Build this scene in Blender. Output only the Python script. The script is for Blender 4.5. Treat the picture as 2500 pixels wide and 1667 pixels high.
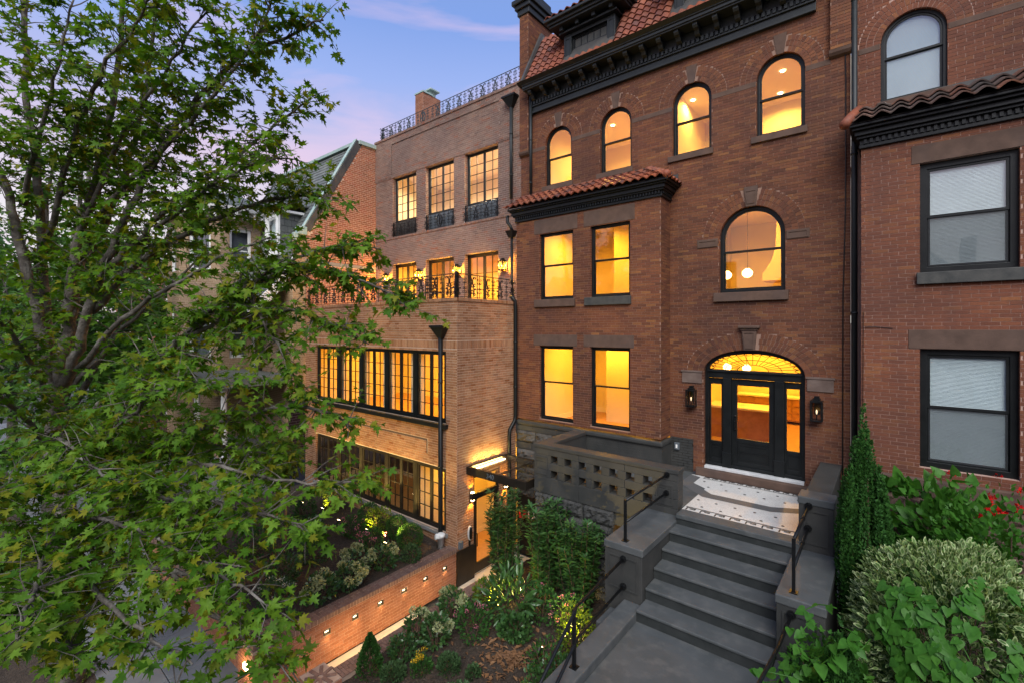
import bpy, math, random
import numpy as np
from mathutils import Vector, Matrix
random.seed(7); rng = np.random.default_rng(11)
for o in list(bpy.data.objects): bpy.data.objects.remove(o)
SC = bpy.context.scene; C = SC.collection
R = math.radians
# ------------------------------------------------------------------ camera, sky, sun, exposure
CAM = Vector((0.0, -11.3, 6.6)); TH = R(39.2); FPX = 1127.0
cd = bpy.data.cameras.new('camera'); cam = bpy.data.objects.new('camera', cd); C.objects.link(cam)
cam.location = CAM; cam.rotation_euler = (R(90), 0, TH)
cd.sensor_width = 36; cd.lens = 36*FPX/2500; cd.shift_y = -31.5/2500; cd.clip_end = 2000; cd.clip_start = .05
SC.camera = cam
SC.view_settings.view_transform = 'Standard'; SC.view_settings.look = 'None'; SC.view_settings.gamma = 1
SC.view_settings.exposure = 0.68; SC.view_settings.use_curve_mapping = False
SC.cycles.use_denoising = True; SC.cycles.max_bounces = 6; SC.cycles.transparent_max_bounces = 12
SC.cycles.diffuse_bounces = 4; SC.cycles.glossy_bounces = 3; SC.cycles.transmission_bounces = 4
SC.cycles.sample_clamp_indirect = 4; SC.cycles.caustics_reflective = False; SC.cycles.caustics_refractive = False
SUN_EL, SUN_AZ = R(24), R(205)
W = bpy.data.worlds.new('World'); SC.world = W; W.use_nodes = True
wn = W.node_tree.nodes; wl = W.node_tree.links
bg = wn['Background']
sky = wn.new('ShaderNodeTexSky'); sky.sky_type = 'NISHITA'; sky.sun_disc = False
sky.sun_elevation = R(2.0); sky.sun_rotation = SUN_AZ; sky.ozone_density = 3.0; sky.dust_density = .6
tc = wn.new('ShaderNodeTexCoord'); sx = wn.new('ShaderNodeSeparateXYZ'); wl.new(tc.outputs['Generated'], sx.inputs[0])
ramp = wn.new('ShaderNodeValToRGB'); wl.new(sx.outputs['Z'], ramp.inputs[0])
cr = ramp.color_ramp
cr.elements[0].position = 0.0; cr.elements[0].color = (.82, .83, .78, 1)
cr.elements[1].position = 1.0; cr.elements[1].color = (.16, .27, .50, 1)
for p, c in ((.18, (.86, .79, .83, 1)), (.31, (.68, .58, .77, 1)), (.38, (.49, .51, .81, 1)), (.46, (.335, .45, .85, 1)), (.55, (.225, .36, .78, 1)), (.72, (.21, .33, .66, 1))):
    e = cr.elements.new(p); e.color = c
# thin pink dusk cloud streaks
mp = wn.new('ShaderNodeMapping'); mp.inputs['Scale'].default_value = (1.6, 1.6, 9.0); mp.inputs['Rotation'].default_value = (R(8), R(-10), 0)
wl.new(tc.outputs['Generated'], mp.inputs[0])
nz = wn.new('ShaderNodeTexNoise'); nz.inputs['Scale'].default_value = 1.5; nz.inputs['Detail'].default_value = 6; nz.inputs['Distortion'].default_value = .5
wl.new(mp.outputs[0], nz.inputs['Vector'])
cr2 = wn.new('ShaderNodeValToRGB'); cr2.color_ramp.elements[0].position = .50; cr2.color_ramp.elements[1].position = .74
cr2.color_ramp.elements[0].color = (0, 0, 0, 1); cr2.color_ramp.elements[1].color = (.75, .75, .75, 1)
wl.new(nz.outputs[0], cr2.inputs[0])
mixc = wn.new('ShaderNodeMixRGB'); mixc.inputs[2].default_value = (.86, .62, .80, 1)
wl.new(cr2.outputs[0], mixc.inputs[0]); wl.new(ramp.outputs[0], mixc.inputs[1])
# the physical sky adds its own dusk tint on top of the gradient
mixs = wn.new('ShaderNodeMixRGB'); mixs.blend_type = 'ADD'; mixs.inputs[0].default_value = .06
wl.new(mixc.outputs[0], mixs.inputs[1]); wl.new(sky.outputs[0], mixs.inputs[2])
wl.new(mixs.outputs[0], bg.inputs[0]); bg.inputs[1].default_value = .63
sd = bpy.data.lights.new('sun', 'SUN'); sd.energy = 2.75; sd.angle = R(45); sd.color = (1, .985, .93)
sun = bpy.data.objects.new('sun', sd); C.objects.link(sun)
sv = Vector((.42, -.62, .72)).normalized()      # direction towards the bright part of the dusk sky
sun.rotation_euler = sv.to_track_quat('Z', 'Y').to_euler()
# ------------------------------------------------------------------ pixel measuring helpers (photograph pixels -> places)
FW = Vector((-math.sin(TH), math.cos(TH), 0)); RT = Vector((math.cos(TH), math.sin(TH), 0))
def ray(u, v): return FW + RT*((u-1250)/FPX) + Vector((0, 0, (802-v)/FPX))
def at(u, v, t): return CAM + ray(u, v)*t
def proj(p):
    d = Vector(p)-CAM; z = d.dot(FW)
    if z < .1: return (-9999, -9999, z)
    return (1250+FPX*d.dot(RT)/z, 802-FPX*d.z/z, z)
def inview(p, m=0):
    u, v, z = proj(p); return -m < u < 2500+m and -m < v < 1667+m
# ------------------------------------------------------------------ materials
MAT = {}
def newmat(name):
    m = bpy.data.materials.new(name); m.use_nodes = True; n = m.node_tree.nodes
    MAT[name] = m
    return m, n, m.node_tree.links, n['Principled BSDF']
def noise(n, l, scale, detail=4, vec=None, rough=.55, dim='3D'):
    t = n.new('ShaderNodeTexNoise'); t.inputs['Scale'].default_value = scale; t.inputs['Detail'].default_value = detail
    t.inputs['Roughness'].default_value = rough
    if vec is not None: l.new(vec, t.inputs['Vector'])
    return t
def posn(n): return n.new('ShaderNodeNewGeometry').outputs['Position']
def rndval(n, l):
    a = n.new('ShaderNodeAttribute'); a.attribute_name = 'rnd'
    oi = n.new('ShaderNodeObjectInfo')
    ad = n.new('ShaderNodeMath'); ad.operation = 'ADD'; l.new(a.outputs['Fac'], ad.inputs[0]); l.new(oi.outputs['Random'], ad.inputs[1])
    fr = n.new('ShaderNodeMath'); fr.operation = 'FRACT'; l.new(ad.outputs[0], fr.inputs[0])
    return fr.outputs[0]
def rampn(n, l, fac, cols, interp='LINEAR'):
    r = n.new('ShaderNodeValToRGB'); r.color_ramp.interpolation = interp
    e = r.color_ramp.elements
    for i, (p, c) in enumerate(cols):
        if i < 2: e[i].position = p; e[i].color = (*c, 1)
        else: k = e.new(p); k.color = (*c, 1)
    l.new(fac, r.inputs[0]); return r.outputs[0]
def mix(n, l, fac, a, b, mode='MIX'):
    m = n.new('ShaderNodeMixRGB'); m.blend_type = mode
    for i, x in ((0, fac), (1, a), (2, b)):
        if isinstance(x, (int, float)): m.inputs[i].default_value = x
        elif isinstance(x, tuple): m.inputs[i].default_value = (*x, 1)
        else: l.new(x, m.inputs[i])
    return m.outputs[0]
def bump(n, l, h, strength, dist, bs):
    b = n.new('ShaderNodeBump'); b.inputs['Strength'].default_value = strength; b.inputs['Distance'].default_value = dist
    l.new(h, b.inputs['Height']); l.new(b.outputs[0], bs.inputs['Normal'])
def pieces(name, cols, rough=.8, dirt=.35, dscale=.9, fine=60, bstr=.35, spec=.3, dcol=None, dirt2=None):
    """bricks, tiles, slates: one colour per piece, weather stains, fine grain"""
    m, n, l, b = newmat(name); p = posn(n); rv = rndval(n, l)
    k = len(cols); col = rampn(n, l, rv, [(i/(k-1), c) for i, c in enumerate(cols)])
    f = noise(n, l, fine, 3, p); col = mix(n, l, .55, col, rampn(n, l, f.outputs[0], [(.25, (.45,)*3), (.75, (1.45,)*3)]), 'MULTIPLY')
    d = noise(n, l, dscale, 4, p, .6)
    dm = rampn(n, l, d.outputs[0], [(.42, (0,)*3), (.7, (dirt,)*3)])
    col = mix(n, l, dm, col, dcol or tuple(x*.32 for x in cols[0]))
    sm = n.new('ShaderNodeMapping'); sm.inputs['Scale'].default_value = (2.2, 2.2, .22); l.new(p, sm.inputs[0])
    sk = noise(n, l, 1.0, 3, sm.outputs[0]); col = mix(n, l, rampn(n, l, sk.outputs[0], [(.52, (0,)*3), (.75, (dirt*.8,)*3)]), col, dcol or tuple(x*.35 for x in cols[0]))
    bgn = noise(n, l, .38, 3, p); col = mix(n, l, .8, col, rampn(n, l, bgn.outputs[0], [(.32, (.66, .66, .70)), (.68, (1.28, 1.24, 1.16))]), 'MULTIPLY')
    if dirt2:
        d2 = noise(n, l, 55, 2, p); s = rampn(n, l, d2.outputs[0], [(.69, (0,)*3), (.74, (1,)*3)])
        col = mix(n, l, s, col, dirt2)
    l.new(col, b.inputs['Base Color']); b.inputs['Roughness'].default_value = rough; b.inputs['Specular IOR Level'].default_value = spec
    f2 = noise(n, l, fine*2.2, 1, p); bump(n, l, f2.outputs[0], bstr, .004, b)
    return m
def plain(name, c1, c2, scale=8, rough=.7, bstr=.2, bscale=60, spec=.3, metal=0, stain=None, bdist=.004, rvar=0):
    m, n, l, b = newmat(name); p = posn(n)
    t = noise(n, l, scale, 6, p); col = rampn(n, l, t.outputs[0], [(.3, c1), (.7, c2)])
    if stain:
        d = noise(n, l, stain[1], 5, p); col = mix(n, l, rampn(n, l, d.outputs[0], [(.5, (0,)*3), (.68, (stain[2],)*3)]), col, stain[0])
    l.new(col, b.inputs['Base Color']); b.inputs['Roughness'].default_value = rough
    b.inputs['Specular IOR Level'].default_value = spec; b.inputs['Metallic'].default_value = metal
    if rvar:
        rr = n.new('ShaderNodeMapRange'); l.new(t.outputs[0], rr.inputs[0]); rr.inputs[3].default_value = rough-rvar; rr.inputs[4].default_value = rough+rvar
        l.new(rr.outputs[0], b.inputs['Roughness'])
    if bstr:
        f = noise(n, l, bscale, 5, p); bump(n, l, f.outputs[0], bstr, bdist, b)
    return m
def glassmat(name, tint=(1, 1, 1), refl=1.0, ior=1.5):
    m, n, l, b = newmat(name); n.remove(b); out = n['Material Output']
    t = n.new('ShaderNodeBsdfTransparent'); t.inputs[0].default_value = (*tint, 1)
    g = n.new('ShaderNodeBsdfGlossy'); g.inputs['Roughness'].default_value = .015; g.inputs[0].default_value = (refl, refl, refl, 1)
    nz_ = noise(n, l, .9, 2, posn(n)); bm = n.new('ShaderNodeBump'); bm.inputs['Strength'].default_value = .12; bm.inputs['Distance'].default_value = .02
    l.new(nz_.outputs[0], bm.inputs['Height']); l.new(bm.outputs[0], g.inputs['Normal'])
    lw = n.new('ShaderNodeLayerWeight'); lw.inputs[0].default_value = .5; pw = n.new('ShaderNodeMath'); pw.operation = 'POWER'; l.new(lw.outputs['Facing'], pw.inputs[0]); pw.inputs[1].default_value = 4.0
    f = n.new('ShaderNodeMapRange'); l.new(pw.outputs[0], f.inputs[0]); f.inputs[3].default_value = 1.7*((ior-1)/(ior+1))**2; f.inputs[4].default_value = 1.0
    mx = n.new('ShaderNodeMixShader'); l.new(f.outputs[0], mx.inputs[0]); l.new(t.outputs[0], mx.inputs[1]); l.new(g.outputs[0], mx.inputs[2])
    l.new(mx.outputs[0], out.inputs[0]); return m
def emit(name, col, s):
    m, n, l, b = newmat(name); b.inputs['Base Color'].default_value = (*col, 1)
    b.inputs['Emission Color'].default_value = (*col, 1); b.inputs['Emission Strength'].default_value = s; return m
def leafmat(name, cols, trans=.35, rough=.55, spec=.14):
    m, n, l, b = newmat(name); out = n['Material Output']; p = posn(n); rv = rndval(n, l)
    k = len(cols); col = rampn(n, l, rv, [(i/(k-1), c) for i, c in enumerate(cols)])
    t = noise(n, l, 25, 1, p); col = mix(n, l, .4, col, rampn(n, l, t.outputs[0], [(.3, (.6,)*3), (.7, (1.35,)*3)]), 'MULTIPLY')
    l.new(col, b.inputs['Base Color']); b.inputs['Roughness'].default_value = rough; b.inputs['Specular IOR Level'].default_value = spec
    tr = n.new('ShaderNodeBsdfTranslucent'); c2 = mix(n, l, 1.0, col, (1.5, 1.5, .7), 'MULTIPLY'); l.new(c2, tr.inputs[0])
    mx = n.new('ShaderNodeMixShader'); mx.inputs[0].default_value = trans
    l.new(b.outputs[0], mx.inputs[1]); l.new(tr.outputs[0], mx.inputs[2]); l.new(mx.outputs[0], out.inputs[0]); return m
pieces('brick_main', [(0.0921, 0.0345, 0.0188), (0.1246, 0.0448, 0.022), (0.1577, 0.0569, 0.0252), (0.1782, 0.0671, 0.0297), (0.1379, 0.0485, 0.0259), (0.1174, 0.0416, 0.0236), (0.22, 0.0924, 0.0339)], dirt=.5, dscale=.55, dcol=(.05, .026, .022))
pieces('brick_right', [(0.1278, 0.0445, 0.0246), (0.1539, 0.0519, 0.0272), (0.1801, 0.062, 0.0294), (0.1616, 0.0558, 0.0294), (0.1313, 0.0464, 0.0261), (0.2145, 0.0815, 0.0321)], dirt=.4, dscale=.5, dcol=(.06, .03, .026))
pieces('brick_beige', [(0.26, 0.1309, 0.0717), (0.3376, 0.1715, 0.094), (0.4022, 0.2111, 0.1173), (0.2988, 0.1372, 0.0667), (0.3893, 0.2226, 0.1264), (0.2341, 0.0851, 0.0302)], dirt=.25, dscale=.8)
pieces('brick_taupe', [(0.139, 0.0903, 0.0736), (0.1798, 0.1152, 0.0919), (0.2117, 0.1402, 0.1103), (0.1697, 0.0951, 0.0736), (0.2322, 0.1593, 0.1232), (0.222, 0.0761, 0.0422)], dirt=.4, dscale=.7, dcol=(.22, .15, .13), dirt2=(.42, .35, .30))
pieces('brick_gable', [(0.25, 0.102, 0.057), (0.325, 0.132, 0.075), (0.388, 0.168, 0.098), (0.3, 0.12, 0.069), (0.35, 0.12, 0.069)], dirt=.3, dscale=.6)
pieces('brick_tan', [(.33, .23, .14), (.38, .27, .17), (.30, .20, .12)], dirt=.3)
pieces('brick_garden', [(.27, .11, .06), (.33, .14, .08), (.38, .17, .10), (.30, .12, .065), (.35, .16, .10)], dirt=.3, dscale=1.2)
pieces('brick_cap', [(.17, .105, .085), (.21, .13, .105), (.24, .155, .125), (.19, .11, .09)], dirt=.3)
pieces('brick_far', [(.10, .045, .035), (.14, .06, .045), (.12, .05, .04)], dirt=.3)
plain('mortar_main', (.22, .135, .10), (.29, .18, .135), 6, .9, .3, 90)
plain('mortar_right', (.36, .235, .19), (.45, .30, .245), 6, .9, .3, 90)
plain('mortar_beige', (.55, .42, .32), (.64, .50, .39), 6, .9, .3, 90)
plain('mortar_taupe', (.36, .29, .25), (.47, .39, .34), 4, .9, .3, 90)
plain('mortar_gable', (.50, .38, .29), (.60, .47, .37), 6, .9, .3, 90)
plain('mortar_garden', (.40, .28, .21), (.48, .35, .27), 6, .9, .3, 90)
plain('brownstone', (.075, .046, .034), (.115, .071, .053), 5, .85, .5, 40, stain=((.07, .05, .045), 1.4, .6))
plain('brownstone_worn', (.11, .074, .06), (.165, .12, .10), 5, .85, .5, 40, stain=((.10, .065, .055), 2.2, .8))
plain('slate_sill', (.035, .037, .036), (.07, .068, .062), 6, .6, .5, 40)
plain('grey_paint', (.032, .033, .032), (.049, .048, .045), 3, .62, .35, 50, stain=((.026, .028, .028), 2.5, .6), rvar=.08)
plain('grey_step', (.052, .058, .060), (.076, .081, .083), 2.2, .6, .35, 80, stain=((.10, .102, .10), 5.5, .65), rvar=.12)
plain('grey_riser', (.016, .019, .019), (.030, .033, .033), 5, .7, .5, 70)  # mottled grey, with the risers' shade put into the colour
plain('rustic_stone', (.05, .047, .044), (.095, .088, .08), 5, .85, 1.0, 18, bdist=.03)
plain('black_paint', (.0045, .0055, .006), (.008, .0095, .010), 5, .42, .15, 40, spec=.3, rvar=.1)
plain('cornice_paint', (.010, .013, .0145), (.018, .022, .024), 3, .5, .2, 40, spec=.35, stain=((.014, .016, .016), 1.5, .7))
plain('bronze_metal', (.014, .011, .008), (.026, .02, .015), 4, .45, .1, 40, spec=.5, metal=.3)
plain('iron', (.004, .0045, .005), (.008, .0085, .009), 20, .36, .1, 80, spec=.3, rvar=.08)
plain('stoop_stone', (.03, .031, .031), (.058, .057, .055), 5, .8, 1.0, 18, bdist=.03)
plain('iron_top', (.02, .03, .032), (.035, .045, .048), 20, .5, .2, 80, spec=.5)
plain('white_paint', (.68, .68, .66), (.78, .78, .76), 5, .55, .15, 40)
plain('copper_green', (.22, .33, .31), (.38, .46, .43), 3, .65, .3, 30)
plain('dark_flash', (.04, .04, .042), (.075, .07, .065), 3, .55, .2, 30)
plain('marble', (.42, .43, .44), (.62, .62, .62), 4, .4, .1, 40)
plain('mosaic_grey', (.075, .078, .08), (.115, .115, .115), 40, .5, .3, 120)
plain('mosaic_dark', (.035, .03, .028), (.06, .05, .045), 20, .5, .2, 80)
plain('concrete', (.16, .16, .155), (.23, .23, .22), 2.5, .85, .4, 60, stain=((.17, .165, .16), 1.1, .5))
plain('asphalt', (.04, .04, .042), (.06, .06, .06), 3, .9, .6, 90)
plain('sidewalk_mat', (.12, .13, .14), (.17, .18, .19), 1.6, .85, .4, 60, stain=((.11, .08, .08), 1.4, .35))
plain('path_mat', (.46, .42, .36), (.55, .50, .43), 3, .85, .3, 60)
plain('mulch', (.028, .021, .016), (.075, .056, .042), 22, .95, 1.0, 45, bdist=.03)
plain('wall_int', (.70, .61, .44), (.76, .67, .49), 1, .8, 0)  # cream yellowed further: warm lamp glow put into the wall colour
plain('ceil_int', (.76, .69, .55), (.80, .73, .59), 1, .8, 0)
plain('wood_int', (.30, .15, .06), (.42, .22, .09), 6, .5, .1, 30)
plain('wood_floor', (.36, .20, .09), (.46, .27, .12), 9, .45, .1, 30)
plain('white_top', (.75, .72, .66), (.82, .78, .72), 3, .35, 0)
plain('blind', (.43, .53, .55), (.50, .60, .62), 2, .6, 0)
plain('pvc', (.72, .72, .70), (.80, .80, .78), 5, .5, .1)
plain('red_plastic', (.55, .02, .02), (.65, .04, .03), 5, .4, 0)
plain('sign_white', (.75, .74, .70), (.8, .79, .76), 5, .5, 0)
plain('grey_panel', (.085, .10, .115), (.11, .125, .14), 4, .5, .1)
plain('gravel_roof', (.3, .3, .3), (.4, .4, .4), 20, .9, .3)
plain('bark', (.055, .047, .040), (.125, .108, .092), 14, .9, 1.0, 30, bdist=.02, stain=((.22, .205, .185), 4, .75))
plain('bark_warm', (.07, .04, .028), (.12, .075, .05), 14, .9, 1.0, 30, bdist=.02)
pieces('terracotta', [(0.2103, 0.0602, 0.0327), (0.2508, 0.074, 0.0387), (0.1778, 0.0525, 0.0353), (0.2754, 0.092, 0.0482), (0.0968, 0.0456, 0.0421), (0.235, 0.0705, 0.0387), (0.2429, 0.0843, 0.0482)], rough=.55, dirt=.35, dscale=2.5, fine=25, spec=.22, dcol=(.08, .05, .05))
pieces('terracotta_old', [(.16, .07, .05), (.11, .085, .075), (.20, .085, .055), (.09, .08, .075), (.14, .10, .085), (.24, .10, .06)], rough=.6, dirt=.5, dscale=4, fine=25, spec=.2, dcol=(.07, .06, .055))
pieces('slate', [(0.0938, 0.1063, 0.102), (0.125, 0.1375, 0.1284), (0.1562, 0.1688, 0.1536), (0.1063, 0.1125, 0.114)], rough=.6, dirt=.3, dscale=1.5, fine=30, spec=.4)
pieces('chips', [(.05, .032, .022), (.085, .055, .038), (.028, .02, .016), (.11, .085, .065)], rough=.95, dirt=.2)
pieces('dead_leaf', [(.16, .075, .03), (.20, .10, .045), (.11, .055, .028), (.24, .13, .06)], rough=.8, dirt=.2)
m_, n_, l_, b_ = newmat('mosaic_white')
p_ = posn(n_); vt = n_.new('ShaderNodeTexVoronoi'); vt.feature = 'DISTANCE_TO_EDGE'; vt.inputs['Scale'].default_value = 42; vt.inputs['Randomness'].default_value = .12; l_.new(p_, vt.inputs['Vector'])
gr = rampn(n_, l_, vt.outputs[0], [(.03, (.44, .435, .42)), (.09, (.58, .58, .56))]); d_ = noise(n_, l_, 1.6, 5, p_)
l_.new(mix(n_, l_, rampn(n_, l_, d_.outputs[0], [(.45, (0,)*3), (.7, (.35,)*3)]), gr, (.33, .33, .33)), b_.inputs['Base Color']); b_.inputs['Roughness'].default_value = .45
ms_, ns_, ls_, bs_ = newmat('insect_screen'); ts_ = ns_.new('ShaderNodeBsdfTransparent'); xs_ = ns_.new('ShaderNodeMixShader'); xs_.inputs[0].default_value = .42; bs_.inputs['Base Color'].default_value = (.05, .055, .06, 1); bs_.inputs['Roughness'].default_value = .7
ls_.new(ts_.outputs[0], xs_.inputs[1]); ls_.new(bs_.outputs[0], xs_.inputs[2]); ls_.new(xs_.outputs[0], ns_['Material Output'].inputs[0])
glassmat('glass', ior=1.58); glassmat('lamp_glass'); glassmat('glass_strong', ior=1.9)
WARM = (1.0, .46, .03)
emit('lamp_glow', (1, .72, .32), 14); emit('lamp_soft', (1, .66, .25), 5); emit('led', (1, .80, .42), 9); emit('step_glow', (1, .78, .45), 3)
leafmat('leaf_maple', [(0.0305, 0.0903, 0.0053), (0.0639, 0.1484, 0.0095), (0.0984, 0.1994, 0.0152), (0.0484, 0.1229, 0.0111), (0.1318, 0.2377, 0.0226), (0.0805, 0.1611, 0.0086), (0.189, 0.1867, 0.0128), (0.0424, 0.11, 0.0128)], .38)
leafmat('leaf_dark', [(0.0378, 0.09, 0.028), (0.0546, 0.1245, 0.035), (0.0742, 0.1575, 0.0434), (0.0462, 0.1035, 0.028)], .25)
leafmat('leaf_back', [(0.049, 0.1214, 0.0161), (0.0739, 0.1618, 0.022), (0.0816, 0.1928, 0.0304), (0.0595, 0.1416, 0.0186)], .35)
leafmat('leaf_laurel', [(0.026, 0.0743, 0.0192), (0.039, 0.1013, 0.024), (0.0585, 0.1283, 0.036), (0.0364, 0.0878, 0.0288)], .2, .3, .5)
leafmat('leaf_box', [(0.0208, 0.0675, 0.0144), (0.0325, 0.0945, 0.0192), (0.0455, 0.1215, 0.024)], .2)
leafmat('leaf_lime', [(.08, .13, .012), (.12, .18, .02), (.10, .15, .02)], .35)
leafmat('leaf_sage', [(0.0432, 0.09, 0.033), (0.0576, 0.11, 0.0429), (0.0384, 0.08, 0.0297)], .25)
leafmat('leaf_yew', [(0.0179, 0.0629, 0.0144), (0.0303, 0.0958, 0.0192), (0.0454, 0.1316, 0.024), (0.033, 0.0987, 0.024)], .2)
leafmat('leaf_vine', [(0.033, 0.1151, 0.0134), (0.0435, 0.142, 0.0175), (0.0567, 0.1614, 0.0227), (0.0369, 0.1211, 0.0197)], .3, .4)
leafmat('leaf_pale', [(0.3564, 0.432, 0.2126), (0.4752, 0.5498, 0.2977), (0.1901, 0.288, 0.0851), (0.4039, 0.4974, 0.2339), (0.1188, 0.2094, 0.0531)], .3)
leafmat('leaf_mid', [(.09, .17, .05), (.12, .20, .06), (.07, .14, .04)], .3)
leafmat('petal_pink', [(.50, .14, .22), (.60, .22, .30), (.42, .10, .18)], .35)
leafmat('petal_red', [(.45, .008, .008), (.55, .015, .015), (.32, .005, .008)], .25)
leafmat('petal_cream', [(.34, .38, .20), (.42, .45, .26), (.30, .34, .18)], .35)
leafmat('petal_white', [(.6, .6, .55), (.7, .7, .66)], .35)
leafmat('petal_yellow', [(.55, .38, .02), (.6, .42, .04)], .35)
# ------------------------------------------------------------------ mesh building
ZV = Vector((0, 0, 1))
class MB:
    def __init__(s): s.v = []; s.f = []; s.r = []
    def face(s, pts, r=0.0):
        b = len(s.v); s.v += [tuple(p) for p in pts]; s.f.append(tuple(range(b, b+len(pts)))); s.r.append(r)
    def hexa(s, a, r=None, skip=()):
        """a: 8 points, 0-3 back loop, 4-7 front loop"""
        r = random.random() if r is None else r
        b = len(s.v); s.v += [tuple(p) for p in a]
        for i, q in enumerate(((3, 2, 1, 0), (4, 5, 6, 7), (0, 1, 5, 4), (1, 2, 6, 5), (2, 3, 7, 6), (3, 0, 4, 7))):
            if i in skip: continue
            s.f.append(tuple(b+k for k in q)); s.r.append(r)
    def box(s, x0, x1, y0, y1, z0, z1, r=None):
        s.hexa([(x0, y1, z0), (x1, y1, z0), (x1, y1, z1), (x0, y1, z1), (x0, y0, z0), (x1, y0, z0), (x1, y0, z1), (x0, y0, z1)], r)
    def fbox(s, F, u0, u1, z0, z1, n0, n1, r=None, skip=()):
        s.hexa([F.p(u0, z0, n0), F.p(u1, z0, n0), F.p(u1, z1, n0), F.p(u0, z1, n0), F.p(u0, z0, n1), F.p(u1, z0, n1), F.p(u1, z1, n1), F.p(u0, z1, n1)], r, skip)
    def prism(s, F, pts, n0, n1, r=None, back=True):
        r = random.random() if r is None else r; k = len(pts)
        b = len(s.v); s.v += [tuple(F.p(u, z, n0)) for u, z in pts]+[tuple(F.p(u, z, n1)) for u, z in pts]
        s.f.append(tuple(range(b+k, b+2*k))); s.r.append(r)
        if back: s.f.append(tuple(range(b+k-1, b-1, -1))); s.r.append(r)
        for i in range(k):
            j = (i+1) % k; s.f.append((b+i, b+j, b+k+j, b+k+i)); s.r.append(r)
    def ring(s, F, outer, inner, n0, n1, r=None):
        r = random.random() if r is None else r; k = len(outer)
        b = len(s.v)
        for L, n in ((outer, n1), (inner, n1), (outer, n0), (inner, n0)): s.v += [tuple(F.p(u, z, n)) for u, z in L]
        for i in range(k):
            j = (i+1) % k
            s.f += [(b+i, b+j, b+k+j, b+k+i), (b+2*k+j, b+2*k+i, b+3*k+i, b+3*k+j), (b+k+i, b+k+j, b+3*k+j, b+3*k+i), (b+j, b+i, b+2*k+i, b+2*k+j)]; s.r += [r]*4
    def tube(s, pts, rad, sides=6, r=0.0, cap=True):
        pts = [Vector(p) for p in pts]; k = len(pts)
        rad = rad if isinstance(rad, (list, tuple)) else [rad]*k
        b = len(s.v); nrm = None
        for i, p in enumerate(pts):
            d = (pts[min(i+1, k-1)]-pts[max(i-1, 0)])
            d = d.normalized() if d.length > 1e-9 else Vector((0, 0, 1))
            if nrm is None: nrm = d.orthogonal().normalized()
            else:
                nrm = nrm-d*nrm.dot(d)
                nrm = nrm.normalized() if nrm.length > 1e-6 else d.orthogonal().normalized()
            bi = d.cross(nrm)
            for a in range(sides):
                t = 2*math.pi*a/sides; s.v.append(tuple(p+(nrm*math.cos(t)+bi*math.sin(t))*rad[i]))
        for i in range(k-1):
            for a in range(sides):
                c = (a+1) % sides; s.f.append((b+i*sides+a, b+i*sides+c, b+(i+1)*sides+c, b+(i+1)*sides+a)); s.r.append(r)
        if cap:
            s.f.append(tuple(b+a for a in range(sides-1, -1, -1))); s.f.append(tuple(b+(k-1)*sides+a for a in range(sides))); s.r += [r, r]
    def lathe(s, c, prof, sides=10, r=0.0):
        c = Vector(c); b = len(s.v); k = len(prof)
        for (q, z) in prof:
            for a in range(sides):
                t = 2*math.pi*a/sides; s.v.append((c.x+q*math.cos(t), c.y+q*math.sin(t), c.z+z))
        for i in range(k-1):
            for a in range(sides):
                d = (a+1) % sides; s.f.append((b+i*sides+a, b+i*sides+d, b+(i+1)*sides+d, b+(i+1)*sides+a)); s.r.append(r)
        s.f.append(tuple(b+a for a in range(sides-1, -1, -1))); s.f.append(tuple(b+(k-1)*sides+a for a in range(sides))); s.r += [r, r]
    def mesh(s, name, mat, smooth=False):
        me = bpy.data.meshes.new(name); me.from_pydata(s.v, [], s.f)
        a = me.attributes.new('rnd', 'FLOAT', 'FACE'); a.data.foreach_set('value', s.r)
        me.materials.append(MAT[mat])
        if smooth: me.polygons.foreach_set('use_smooth', [True]*len(me.polygons))
        me.update(); return me
    def build(s, name, mat, parent=None, smooth=False, bevel=0, kind=None, label=None):
        o = bpy.data.objects.new(name, s.mesh(name, mat, smooth)); C.objects.link(o); par(o, parent)
        if bevel:
            b = o.modifiers.new('bevel', 'BEVEL'); b.width = bevel; b.segments = 2; b.limit_method = 'ANGLE'
        if kind: o['kind'] = kind
        if label: o['label'] = label
        return o
class Fr:
    """a vertical frame: u along the wall, z up, n outwards"""
    def __init__(s, org, ud, nd): s.o = Vector(org); s.u = Vector(ud); s.n = Vector(nd)
    def p(s, u, z, n=0): return s.o+s.u*u+ZV*z+s.n*n
def front(y, x=0): return Fr((x, y, 0), (1, 0, 0), (0, -1, 0))
def side(x): return Fr((x, 0, 0), (0, 1, 0), (1, 0, 0))
def par(o, parent):
    if parent is not None:
        o.parent = parent
        if parent.type == 'EMPTY': o.matrix_parent_inverse = Matrix.Translation(-Vector(parent.location))
def tag(o, label, cat, group=None, kind=None):
    if label: o['label'] = label
    if cat: o['category'] = cat
    if group: o['group'] = group
    if kind: o['kind'] = kind
    return o
def thing(name, label, cat, loc=(0, 0, 0), group=None):
    o = bpy.data.objects.new(name, None); C.objects.link(o); o.location = loc; o.empty_display_size = .2
    return tag(o, label, cat, group)
def inst(me, name, parent, loc, rot=None, scale=None):
    o = bpy.data.objects.new(name, me); C.objects.link(o); o.location = loc
    if rot is not None: o.rotation_euler = rot
    if scale is not None: o.scale = scale
    par(o, parent); return o
def copy_tree(root, loc, label=None, rotz=None):
    r = root.copy(); C.objects.link(r); r.location = loc
    if rotz is not None: r.rotation_euler = (0, 0, rotz)
    if label: r['label'] = label
    for ch in root.children:
        c = ch.copy(); C.objects.link(c); c.parent = r
        for g in ch.children:
            d = g.copy(); C.objects.link(d); d.parent = c
    return r
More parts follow.
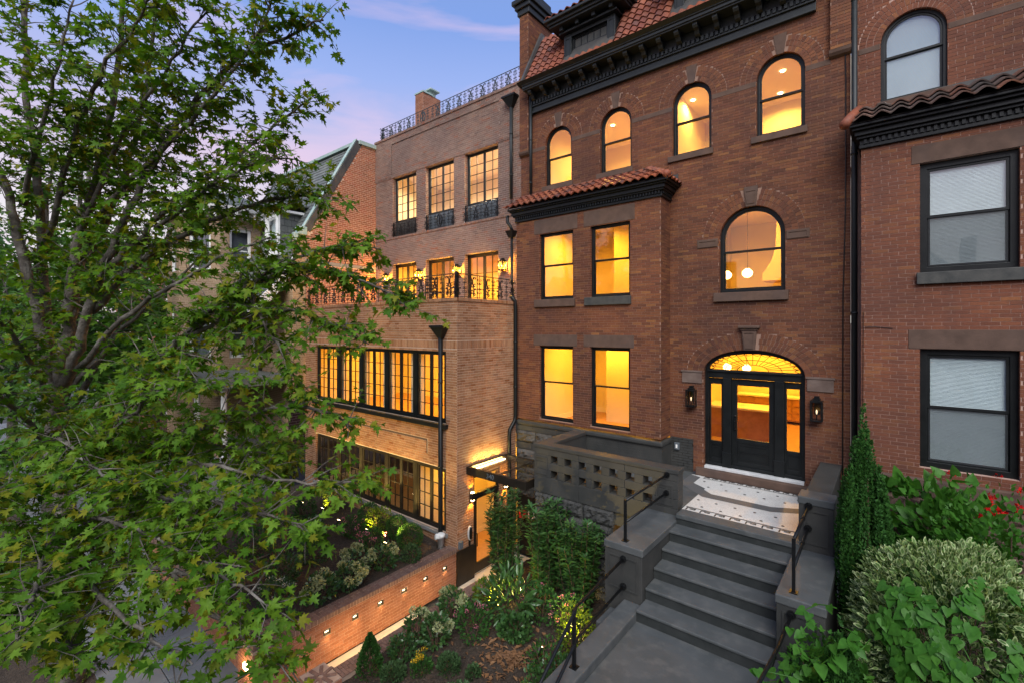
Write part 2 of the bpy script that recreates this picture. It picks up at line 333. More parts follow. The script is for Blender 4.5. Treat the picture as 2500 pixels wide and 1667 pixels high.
def lamp(name, loc, power, col=WARM, rad=.05, kind='POINT', parent=None, aim=None, spot=None, size=None):
    d = bpy.data.lights.new(name, kind); d.energy = power; d.color = col
    if kind == 'AREA': d.shape = 'RECTANGLE'; d.size, d.size_y = size
    else: d.shadow_soft_size = rad
    if kind == 'SPOT': d.spot_size = R(spot or 90); d.spot_blend = .7
    o = bpy.data.objects.new(name, d); C.objects.link(o); o.location = loc
    if aim is not None: o.rotation_euler = (-Vector(aim)).to_track_quat('Z', 'Y').to_euler()
    par(o, parent); return o
# ------------------------------------------------------------------ brick walls
class Op:
    """an opening in a wall: rectangle u0..u1, z0..zs, with an arch of the given rise on top"""
    def __init__(s, u0, u1, z0, zs, rise=0, ring=0): s.u0, s.u1, s.z0, s.zs, s.rise, s.ring = u0, u1, z0, zs, rise, ring
    @property
    def top(s): return s.zs+s.rise
    def half(s, z, extra=0):
        a = (s.u1-s.u0)/2
        if z < s.zs: return a+ (0 if z > s.z0 else -9)
        if s.rise == 0: return -1
        A, B = a+extra, s.rise+extra; q = (z-s.zs)/B
        return A*math.sqrt(1-q*q) if q < 1 else -1
    def outline(s, t=0, n=18):
        """closed outline inset by t, starting bottom left"""
        u0, u1, z0 = s.u0+t, s.u1-t, s.z0+t
        if s.rise == 0: return [(u0, z0), (u1, z0), (u1, s.zs-t), (u0, s.zs-t)]
        a = (u1-u0)/2; b = s.rise-t; c = (u0+u1)/2
        return [(u0, z0), (u1, z0)]+[(c+a*math.cos(math.pi*i/n), s.zs+b*math.sin(math.pi*i/n)) for i in range(n+1)]
class Bricks:
    """collects bricks of one house; the 300 that show largest become parts, the others one mass"""
    def __init__(s, wallmb): s.full = []; s.rest = MB(); s.wall = wallmb
    def add(s, F, u0, u1, z0, z1, n1, isfull):
        if isfull: s.full.append((F, u0, u1, z0, z1, n1))
        else: s.rest.fbox(F, u0, u1, z0, z1, -.004, n1, None, (0,))
    def finish(s, parent, mat, name='brick', limit=300):
        sc = []
        for i, (F, u0, u1, z0, z1, n1) in enumerate(s.full):
            p = F.p((u0+u1)/2, (z0+z1)/2, n1); u, v, z = proj(p)
            if 0 < u < 2500 and 0 < v < 1667 and (p-CAM).dot(F.n) < 0: sc.append((z/abs((p-CAM).normalized().dot(F.n)), i))
        sc.sort(); pick = {i for _, i in sc[:limit]}
        cache = {}
        for i, (F, u0, u1, z0, z1, n1) in enumerate(s.full):
            if i not in pick: s.rest.fbox(F, u0, u1, z0, z1, -.004, n1, None, (0,)); continue
            key = (round(u1-u0, 4), round(z1-z0, 4), round(n1, 4))
            if key not in cache:
                mb = MB(); G = front(0); a, b = (u1-u0)/2, (z1-z0)/2; mb.fbox(G, -a, a, -b, b, -.004, n1, 0.0); cache[key] = mb.mesh(name, mat)
            rz = math.atan2(F.u.y, F.u.x)
            inst(cache[key], name, parent, F.p((u0+u1)/2, (z0+z1)/2, 0), (0, 0, rz))
        s.rest.build(name+'work', mat, parent, kind='stuff')
def wall(B, F, u0, u1, z0, z1, ops, bl=.228, ch=.063, jt=.008, proud=.006, rev=.13, bot=None, top=None, cover=()):
    """mortar backing with real openings + running-bond bricks; top: function u -> z for gables; cover: (u0,u1,z0,z1) filled by something else"""
    mb = B.wall
    us = sorted({u0, u1, *[o.u0 for o in ops], *[o.u1 for o in ops]}); zs = sorted({z0, z1, *[o.z0 for o in ops if o.z0 > z0], *[o.top for o in ops if o.top < z1]})
    us = [u for u in us if u0 <= u <= u1]; zs = [z for z in zs if z0 <= z <= z1]
    if top is None:
        for i in range(len(us)-1):
            for j in range(len(zs)-1):
                cu, cz = (us[i]+us[i+1])/2, (zs[j]+zs[j+1])/2
                if any(o.u0 < cu < o.u1 and o.z0 < cz < o.top for o in ops): continue
                mb.face([F.p(us[i], zs[j]), F.p(us[i+1], zs[j]), F.p(us[i+1], zs[j+1]), F.p(us[i], zs[j+1])])
    else:
        N = 12
        for i in range(N):
            a, b = u0+(u1-u0)*i/N, u0+(u1-u0)*(i+1)/N
            mb.face([F.p(a, z0), F.p(b, z0), F.p(b, top(b)), F.p(a, top(a))])
    for o in ops:
        ol = o.outline()
        if o.rise:
            c = (o.u0+o.u1)/2; arc = ol[2:]; h = len(arc)//2
            for k in range(len(arc)-1):
                a, b = arc[k], arc[k+1]
                mb.face([F.p(*a), F.p(a[0], o.top), F.p(b[0], o.top), F.p(*b)])
        for k in range(len(ol)):
            a, b = ol[k], ol[(k+1) % len(ol)]
            mb.face([F.p(*a, .002), F.p(*b, .002), F.p(*b, -rev), F.p(*a, -rev)])
        # brick ends in the jambs
        z = z0+math.ceil((o.z0-z0)/ch)*ch
        while z+ch < o.zs+.01:
            for (ua, ub) in ((o.u0-.004, o.u0+.004), (o.u1-.004, o.u1+.004)): B.rest.fbox(F, ua, ub, z+jt/2, z+ch-jt/2, -rev+.012, proud)
            z += ch
        if o.rise:
            kk = max(10, int(math.pi*max(o.rise, (o.u1-o.u0)/2)/.075)); a_, c_ = (o.u1-o.u0)/2, (o.u0+o.u1)/2
            for k in range(kk):
                t0, t1 = math.pi*(k+.06)/kk, math.pi*(k+.94)/kk
                q = []
                for t, dr in ((t0, 0.004), (t1, 0.004), (t1, -.005), (t0, -.005)): q.append((c_+(a_+dr)*math.cos(t), o.zs+(o.rise+dr)*math.sin(t)))
                B.rest.prism(F, q, -rev+.012, proud, None, False)
    nc = int((z1-z0)/ch+.5)
    for k in range(nc):
        a, b = z0+k*ch+jt/2, min(z0+(k+1)*ch-jt/2, z1-.001); m = (a+b)/2
        blocks = []
        for o in ops:
            if o.z0-.02 < m < o.top+o.ring:
                h = o.half(m, o.ring) if m > o.zs else (o.u1-o.u0)/2
                if h > 0: c = (o.u0+o.u1)/2; blocks.append((c-h, c+h))
        for (a0, a1, b0, b1) in cover:
            if b0 < m < b1: blocks.append((a0, a1))
        off = (bl/2 if k % 2 else 0)+(.013*((k*7) % 3))
        e0, e1 = u0+.002, u1-.002
        i0 = math.floor((e0-off)/bl)
        u = i0*bl+off
        while u < e1:
            x0, x1 = max(u+jt/2, e0), min(u+bl-jt/2, e1)
            segs = [(x0, x1)]
            for (c0, c1) in blocks:
                segs = [t for s0, s1 in segs for t in ((s0, min(s1, c0-jt/2)), (max(s0, c1+jt/2), s1)) if t[1]-t[0] > .02]
            for (s0, s1) in segs:
                if s1-s0 < .02: continue
                if top is not None and b > min(top(s0), top(s1)): continue
                B.add(F, s0, s1, a, b, proud+random.uniform(-.0015, .0015), abs(s1-s0-(bl-jt)) < 1e-4)
            u += bl
def rowlock(B, F, u0, u1, z0, z1, n1, w=.068, jt=.009, extra=None):
    """bricks standing on end in a row"""
    k = max(1, round((u1-u0)/w)); w = (u1-u0)/k
    for i in range(k): (extra or B.rest).fbox(F, u0+i*w+jt/2, u0+(i+1)*w-jt/2, z0, z1, -.004, n1+random.uniform(-.001, .001))
def arch_ring(F, o, rows, rt, n1, jt=.008, key=0, w=.066):
    """list of wedge polygons around an arch"""
    a, c = (o.u1-o.u0)/2, (o.u0+o.u1)/2; out = []
    for r in range(rows):
        A0, B0 = a+r*rt+jt/2, o.rise+r*rt+jt/2; A1, B1 = a+(r+1)*rt-jt/2, o.rise+(r+1)*rt-jt/2
        L = math.pi*(3*(A0+B0)-math.sqrt((3*A0+B0)*(A0+3*B0)))/2; k = max(9, int(L/w))
        # even spacing along the curve
        T = np.linspace(0, math.pi, 400); P = np.stack([A0*np.cos(T), B0*np.sin(T)]); s = np.concatenate([[0], np.cumsum(np.hypot(*np.diff(P)))])
        ts = np.interp(np.linspace(0, s[-1], k+1), s, T); g = jt/L*math.pi/2
        for i in range(k):
            t0, t1 = ts[i]+g, ts[i+1]-g
            if key and abs((A0*math.cos((t0+t1)/2))) < key*(1+.25*r): continue
            out.append([(c+A0*math.cos(t0), o.zs+B0*math.sin(t0)), (c+A1*math.cos(t0), o.zs+B1*math.sin(t0)), (c+A1*math.cos(t1), o.zs+B1*math.sin(t1)), (c+A0*math.cos(t1), o.zs+B0*math.sin(t1))])
    return out
# ------------------------------------------------------------------ windows and rooms
def pane(F, pts, n, parent, mat=None):
    mat = mat or 'glass'
    mb = MB(); mb.face([F.p(u, z, n) for u, z in pts]); return mb.build('pane', mat, parent)
def double_hung(H, F, o, n=-.09, fw=.055, sw=.045, zm=None, mat='black_paint', name='window', gm=None):
    """frame with two sashes, each with its own pane"""
    mb = MB(); mb.ring(F, o.outline(-.004 if False else 0.001), o.outline(fw), n-.06, n+.015)
    w = mb.build(name, mat, H, bevel=.006)
    zm = zm or (o.z0+o.top)/2
    up = Op(o.u0+fw-.01, o.u1-fw+.01, zm-.02, o.zs if o.rise else o.zs-fw+.01, (o.rise-fw+.01) if o.rise else 0)
    lo = Op(o.u0+fw-.008, o.u1-fw+.008, o.z0+fw-.008, zm+.02)
    for s, nn in ((up, n-.005), (lo, n-.035)):
        m2 = MB(); m2.ring(F, s.outline(), s.outline(sw), nn-.028, nn); m2.build('sash', mat, w, bevel=.004)
        pane(F, s.outline(sw-.005), nn-.015, w, gm)
    return w
def casement(H, F, u0, u1, z0, z1, n, leaves, cols, rows, mat='black_paint', fw=.05, sw=.045, mw=.018, name='window', kick=0, pm=None):
    """steel casement: outer frame, leaves, glazing bars, one pane per light"""
    mb = MB(); o = Op(u0, u1, z0, z1); mb.ring(F, o.outline(), o.outline(fw), n-.06, n+.02); w = mb.build(name, mat, H, bevel=.005)
    W_ = (u1-u0-2*fw)/leaves
    for i in range(leaves):
        a, b = u0+fw+i*W_, u0+fw+(i+1)*W_
        c = Op(a+.003, b-.003, z0+fw-.004, z1-fw+.004); m2 = MB(); m2.ring(F, c.outline(), c.outline(sw), n-.04, n)
        g0, g1, h0, h1 = a+sw, b-sw, z0+fw+sw, z1-fw-sw
        if kick: m2.fbox(F, g0-.005, g1+.005, h0-.005, h0+kick, n-.03, n-.012); h0 += kick
        m2.build('sash', mat, w)
        for k in range(1, cols): x = g0+(g1-g0)*k/cols; m3 = MB(); m3.fbox(F, x-mw/2, x+mw/2, h0, h1, n-.034, n-.006); m3.build('muntin', mat, w)
        for k in range(1, rows): z = h0+(h1-h0)*k/rows; m3 = MB(); m3.fbox(F, g0, g1, z-mw/2, z+mw/2, n-.033, n-.008); m3.build('muntin', mat, w)
        for k in range(cols):
            for q in range(rows):
                pane(F, [(g0+(g1-g0)*k/cols, h0+(h1-h0)*q/rows), (g0+(g1-g0)*(k+1)/cols, h0+(h1-h0)*q/rows), (g0+(g1-g0)*(k+1)/cols, h0+(h1-h0)*(q+1)/rows), (g0+(g1-g0)*k/cols, h0+(h1-h0)*(q+1)/rows)], n-.02, w, pm)
    return w
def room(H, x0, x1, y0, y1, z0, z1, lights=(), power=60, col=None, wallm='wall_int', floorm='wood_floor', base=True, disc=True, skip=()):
    mb = MB()
    mb.face([(x0, y1, z0), (x1, y1, z0), (x1, y1, z1), (x0, y1, z1)])
    mb.face([(x0, y0, z0), (x0, y1, z0), (x0, y1, z1), (x0, y0, z1)])
    if 'x1' not in skip: mb.face([(x1, y1, z0), (x1, y0, z0), (x1, y0, z1), (x1, y1, z1)])
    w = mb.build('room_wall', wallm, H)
    mb = MB(); mb.face([(x0, y0, z0), (x1, y0, z0), (x1, y1, z0), (x0, y1, z0)]); mb.build('room_floor', floorm, H)
    mb = MB(); mb.face([(x0, y0, z1), (x0, y1, z1), (x1, y1, z1), (x1, y0, z1)]); c = mb.build('room_ceiling', 'ceil_int', H)
    if base:
        mb = MB(); mb.box(x0+.001, x1-.001, y1-.02, y1-.001, z0, z0+.16); mb.box(x0+.001, x0+.02, y0, y1-.021, z0, z0+.16); mb.box(x1-.02, x1-.001, y0, y1-.021, z0, z0+.16); mb.build('baseboard', 'ceil_int', w)
    for (x, y) in lights:
        if disc:
            mb = MB(); mb.lathe((x, y, z1-.02), [(.055, 0), (.06, .01), (.06, .019)], 10); mb.build('downlight', 'lamp_glow', c)
        lamp('room_lamp', (x, y, z1-.04), power*3.1, col or WARM, parent=c, rad=.07, kind='SPOT', aim=(0, 0, -1), spot=165)
    return w
def stone(H, F, u0, u1, z0, z1, n1, name, mat='brownstone', bev=.008, n0=-.02, label=None):
    mb = MB(); mb.fbox(F, u0, u1, z0, z1, n0, n1); return mb.build(name, mat, H, bevel=bev, label=label)
def keystone(H, F, c, z0, z1, w0, w1, n1, mat='brownstone'):
    mb = MB(); mb.prism(F, [(c-w0/2, z0), (c+w0/2, z0), (c+w1/2, z1), (c-w1/2, z1)], -.02, n1); return mb.build('keystone', mat, H, bevel=.006)
# tiles
def tile_mesh(w, L, h, name='roof_tile', mat='terracotta'):
    """one S-profile clay tile, x across, y up the slope"""
    mb = MB(); K = 9; pr = []
    for i in range(K):
        t = i/(K-1); x = -w/2+(w*1.12)*t; pr.append((x, h*(.5-.5*math.cos(2*math.pi*min(t*1.0, 1)))*(1 if t < .99 else 1)))
    lo = [(x, -.02, z) for x, z in pr]; hi = [(x, L, z*.92-.0) for x, z in pr]; th = .024
    for i in range(K-1):
        mb.face([lo[i], lo[i+1], hi[i+1], hi[i]]); a, b = lo[i], lo[i+1]
        mb.face([(a[0], a[1], a[2]-th), (b[0], b[1], b[2]-th), b, a]); c, d = hi[i], hi[i+1]
        mb.face([(c[0], c[1], c[2]-th), (d[0], d[1], d[2]-th), (b[0], b[1], b[2]-th), (a[0], a[1], a[2]-th)])
    me = mb.mesh(name, mat, True)
    return me
def tile_slope(parent, me, org, across, up, ncols, nrows, w, ex, keep=None, rise=.03):
    """lay tiles as separate pieces on a slope"""
    across = Vector(across).normalized(); up = Vector(up).normalized(); nrm = across.cross(up)
    M = Matrix((across, up, nrm)).transposed()
    for r in range(nrows):
        for c in range(ncols):
            p = Vector(org)+across*(w*(c+.5))+up*(ex*r)+nrm*(.055)
            if keep and not keep(p, c, r): continue
            q = M @ Matrix.Rotation(-R(8)+random.uniform(-.008, .008), 3, 'X') @ Matrix.Rotation(random.uniform(-.012, .012), 3, 'Z')
            inst(me, 'roof_tile', parent, p+nrm*random.uniform(0, .004), q.to_euler())
def cornice_run(H, F, u0, u1, prof, name, mat='cornice_paint'):
    """prof: list of (z0,z1,n0,n1)"""
    mb = MB()
    for (z0, z1, n0, n1) in prof: mb.fbox(F, u0, u1, z0, z1, n0, n1, 0)
    return mb.build(name, mat, H, bevel=.008)
def dentils(P, F, u0, u1, z0, z1, n0, n1, w, pitch, mat='cornice_paint'):
    mb = MB(); G = front(0); mb.fbox(G, -w/2, w/2, 0, z1-z0, n0, n1); me = mb.mesh('dentil', mat)
    rz = math.atan2(F.u.y, F.u.x); k = int((u1-u0)/pitch)
    for i in range(k): inst(me, 'dentil', P, F.p(u0+(i+.5)*(u1-u0)/k, z0, 0), (0, 0, rz))
# ================================================================== red brick row house in the middle
HX0, HX1 = -8.85, -.58
H1 = thing('row_house', 'red brick row house with arched upper windows, clay tile mansard and black double-sidelight entrance', 'house', (-4.5, 0, 0))
w1 = MB(); B1 = Bricks(w1); F0 = front(0); FB = front(-.6)
arch3 = [Op(c-.46, c+.46, 10.8, 12.04, .46, .335) for c in (-7.47, -5.645, -3.66, -1.80)]
aw = Op(-3.03, -1.70, 7.41, 8.655, .665, .36); dr = Op(-3.38, -1.34, 3.38, 5.60, .53, .375)
wall(B1, F0, HX0, HX1, 9.878, 13.98, arch3)
wall(B1, F0, -4.18, HX1, 3.2, 9.878, [aw, dr], rev=.2, cover=[(-4.18, -3.62, 3.2, 3.97)])
bw = [Op(-7.71, -6.59, 7.41, 9.28), Op(-6.07, -4.95, 7.41, 9.28), Op(-7.71, -6.59, 4.04, 6.12), Op(-6.07, -4.95, 4.04, 6.12)]
wall(B1, FB, -8.55, -4.18, 3.97, 9.86, bw)
wall(B1, side(-4.18), -.6, 0, 3.97, 9.86, [])
# party piers and chimney
wall(B1, front(-.10), -8.83, -8.50, 12.02, 16.2, []); wall(B1, side(-8.50), -.10, 1.15, 13.75, 16.2, []); wall(B1, side(-8.50), -.10, 0, 12.02, 13.75, [])
wall(B1, front(-.12), -.90, -.57, 12.16, 16.4, []); wall(B1, side(-.57), -.12, 0, 12.16, 16.4, []); wall(B1, Fr((-.90, 0, 0), (0, -1, 0), (-1, 0, 0)), 0, .12, 12.16, 16.4, [])
W1 = w1.build('wall', 'mortar_main', H1)
vs = []
for i, o in enumerate(arch3):
    for q in arch_ring(F0, o, 3, .11, .008, key=.10): B1.rest.prism(F0, q, -.01, .007, None, False)
for o, kx, rt in ((aw, .14, .12), (dr, .125, .125)):
    for q in arch_ring(F0, o, 3, rt, .008, key=kx, w=.072): vs.append((o, q))
for o, q in vs:
    c = (sum(p[0] for p in q)/4, sum(p[1] for p in q)/4); mb = MB(); mb.prism(front(0), [(p[0]-c[0], p[1]-c[1]) for p in q], -.01, .009, 0)
    inst(mb.mesh('arch_brick', 'brick_main'), 'arch_brick', W1, F0.p(*c))
B1.finish(W1, 'brick_main')
# stone trim
for o in arch3:
    c = (o.u0+o.u1)/2; keystone(H1, F0, c, o.top-.03, o.top+.40, .13, .26, .02); stone(H1, F0, o.u0-.10, o.u1+.04, o.z0-.13, o.z0+.01, .06, 'sill')
for a, b in ((-6.67, -6.45),): pass
belt = [(HX0+.05, -8.27), (-6.67, -6.45), (-4.85, -4.46), (-2.86, -2.60), (-1.0, HX1)]
for a, b in ((-8.47, -7.935), (-7.005, -6.11), (-5.18, -4.125), (-3.195, -2.265), (-1.335, -.905)): stone(H1, F0, a, b, 11.93, 12.045, .0125, 'belt_course')
keystone(H1, F0, -2.365, 9.30, 9.74, .20, .28, .045); mb = MB(); mb.ring(F0, [(-2.49, 9.66), (-2.24, 9.66), (-2.29, 9.36), (-2.44, 9.36)], [(-2.465, 9.635), (-2.265, 9.635), (-2.305, 9.385), (-2.425, 9.385)], .04, .056); mb.build('keystone_rim', 'brownstone', H1)
for a, b in ((-3.53, -3.06), (-1.69, -1.26)):
    s_ = stone(H1, F0, a, b, 8.48, 8.68, .02, 'impost_block'); o_ = Op(a+.02, b-.02, 8.50, 8.66); mb = MB(); mb.ring(F0, o_.outline(), o_.outline(.03), .018, .032); mb.build('rim', 'brownstone', s_)
stone(H1, F0, -3.14, -1.64, 7.21, 7.41, .09, 'sill')
keystone(H1, F0, -2.395, 6.12, 6.56, .22, .30, .07); mb = MB(); mb.fbox(F0, -2.61, -2.18, 6.60, 6.66, -.01, .13); mb.fbox(F0, -2.57, -2.22, 6.555, 6.60, -.01, .095); mb.build('keystone_cap', 'brownstone', H1, bevel=.015)
mb = MB(); mb.ring(F0, [(-2.52, 6.52), (-2.27, 6.52), (-2.31, 6.16), (-2.48, 6.16)], [(-2.495, 6.495), (-2.295, 6.495), (-2.33, 6.185), (-2.46, 6.185)], .065, .085); mb.build('keystone_rim', 'brownstone', H1)
for a, b in ((-3.88, -3.42), (-1.31, -.85)):
    s_ = stone(H1, F0, a, b, 5.31, 5.57, .03, 'impost_block', 'brownstone_worn'); mb = MB(); mb.fbox(F0, a-.02, b+.02, 5.57, 5.61, -.01, .045); mb.build('rim', 'brownstone_worn', s_)
for o, (a, b) in zip(bw, ((-7.90, -6.46), (-6.27, -4.83), (-7.92, -6.47), (-6.27, -4.85))):
    stone(H1, FB, a, b, o.top, 9.68 if o.top > 8 else 6.43, .014, 'lintel')
stone(H1, FB, -7.86, -6.53, 7.2, 7.41, .07, 'sill'); stone(H1, FB, -6.22, -4.92, 7.2, 7.41, .07, 'sill', 'slate_sill')
for o in arch3: double_hung(H1, F0, o, zm=11.62)
double_hung(H1, F0, aw, n=-.10, fw=.07, zm=8.34)
for o in bw: double_hung(H1, FB, o, zm=o.z0+(o.top-o.z0)*.51)
# pier corbels
for x, z in ((-8.665, 12.02), (-.735, 12.16)):
    mb = MB(); G = Fr((x-.19, -.0, 0), (1, 0, 0), (0, -1, 0)); pts = [(0, -.0)]
    prof = [(z-.14, .02), (z-.11, .08), (z-.06, .115), (z+.0, .125)]
    for (a, n_a), (b, n_b) in zip(prof[:-1], prof[1:]): mb.hexa([G.p(0, a, 0), G.p(.37, a, 0), G.p(.37, b, 0), G.p(0, b, 0), G.p(0, a, n_a), G.p(.37, a, n_a), G.p(.37, b, n_b), G.p(0, b, n_b)], 0)
    mb.build('corbel', 'brownstone', H1)
mb = MB(); mb.box(-9.02, -8.30, -.28, 1.35, 16.52, 16.66); mb.box(-8.95, -8.37, -.21, 1.28, 16.38, 16.52); mb.box(-8.89, -8.43, -.15, 1.2, 16.2, 16.38); mb.box(-8.86, -8.47, .0, 1.1, 16.66, 17.0); mb.build('chimney_cap', 'cornice_paint', H1, bevel=.02)
# main cornice
co = cornice_run(H1, F0, -8.45, -1.15, [(13.09, 13.15, 0, .10), (13.15, 13.29, 0, .055), (13.29, 13.335, 0, .10), (13.335, 13.45, 0, .07), (13.45, 13.66, 0, .09), (13.66, 13.70, 0, .44), (13.70, 13.775, .36, .47), (13.775, 13.80, .30, .50)], 'cornice')
mb = MB()
for (a, b, n_a, n_b) in ((13.80, 13.84, .50, .54), (13.84, 13.885, .54, .585)): mb.hexa([F0.p(-8.58, a, .3), F0.p(-.95, a, .3), F0.p(-.95, b, .3), F0.p(-8.58, b, .3), F0.p(-8.56, a, n_a), F0.p(-.95, a, n_a), F0.p(-.95, b, n_b), F0.p(-8.58, b, n_b)], 0)
mb.build('gutter', 'black_paint', co)
dentils(co, F0, -8.42, -1.2, 13.34, 13.445, .06, .125, .062, .105)
mb = MB(); sp = [(0, 0), (.30, 0), (.30, -.05), (.26, -.10), (.17, -.12), (.13, -.19), (.06, -.215), (0, -.215)]
G = Fr((0, 0, 0), (0, -1, 0), (-1, 0, 0)); mb.prism(G, sp, -.055, .055, 0); me_ = mb.mesh('bracket', 'cornice_paint')
for i in range(17): inst(me_, 'bracket', co, (-8.25+i*.435, -.09, 13.655))
# mansard of clay tiles
slope0 = Vector((0, -.43, 13.84)); up_ = Vector((0, 1.0, 1.78)).normalized()
mb = MB(); mb.face([(-8.52, -.44, 13.82), (-.6, -.44, 13.82), (-.6, .60, 15.68), (-8.52, .60, 15.68)]); mb.face([(-8.52, .60, 15.68), (-.6, .60, 15.68), (-.6, 5, 15.9), (-8.52, 5, 15.9)]); rf = mb.build('roof', 'dark_flash', H1)
tm = tile_mesh(.205, .29, .062)
dorm = [(-7.17, -5.58), (-4.02, -2.43)]
def keep_main(p, c, r):
    if any(a-.02 < p.x < b+.02 and p.z > 13.98 for a, b in dorm): return False
    return inview(p, 160)
tile_slope(rf, tm, slope0+Vector((-8.42, 0, 0)), (1, 0, 0), up_, 37, 9, .205, .225, keep_main)
mb = MB(); mb.tube([(-8.47, -.38, 13.9), (-8.46, .0, 14.62), (-8.46, .28, 15.05), (-8.44, .62, 15.72)], [.06, .07, .07, .08], 8); mb.hexa([(-8.5, -.35, 13.9), (-8.40, -.35, 13.9), (-8.40, .65, 15.8), (-8.5, .65, 15.8), (-8.5, -.5, 13.95), (-8.42, -.5, 13.95), (-8.42, .5, 15.85), (-8.5, .5, 15.85)], 0); mb.build('flashing', 'dark_flash', rf)
def dormer(x0, x1):
    mb = MB(); D_ = front(-.16); z0, z1 = 14.0, 14.92
    for a, b in ((x0, x0+.24), (x1-.24, x1)): mb.fbox(D_, a, b, z0, z1, -.9, .0, 0)
    mb.fbox(D_, x0+.24, x1-.24, z0, z0+.22, -.3, -.004, 0); mb.fbox(D_, x0+.24, x1-.24, z1-.10, z1, -.3, -.004, 0)
    d = mb.build('dormer', 'cornice_paint', H1, bevel=.008)
    mb = MB()
    for a in (x0+.04, x1-.20):
        o_ = Op(a, a+.16, z0+.16, z1-.12); mb.ring(D_, o_.outline(), o_.outline(.02), -.001, .014)
    mb.fbox(D_, x0-.03, x1+.03, z0+.02, z0+.08, -.02, .05); mb.build('pilaster_panel', 'cornice_paint', d)
    w = casement(d, D_, x0+.24, x1-.24, z0+.22, z1-.10, -.10, 1, 5, 2, fw=.03, sw=.03, name='dormer_window', pm='slate_sill')
    mb = MB(); mb.face([D_.p(x0+.2, z0, -.25), D_.p(x1-.2, z0, -.25), D_.p(x1-.2, z1, -.25), D_.p(x0+.2, z1, -.25)]); mb.build('blind', 'grey_panel', d)
    mb = MB(); mb.box(x0-.10, x1+.10, -.28, .9, z1, z1+.05); mb.box(x0-.30, x1+.30, -.48, .9, z1+.16, z1+.22); mb.box(x0-.34, x1+.34, -.53, .9, z1+.22, z1+.30); mb.box(x0-.42, x1+.42, -.61, .9, z1+.30, z1+.37); mb.box(x0-.02, x1+.02, -.19, .9, z1+.05, z1+.16); mb.build('eave', 'cornice_paint', d, bevel=.012)
    mb = MB(); mb.box(-.05, .05, -.18, 0, 0, .10); me = mb.mesh('bracket', 'cornice_paint')
    for i in range(4): inst(me, 'bracket', d, (x0+.03+i*(x1-x0-.06)/3, -.19, z1+.055))
    # hipped tile roof on the dormer
    mb = MB(); a, b = Vector((x0-.40, -.58, z1+.38)), Vector((x1+.40, -.58, z1+.38)); c_, e_ = Vector(((x0+x1)/2-.1, .9, z1+1.1)), Vector(((x0+x1)/2+.1, .9, z1+1.1))
    mb.face([a, b, e_, c_]); mb.face([b, (b.x, 1.2, b.z), e_]); mb.face([(a.x, 1.2, a.z), a, c_]); dro = mb.build('dormer_roof', 'dark_flash', d)
    n = 11; wd = (b.x-a.x)/n
    upd = Vector((0, 1.48, .72)).normalized()
    for r in range(4):
        for k in range(n):
            x = a.x+wd*(k+.5); half = (b.x-a.x)/2*(1-r*.2)
            if abs(x-(x0+x1)/2) > half or not inview((x, -.5, z1+.5), 300): continue
            M = Matrix((Vector((1, 0, 0)), upd, Vector((1, 0, 0)).cross(upd))).transposed()
            inst(tm, 'roof_tile', dro, Vector((x, a.y, a.z))+upd*(.22*r)+Vector((0, 0, .02)), M.to_euler())
    upr = Vector((-1.0, 0, .72)).normalized()
    M = Matrix((Vector((0, 1, 0)), upr, Vector((0, 1, 0)).cross(upr))).transposed()
    for r in range(3):
        for k in range(7):
            p = Vector((b.x, a.y+.12+k*.2, a.z))+upr*(.22*r)
            if k*.2+.1 > r*.25: inst(tm, 'roof_tile', dro, p+Vector((0, 0, .02)), M.to_euler())
for a, b in dorm: dormer(a, b)
# bay cornice and tile roof
bc = MB(); Fb = front(-.6); Fs = side(-4.18)
prof = [(9.72, 9.78, 0, .05), (9.78, 9.86, 0, .035), (9.86, 9.90, 0, .10), (9.90, 9.99, 0, .14), (9.99, 10.03, 0, .19), (10.03, 10.08, .05, .25)]
for z0, z1, n0, n1 in prof:
    bc.box(-8.56-(n1*.6), -4.18+n1, -.6-n1, -.002, z0, z1, 0)
bco = bc.build('bay_cornice', 'black_paint', H1, bevel=.008)
dentils(bco, Fb, -8.5, -4.16, 9.79, 9.855, .03, .075, .04, .075, 'black_paint'); dentils(bco, Fs, -.62, -.03, 9.79, 9.855, .03, .075, .04, .075, 'black_paint')
mb = MB(); e0, e1, e2, e3 = Vector((-8.74, -.86, 10.085)), Vector((-3.92, -.86, 10.085)), Vector((-4.75, -.01, 10.60)), Vector((-8.7, -.01, 10.60))
mb.face([e0, e1, e2, e3]); mb.face([e1, (-3.92, 0, 10.085), e2]); br = mb.build('bay_roof', 'dark_flash', H1)
ub = (Vector((0, .85, .515))).normalized(); tb = tile_mesh(.205, .34, .06)
tile_slope(br, tb, e0+Vector((0, -.02, .0)), (1, 0, 0), ub, 23, 4, .2065, .25, lambda p, c, r: p.x < e1.x-.03-r*.235)
ur = Vector((-.83, 0, .515)).normalized()
M = Matrix((Vector((0, 1, 0)), ur, Vector((0, 1, 0)).cross(ur))).transposed()
for r in range(3):
    for k in range(4):
        if k*.2+.1 > r*.24: inst(tb, 'roof_tile', br, Vector((-3.90, -.84+.1+k*.2, 10.09))+ur*(.25*r), M.to_euler())
mb = MB(); hip = (e2-e1); G_ = hip.normalized()
mb = MB()
for i in range(5): a = i/5; p, q = e1+hip*a+Vector((0, 0, .05)), e1+hip*(a+.235)+Vector((0, 0, .035)); mb.tube([p, q], [.095, .075], 8, random.random())
mb.build('hip_tile', 'terracotta', br, True)
for i in range(5):
    mb = MB(); y = -.0; x = -4.75+i*.155; z = 10.60-.085*i; mb.box(x-.02, x+.16, -.03, -.008, z-.10, z+.09); mb.build('step_flashing', 'dark_flash', br)
mb = MB(); mb.box(-8.62, -4.7, -.03, -.008, 10.56, 10.68); mb.build('wall_flashing', 'dark_flash', br)
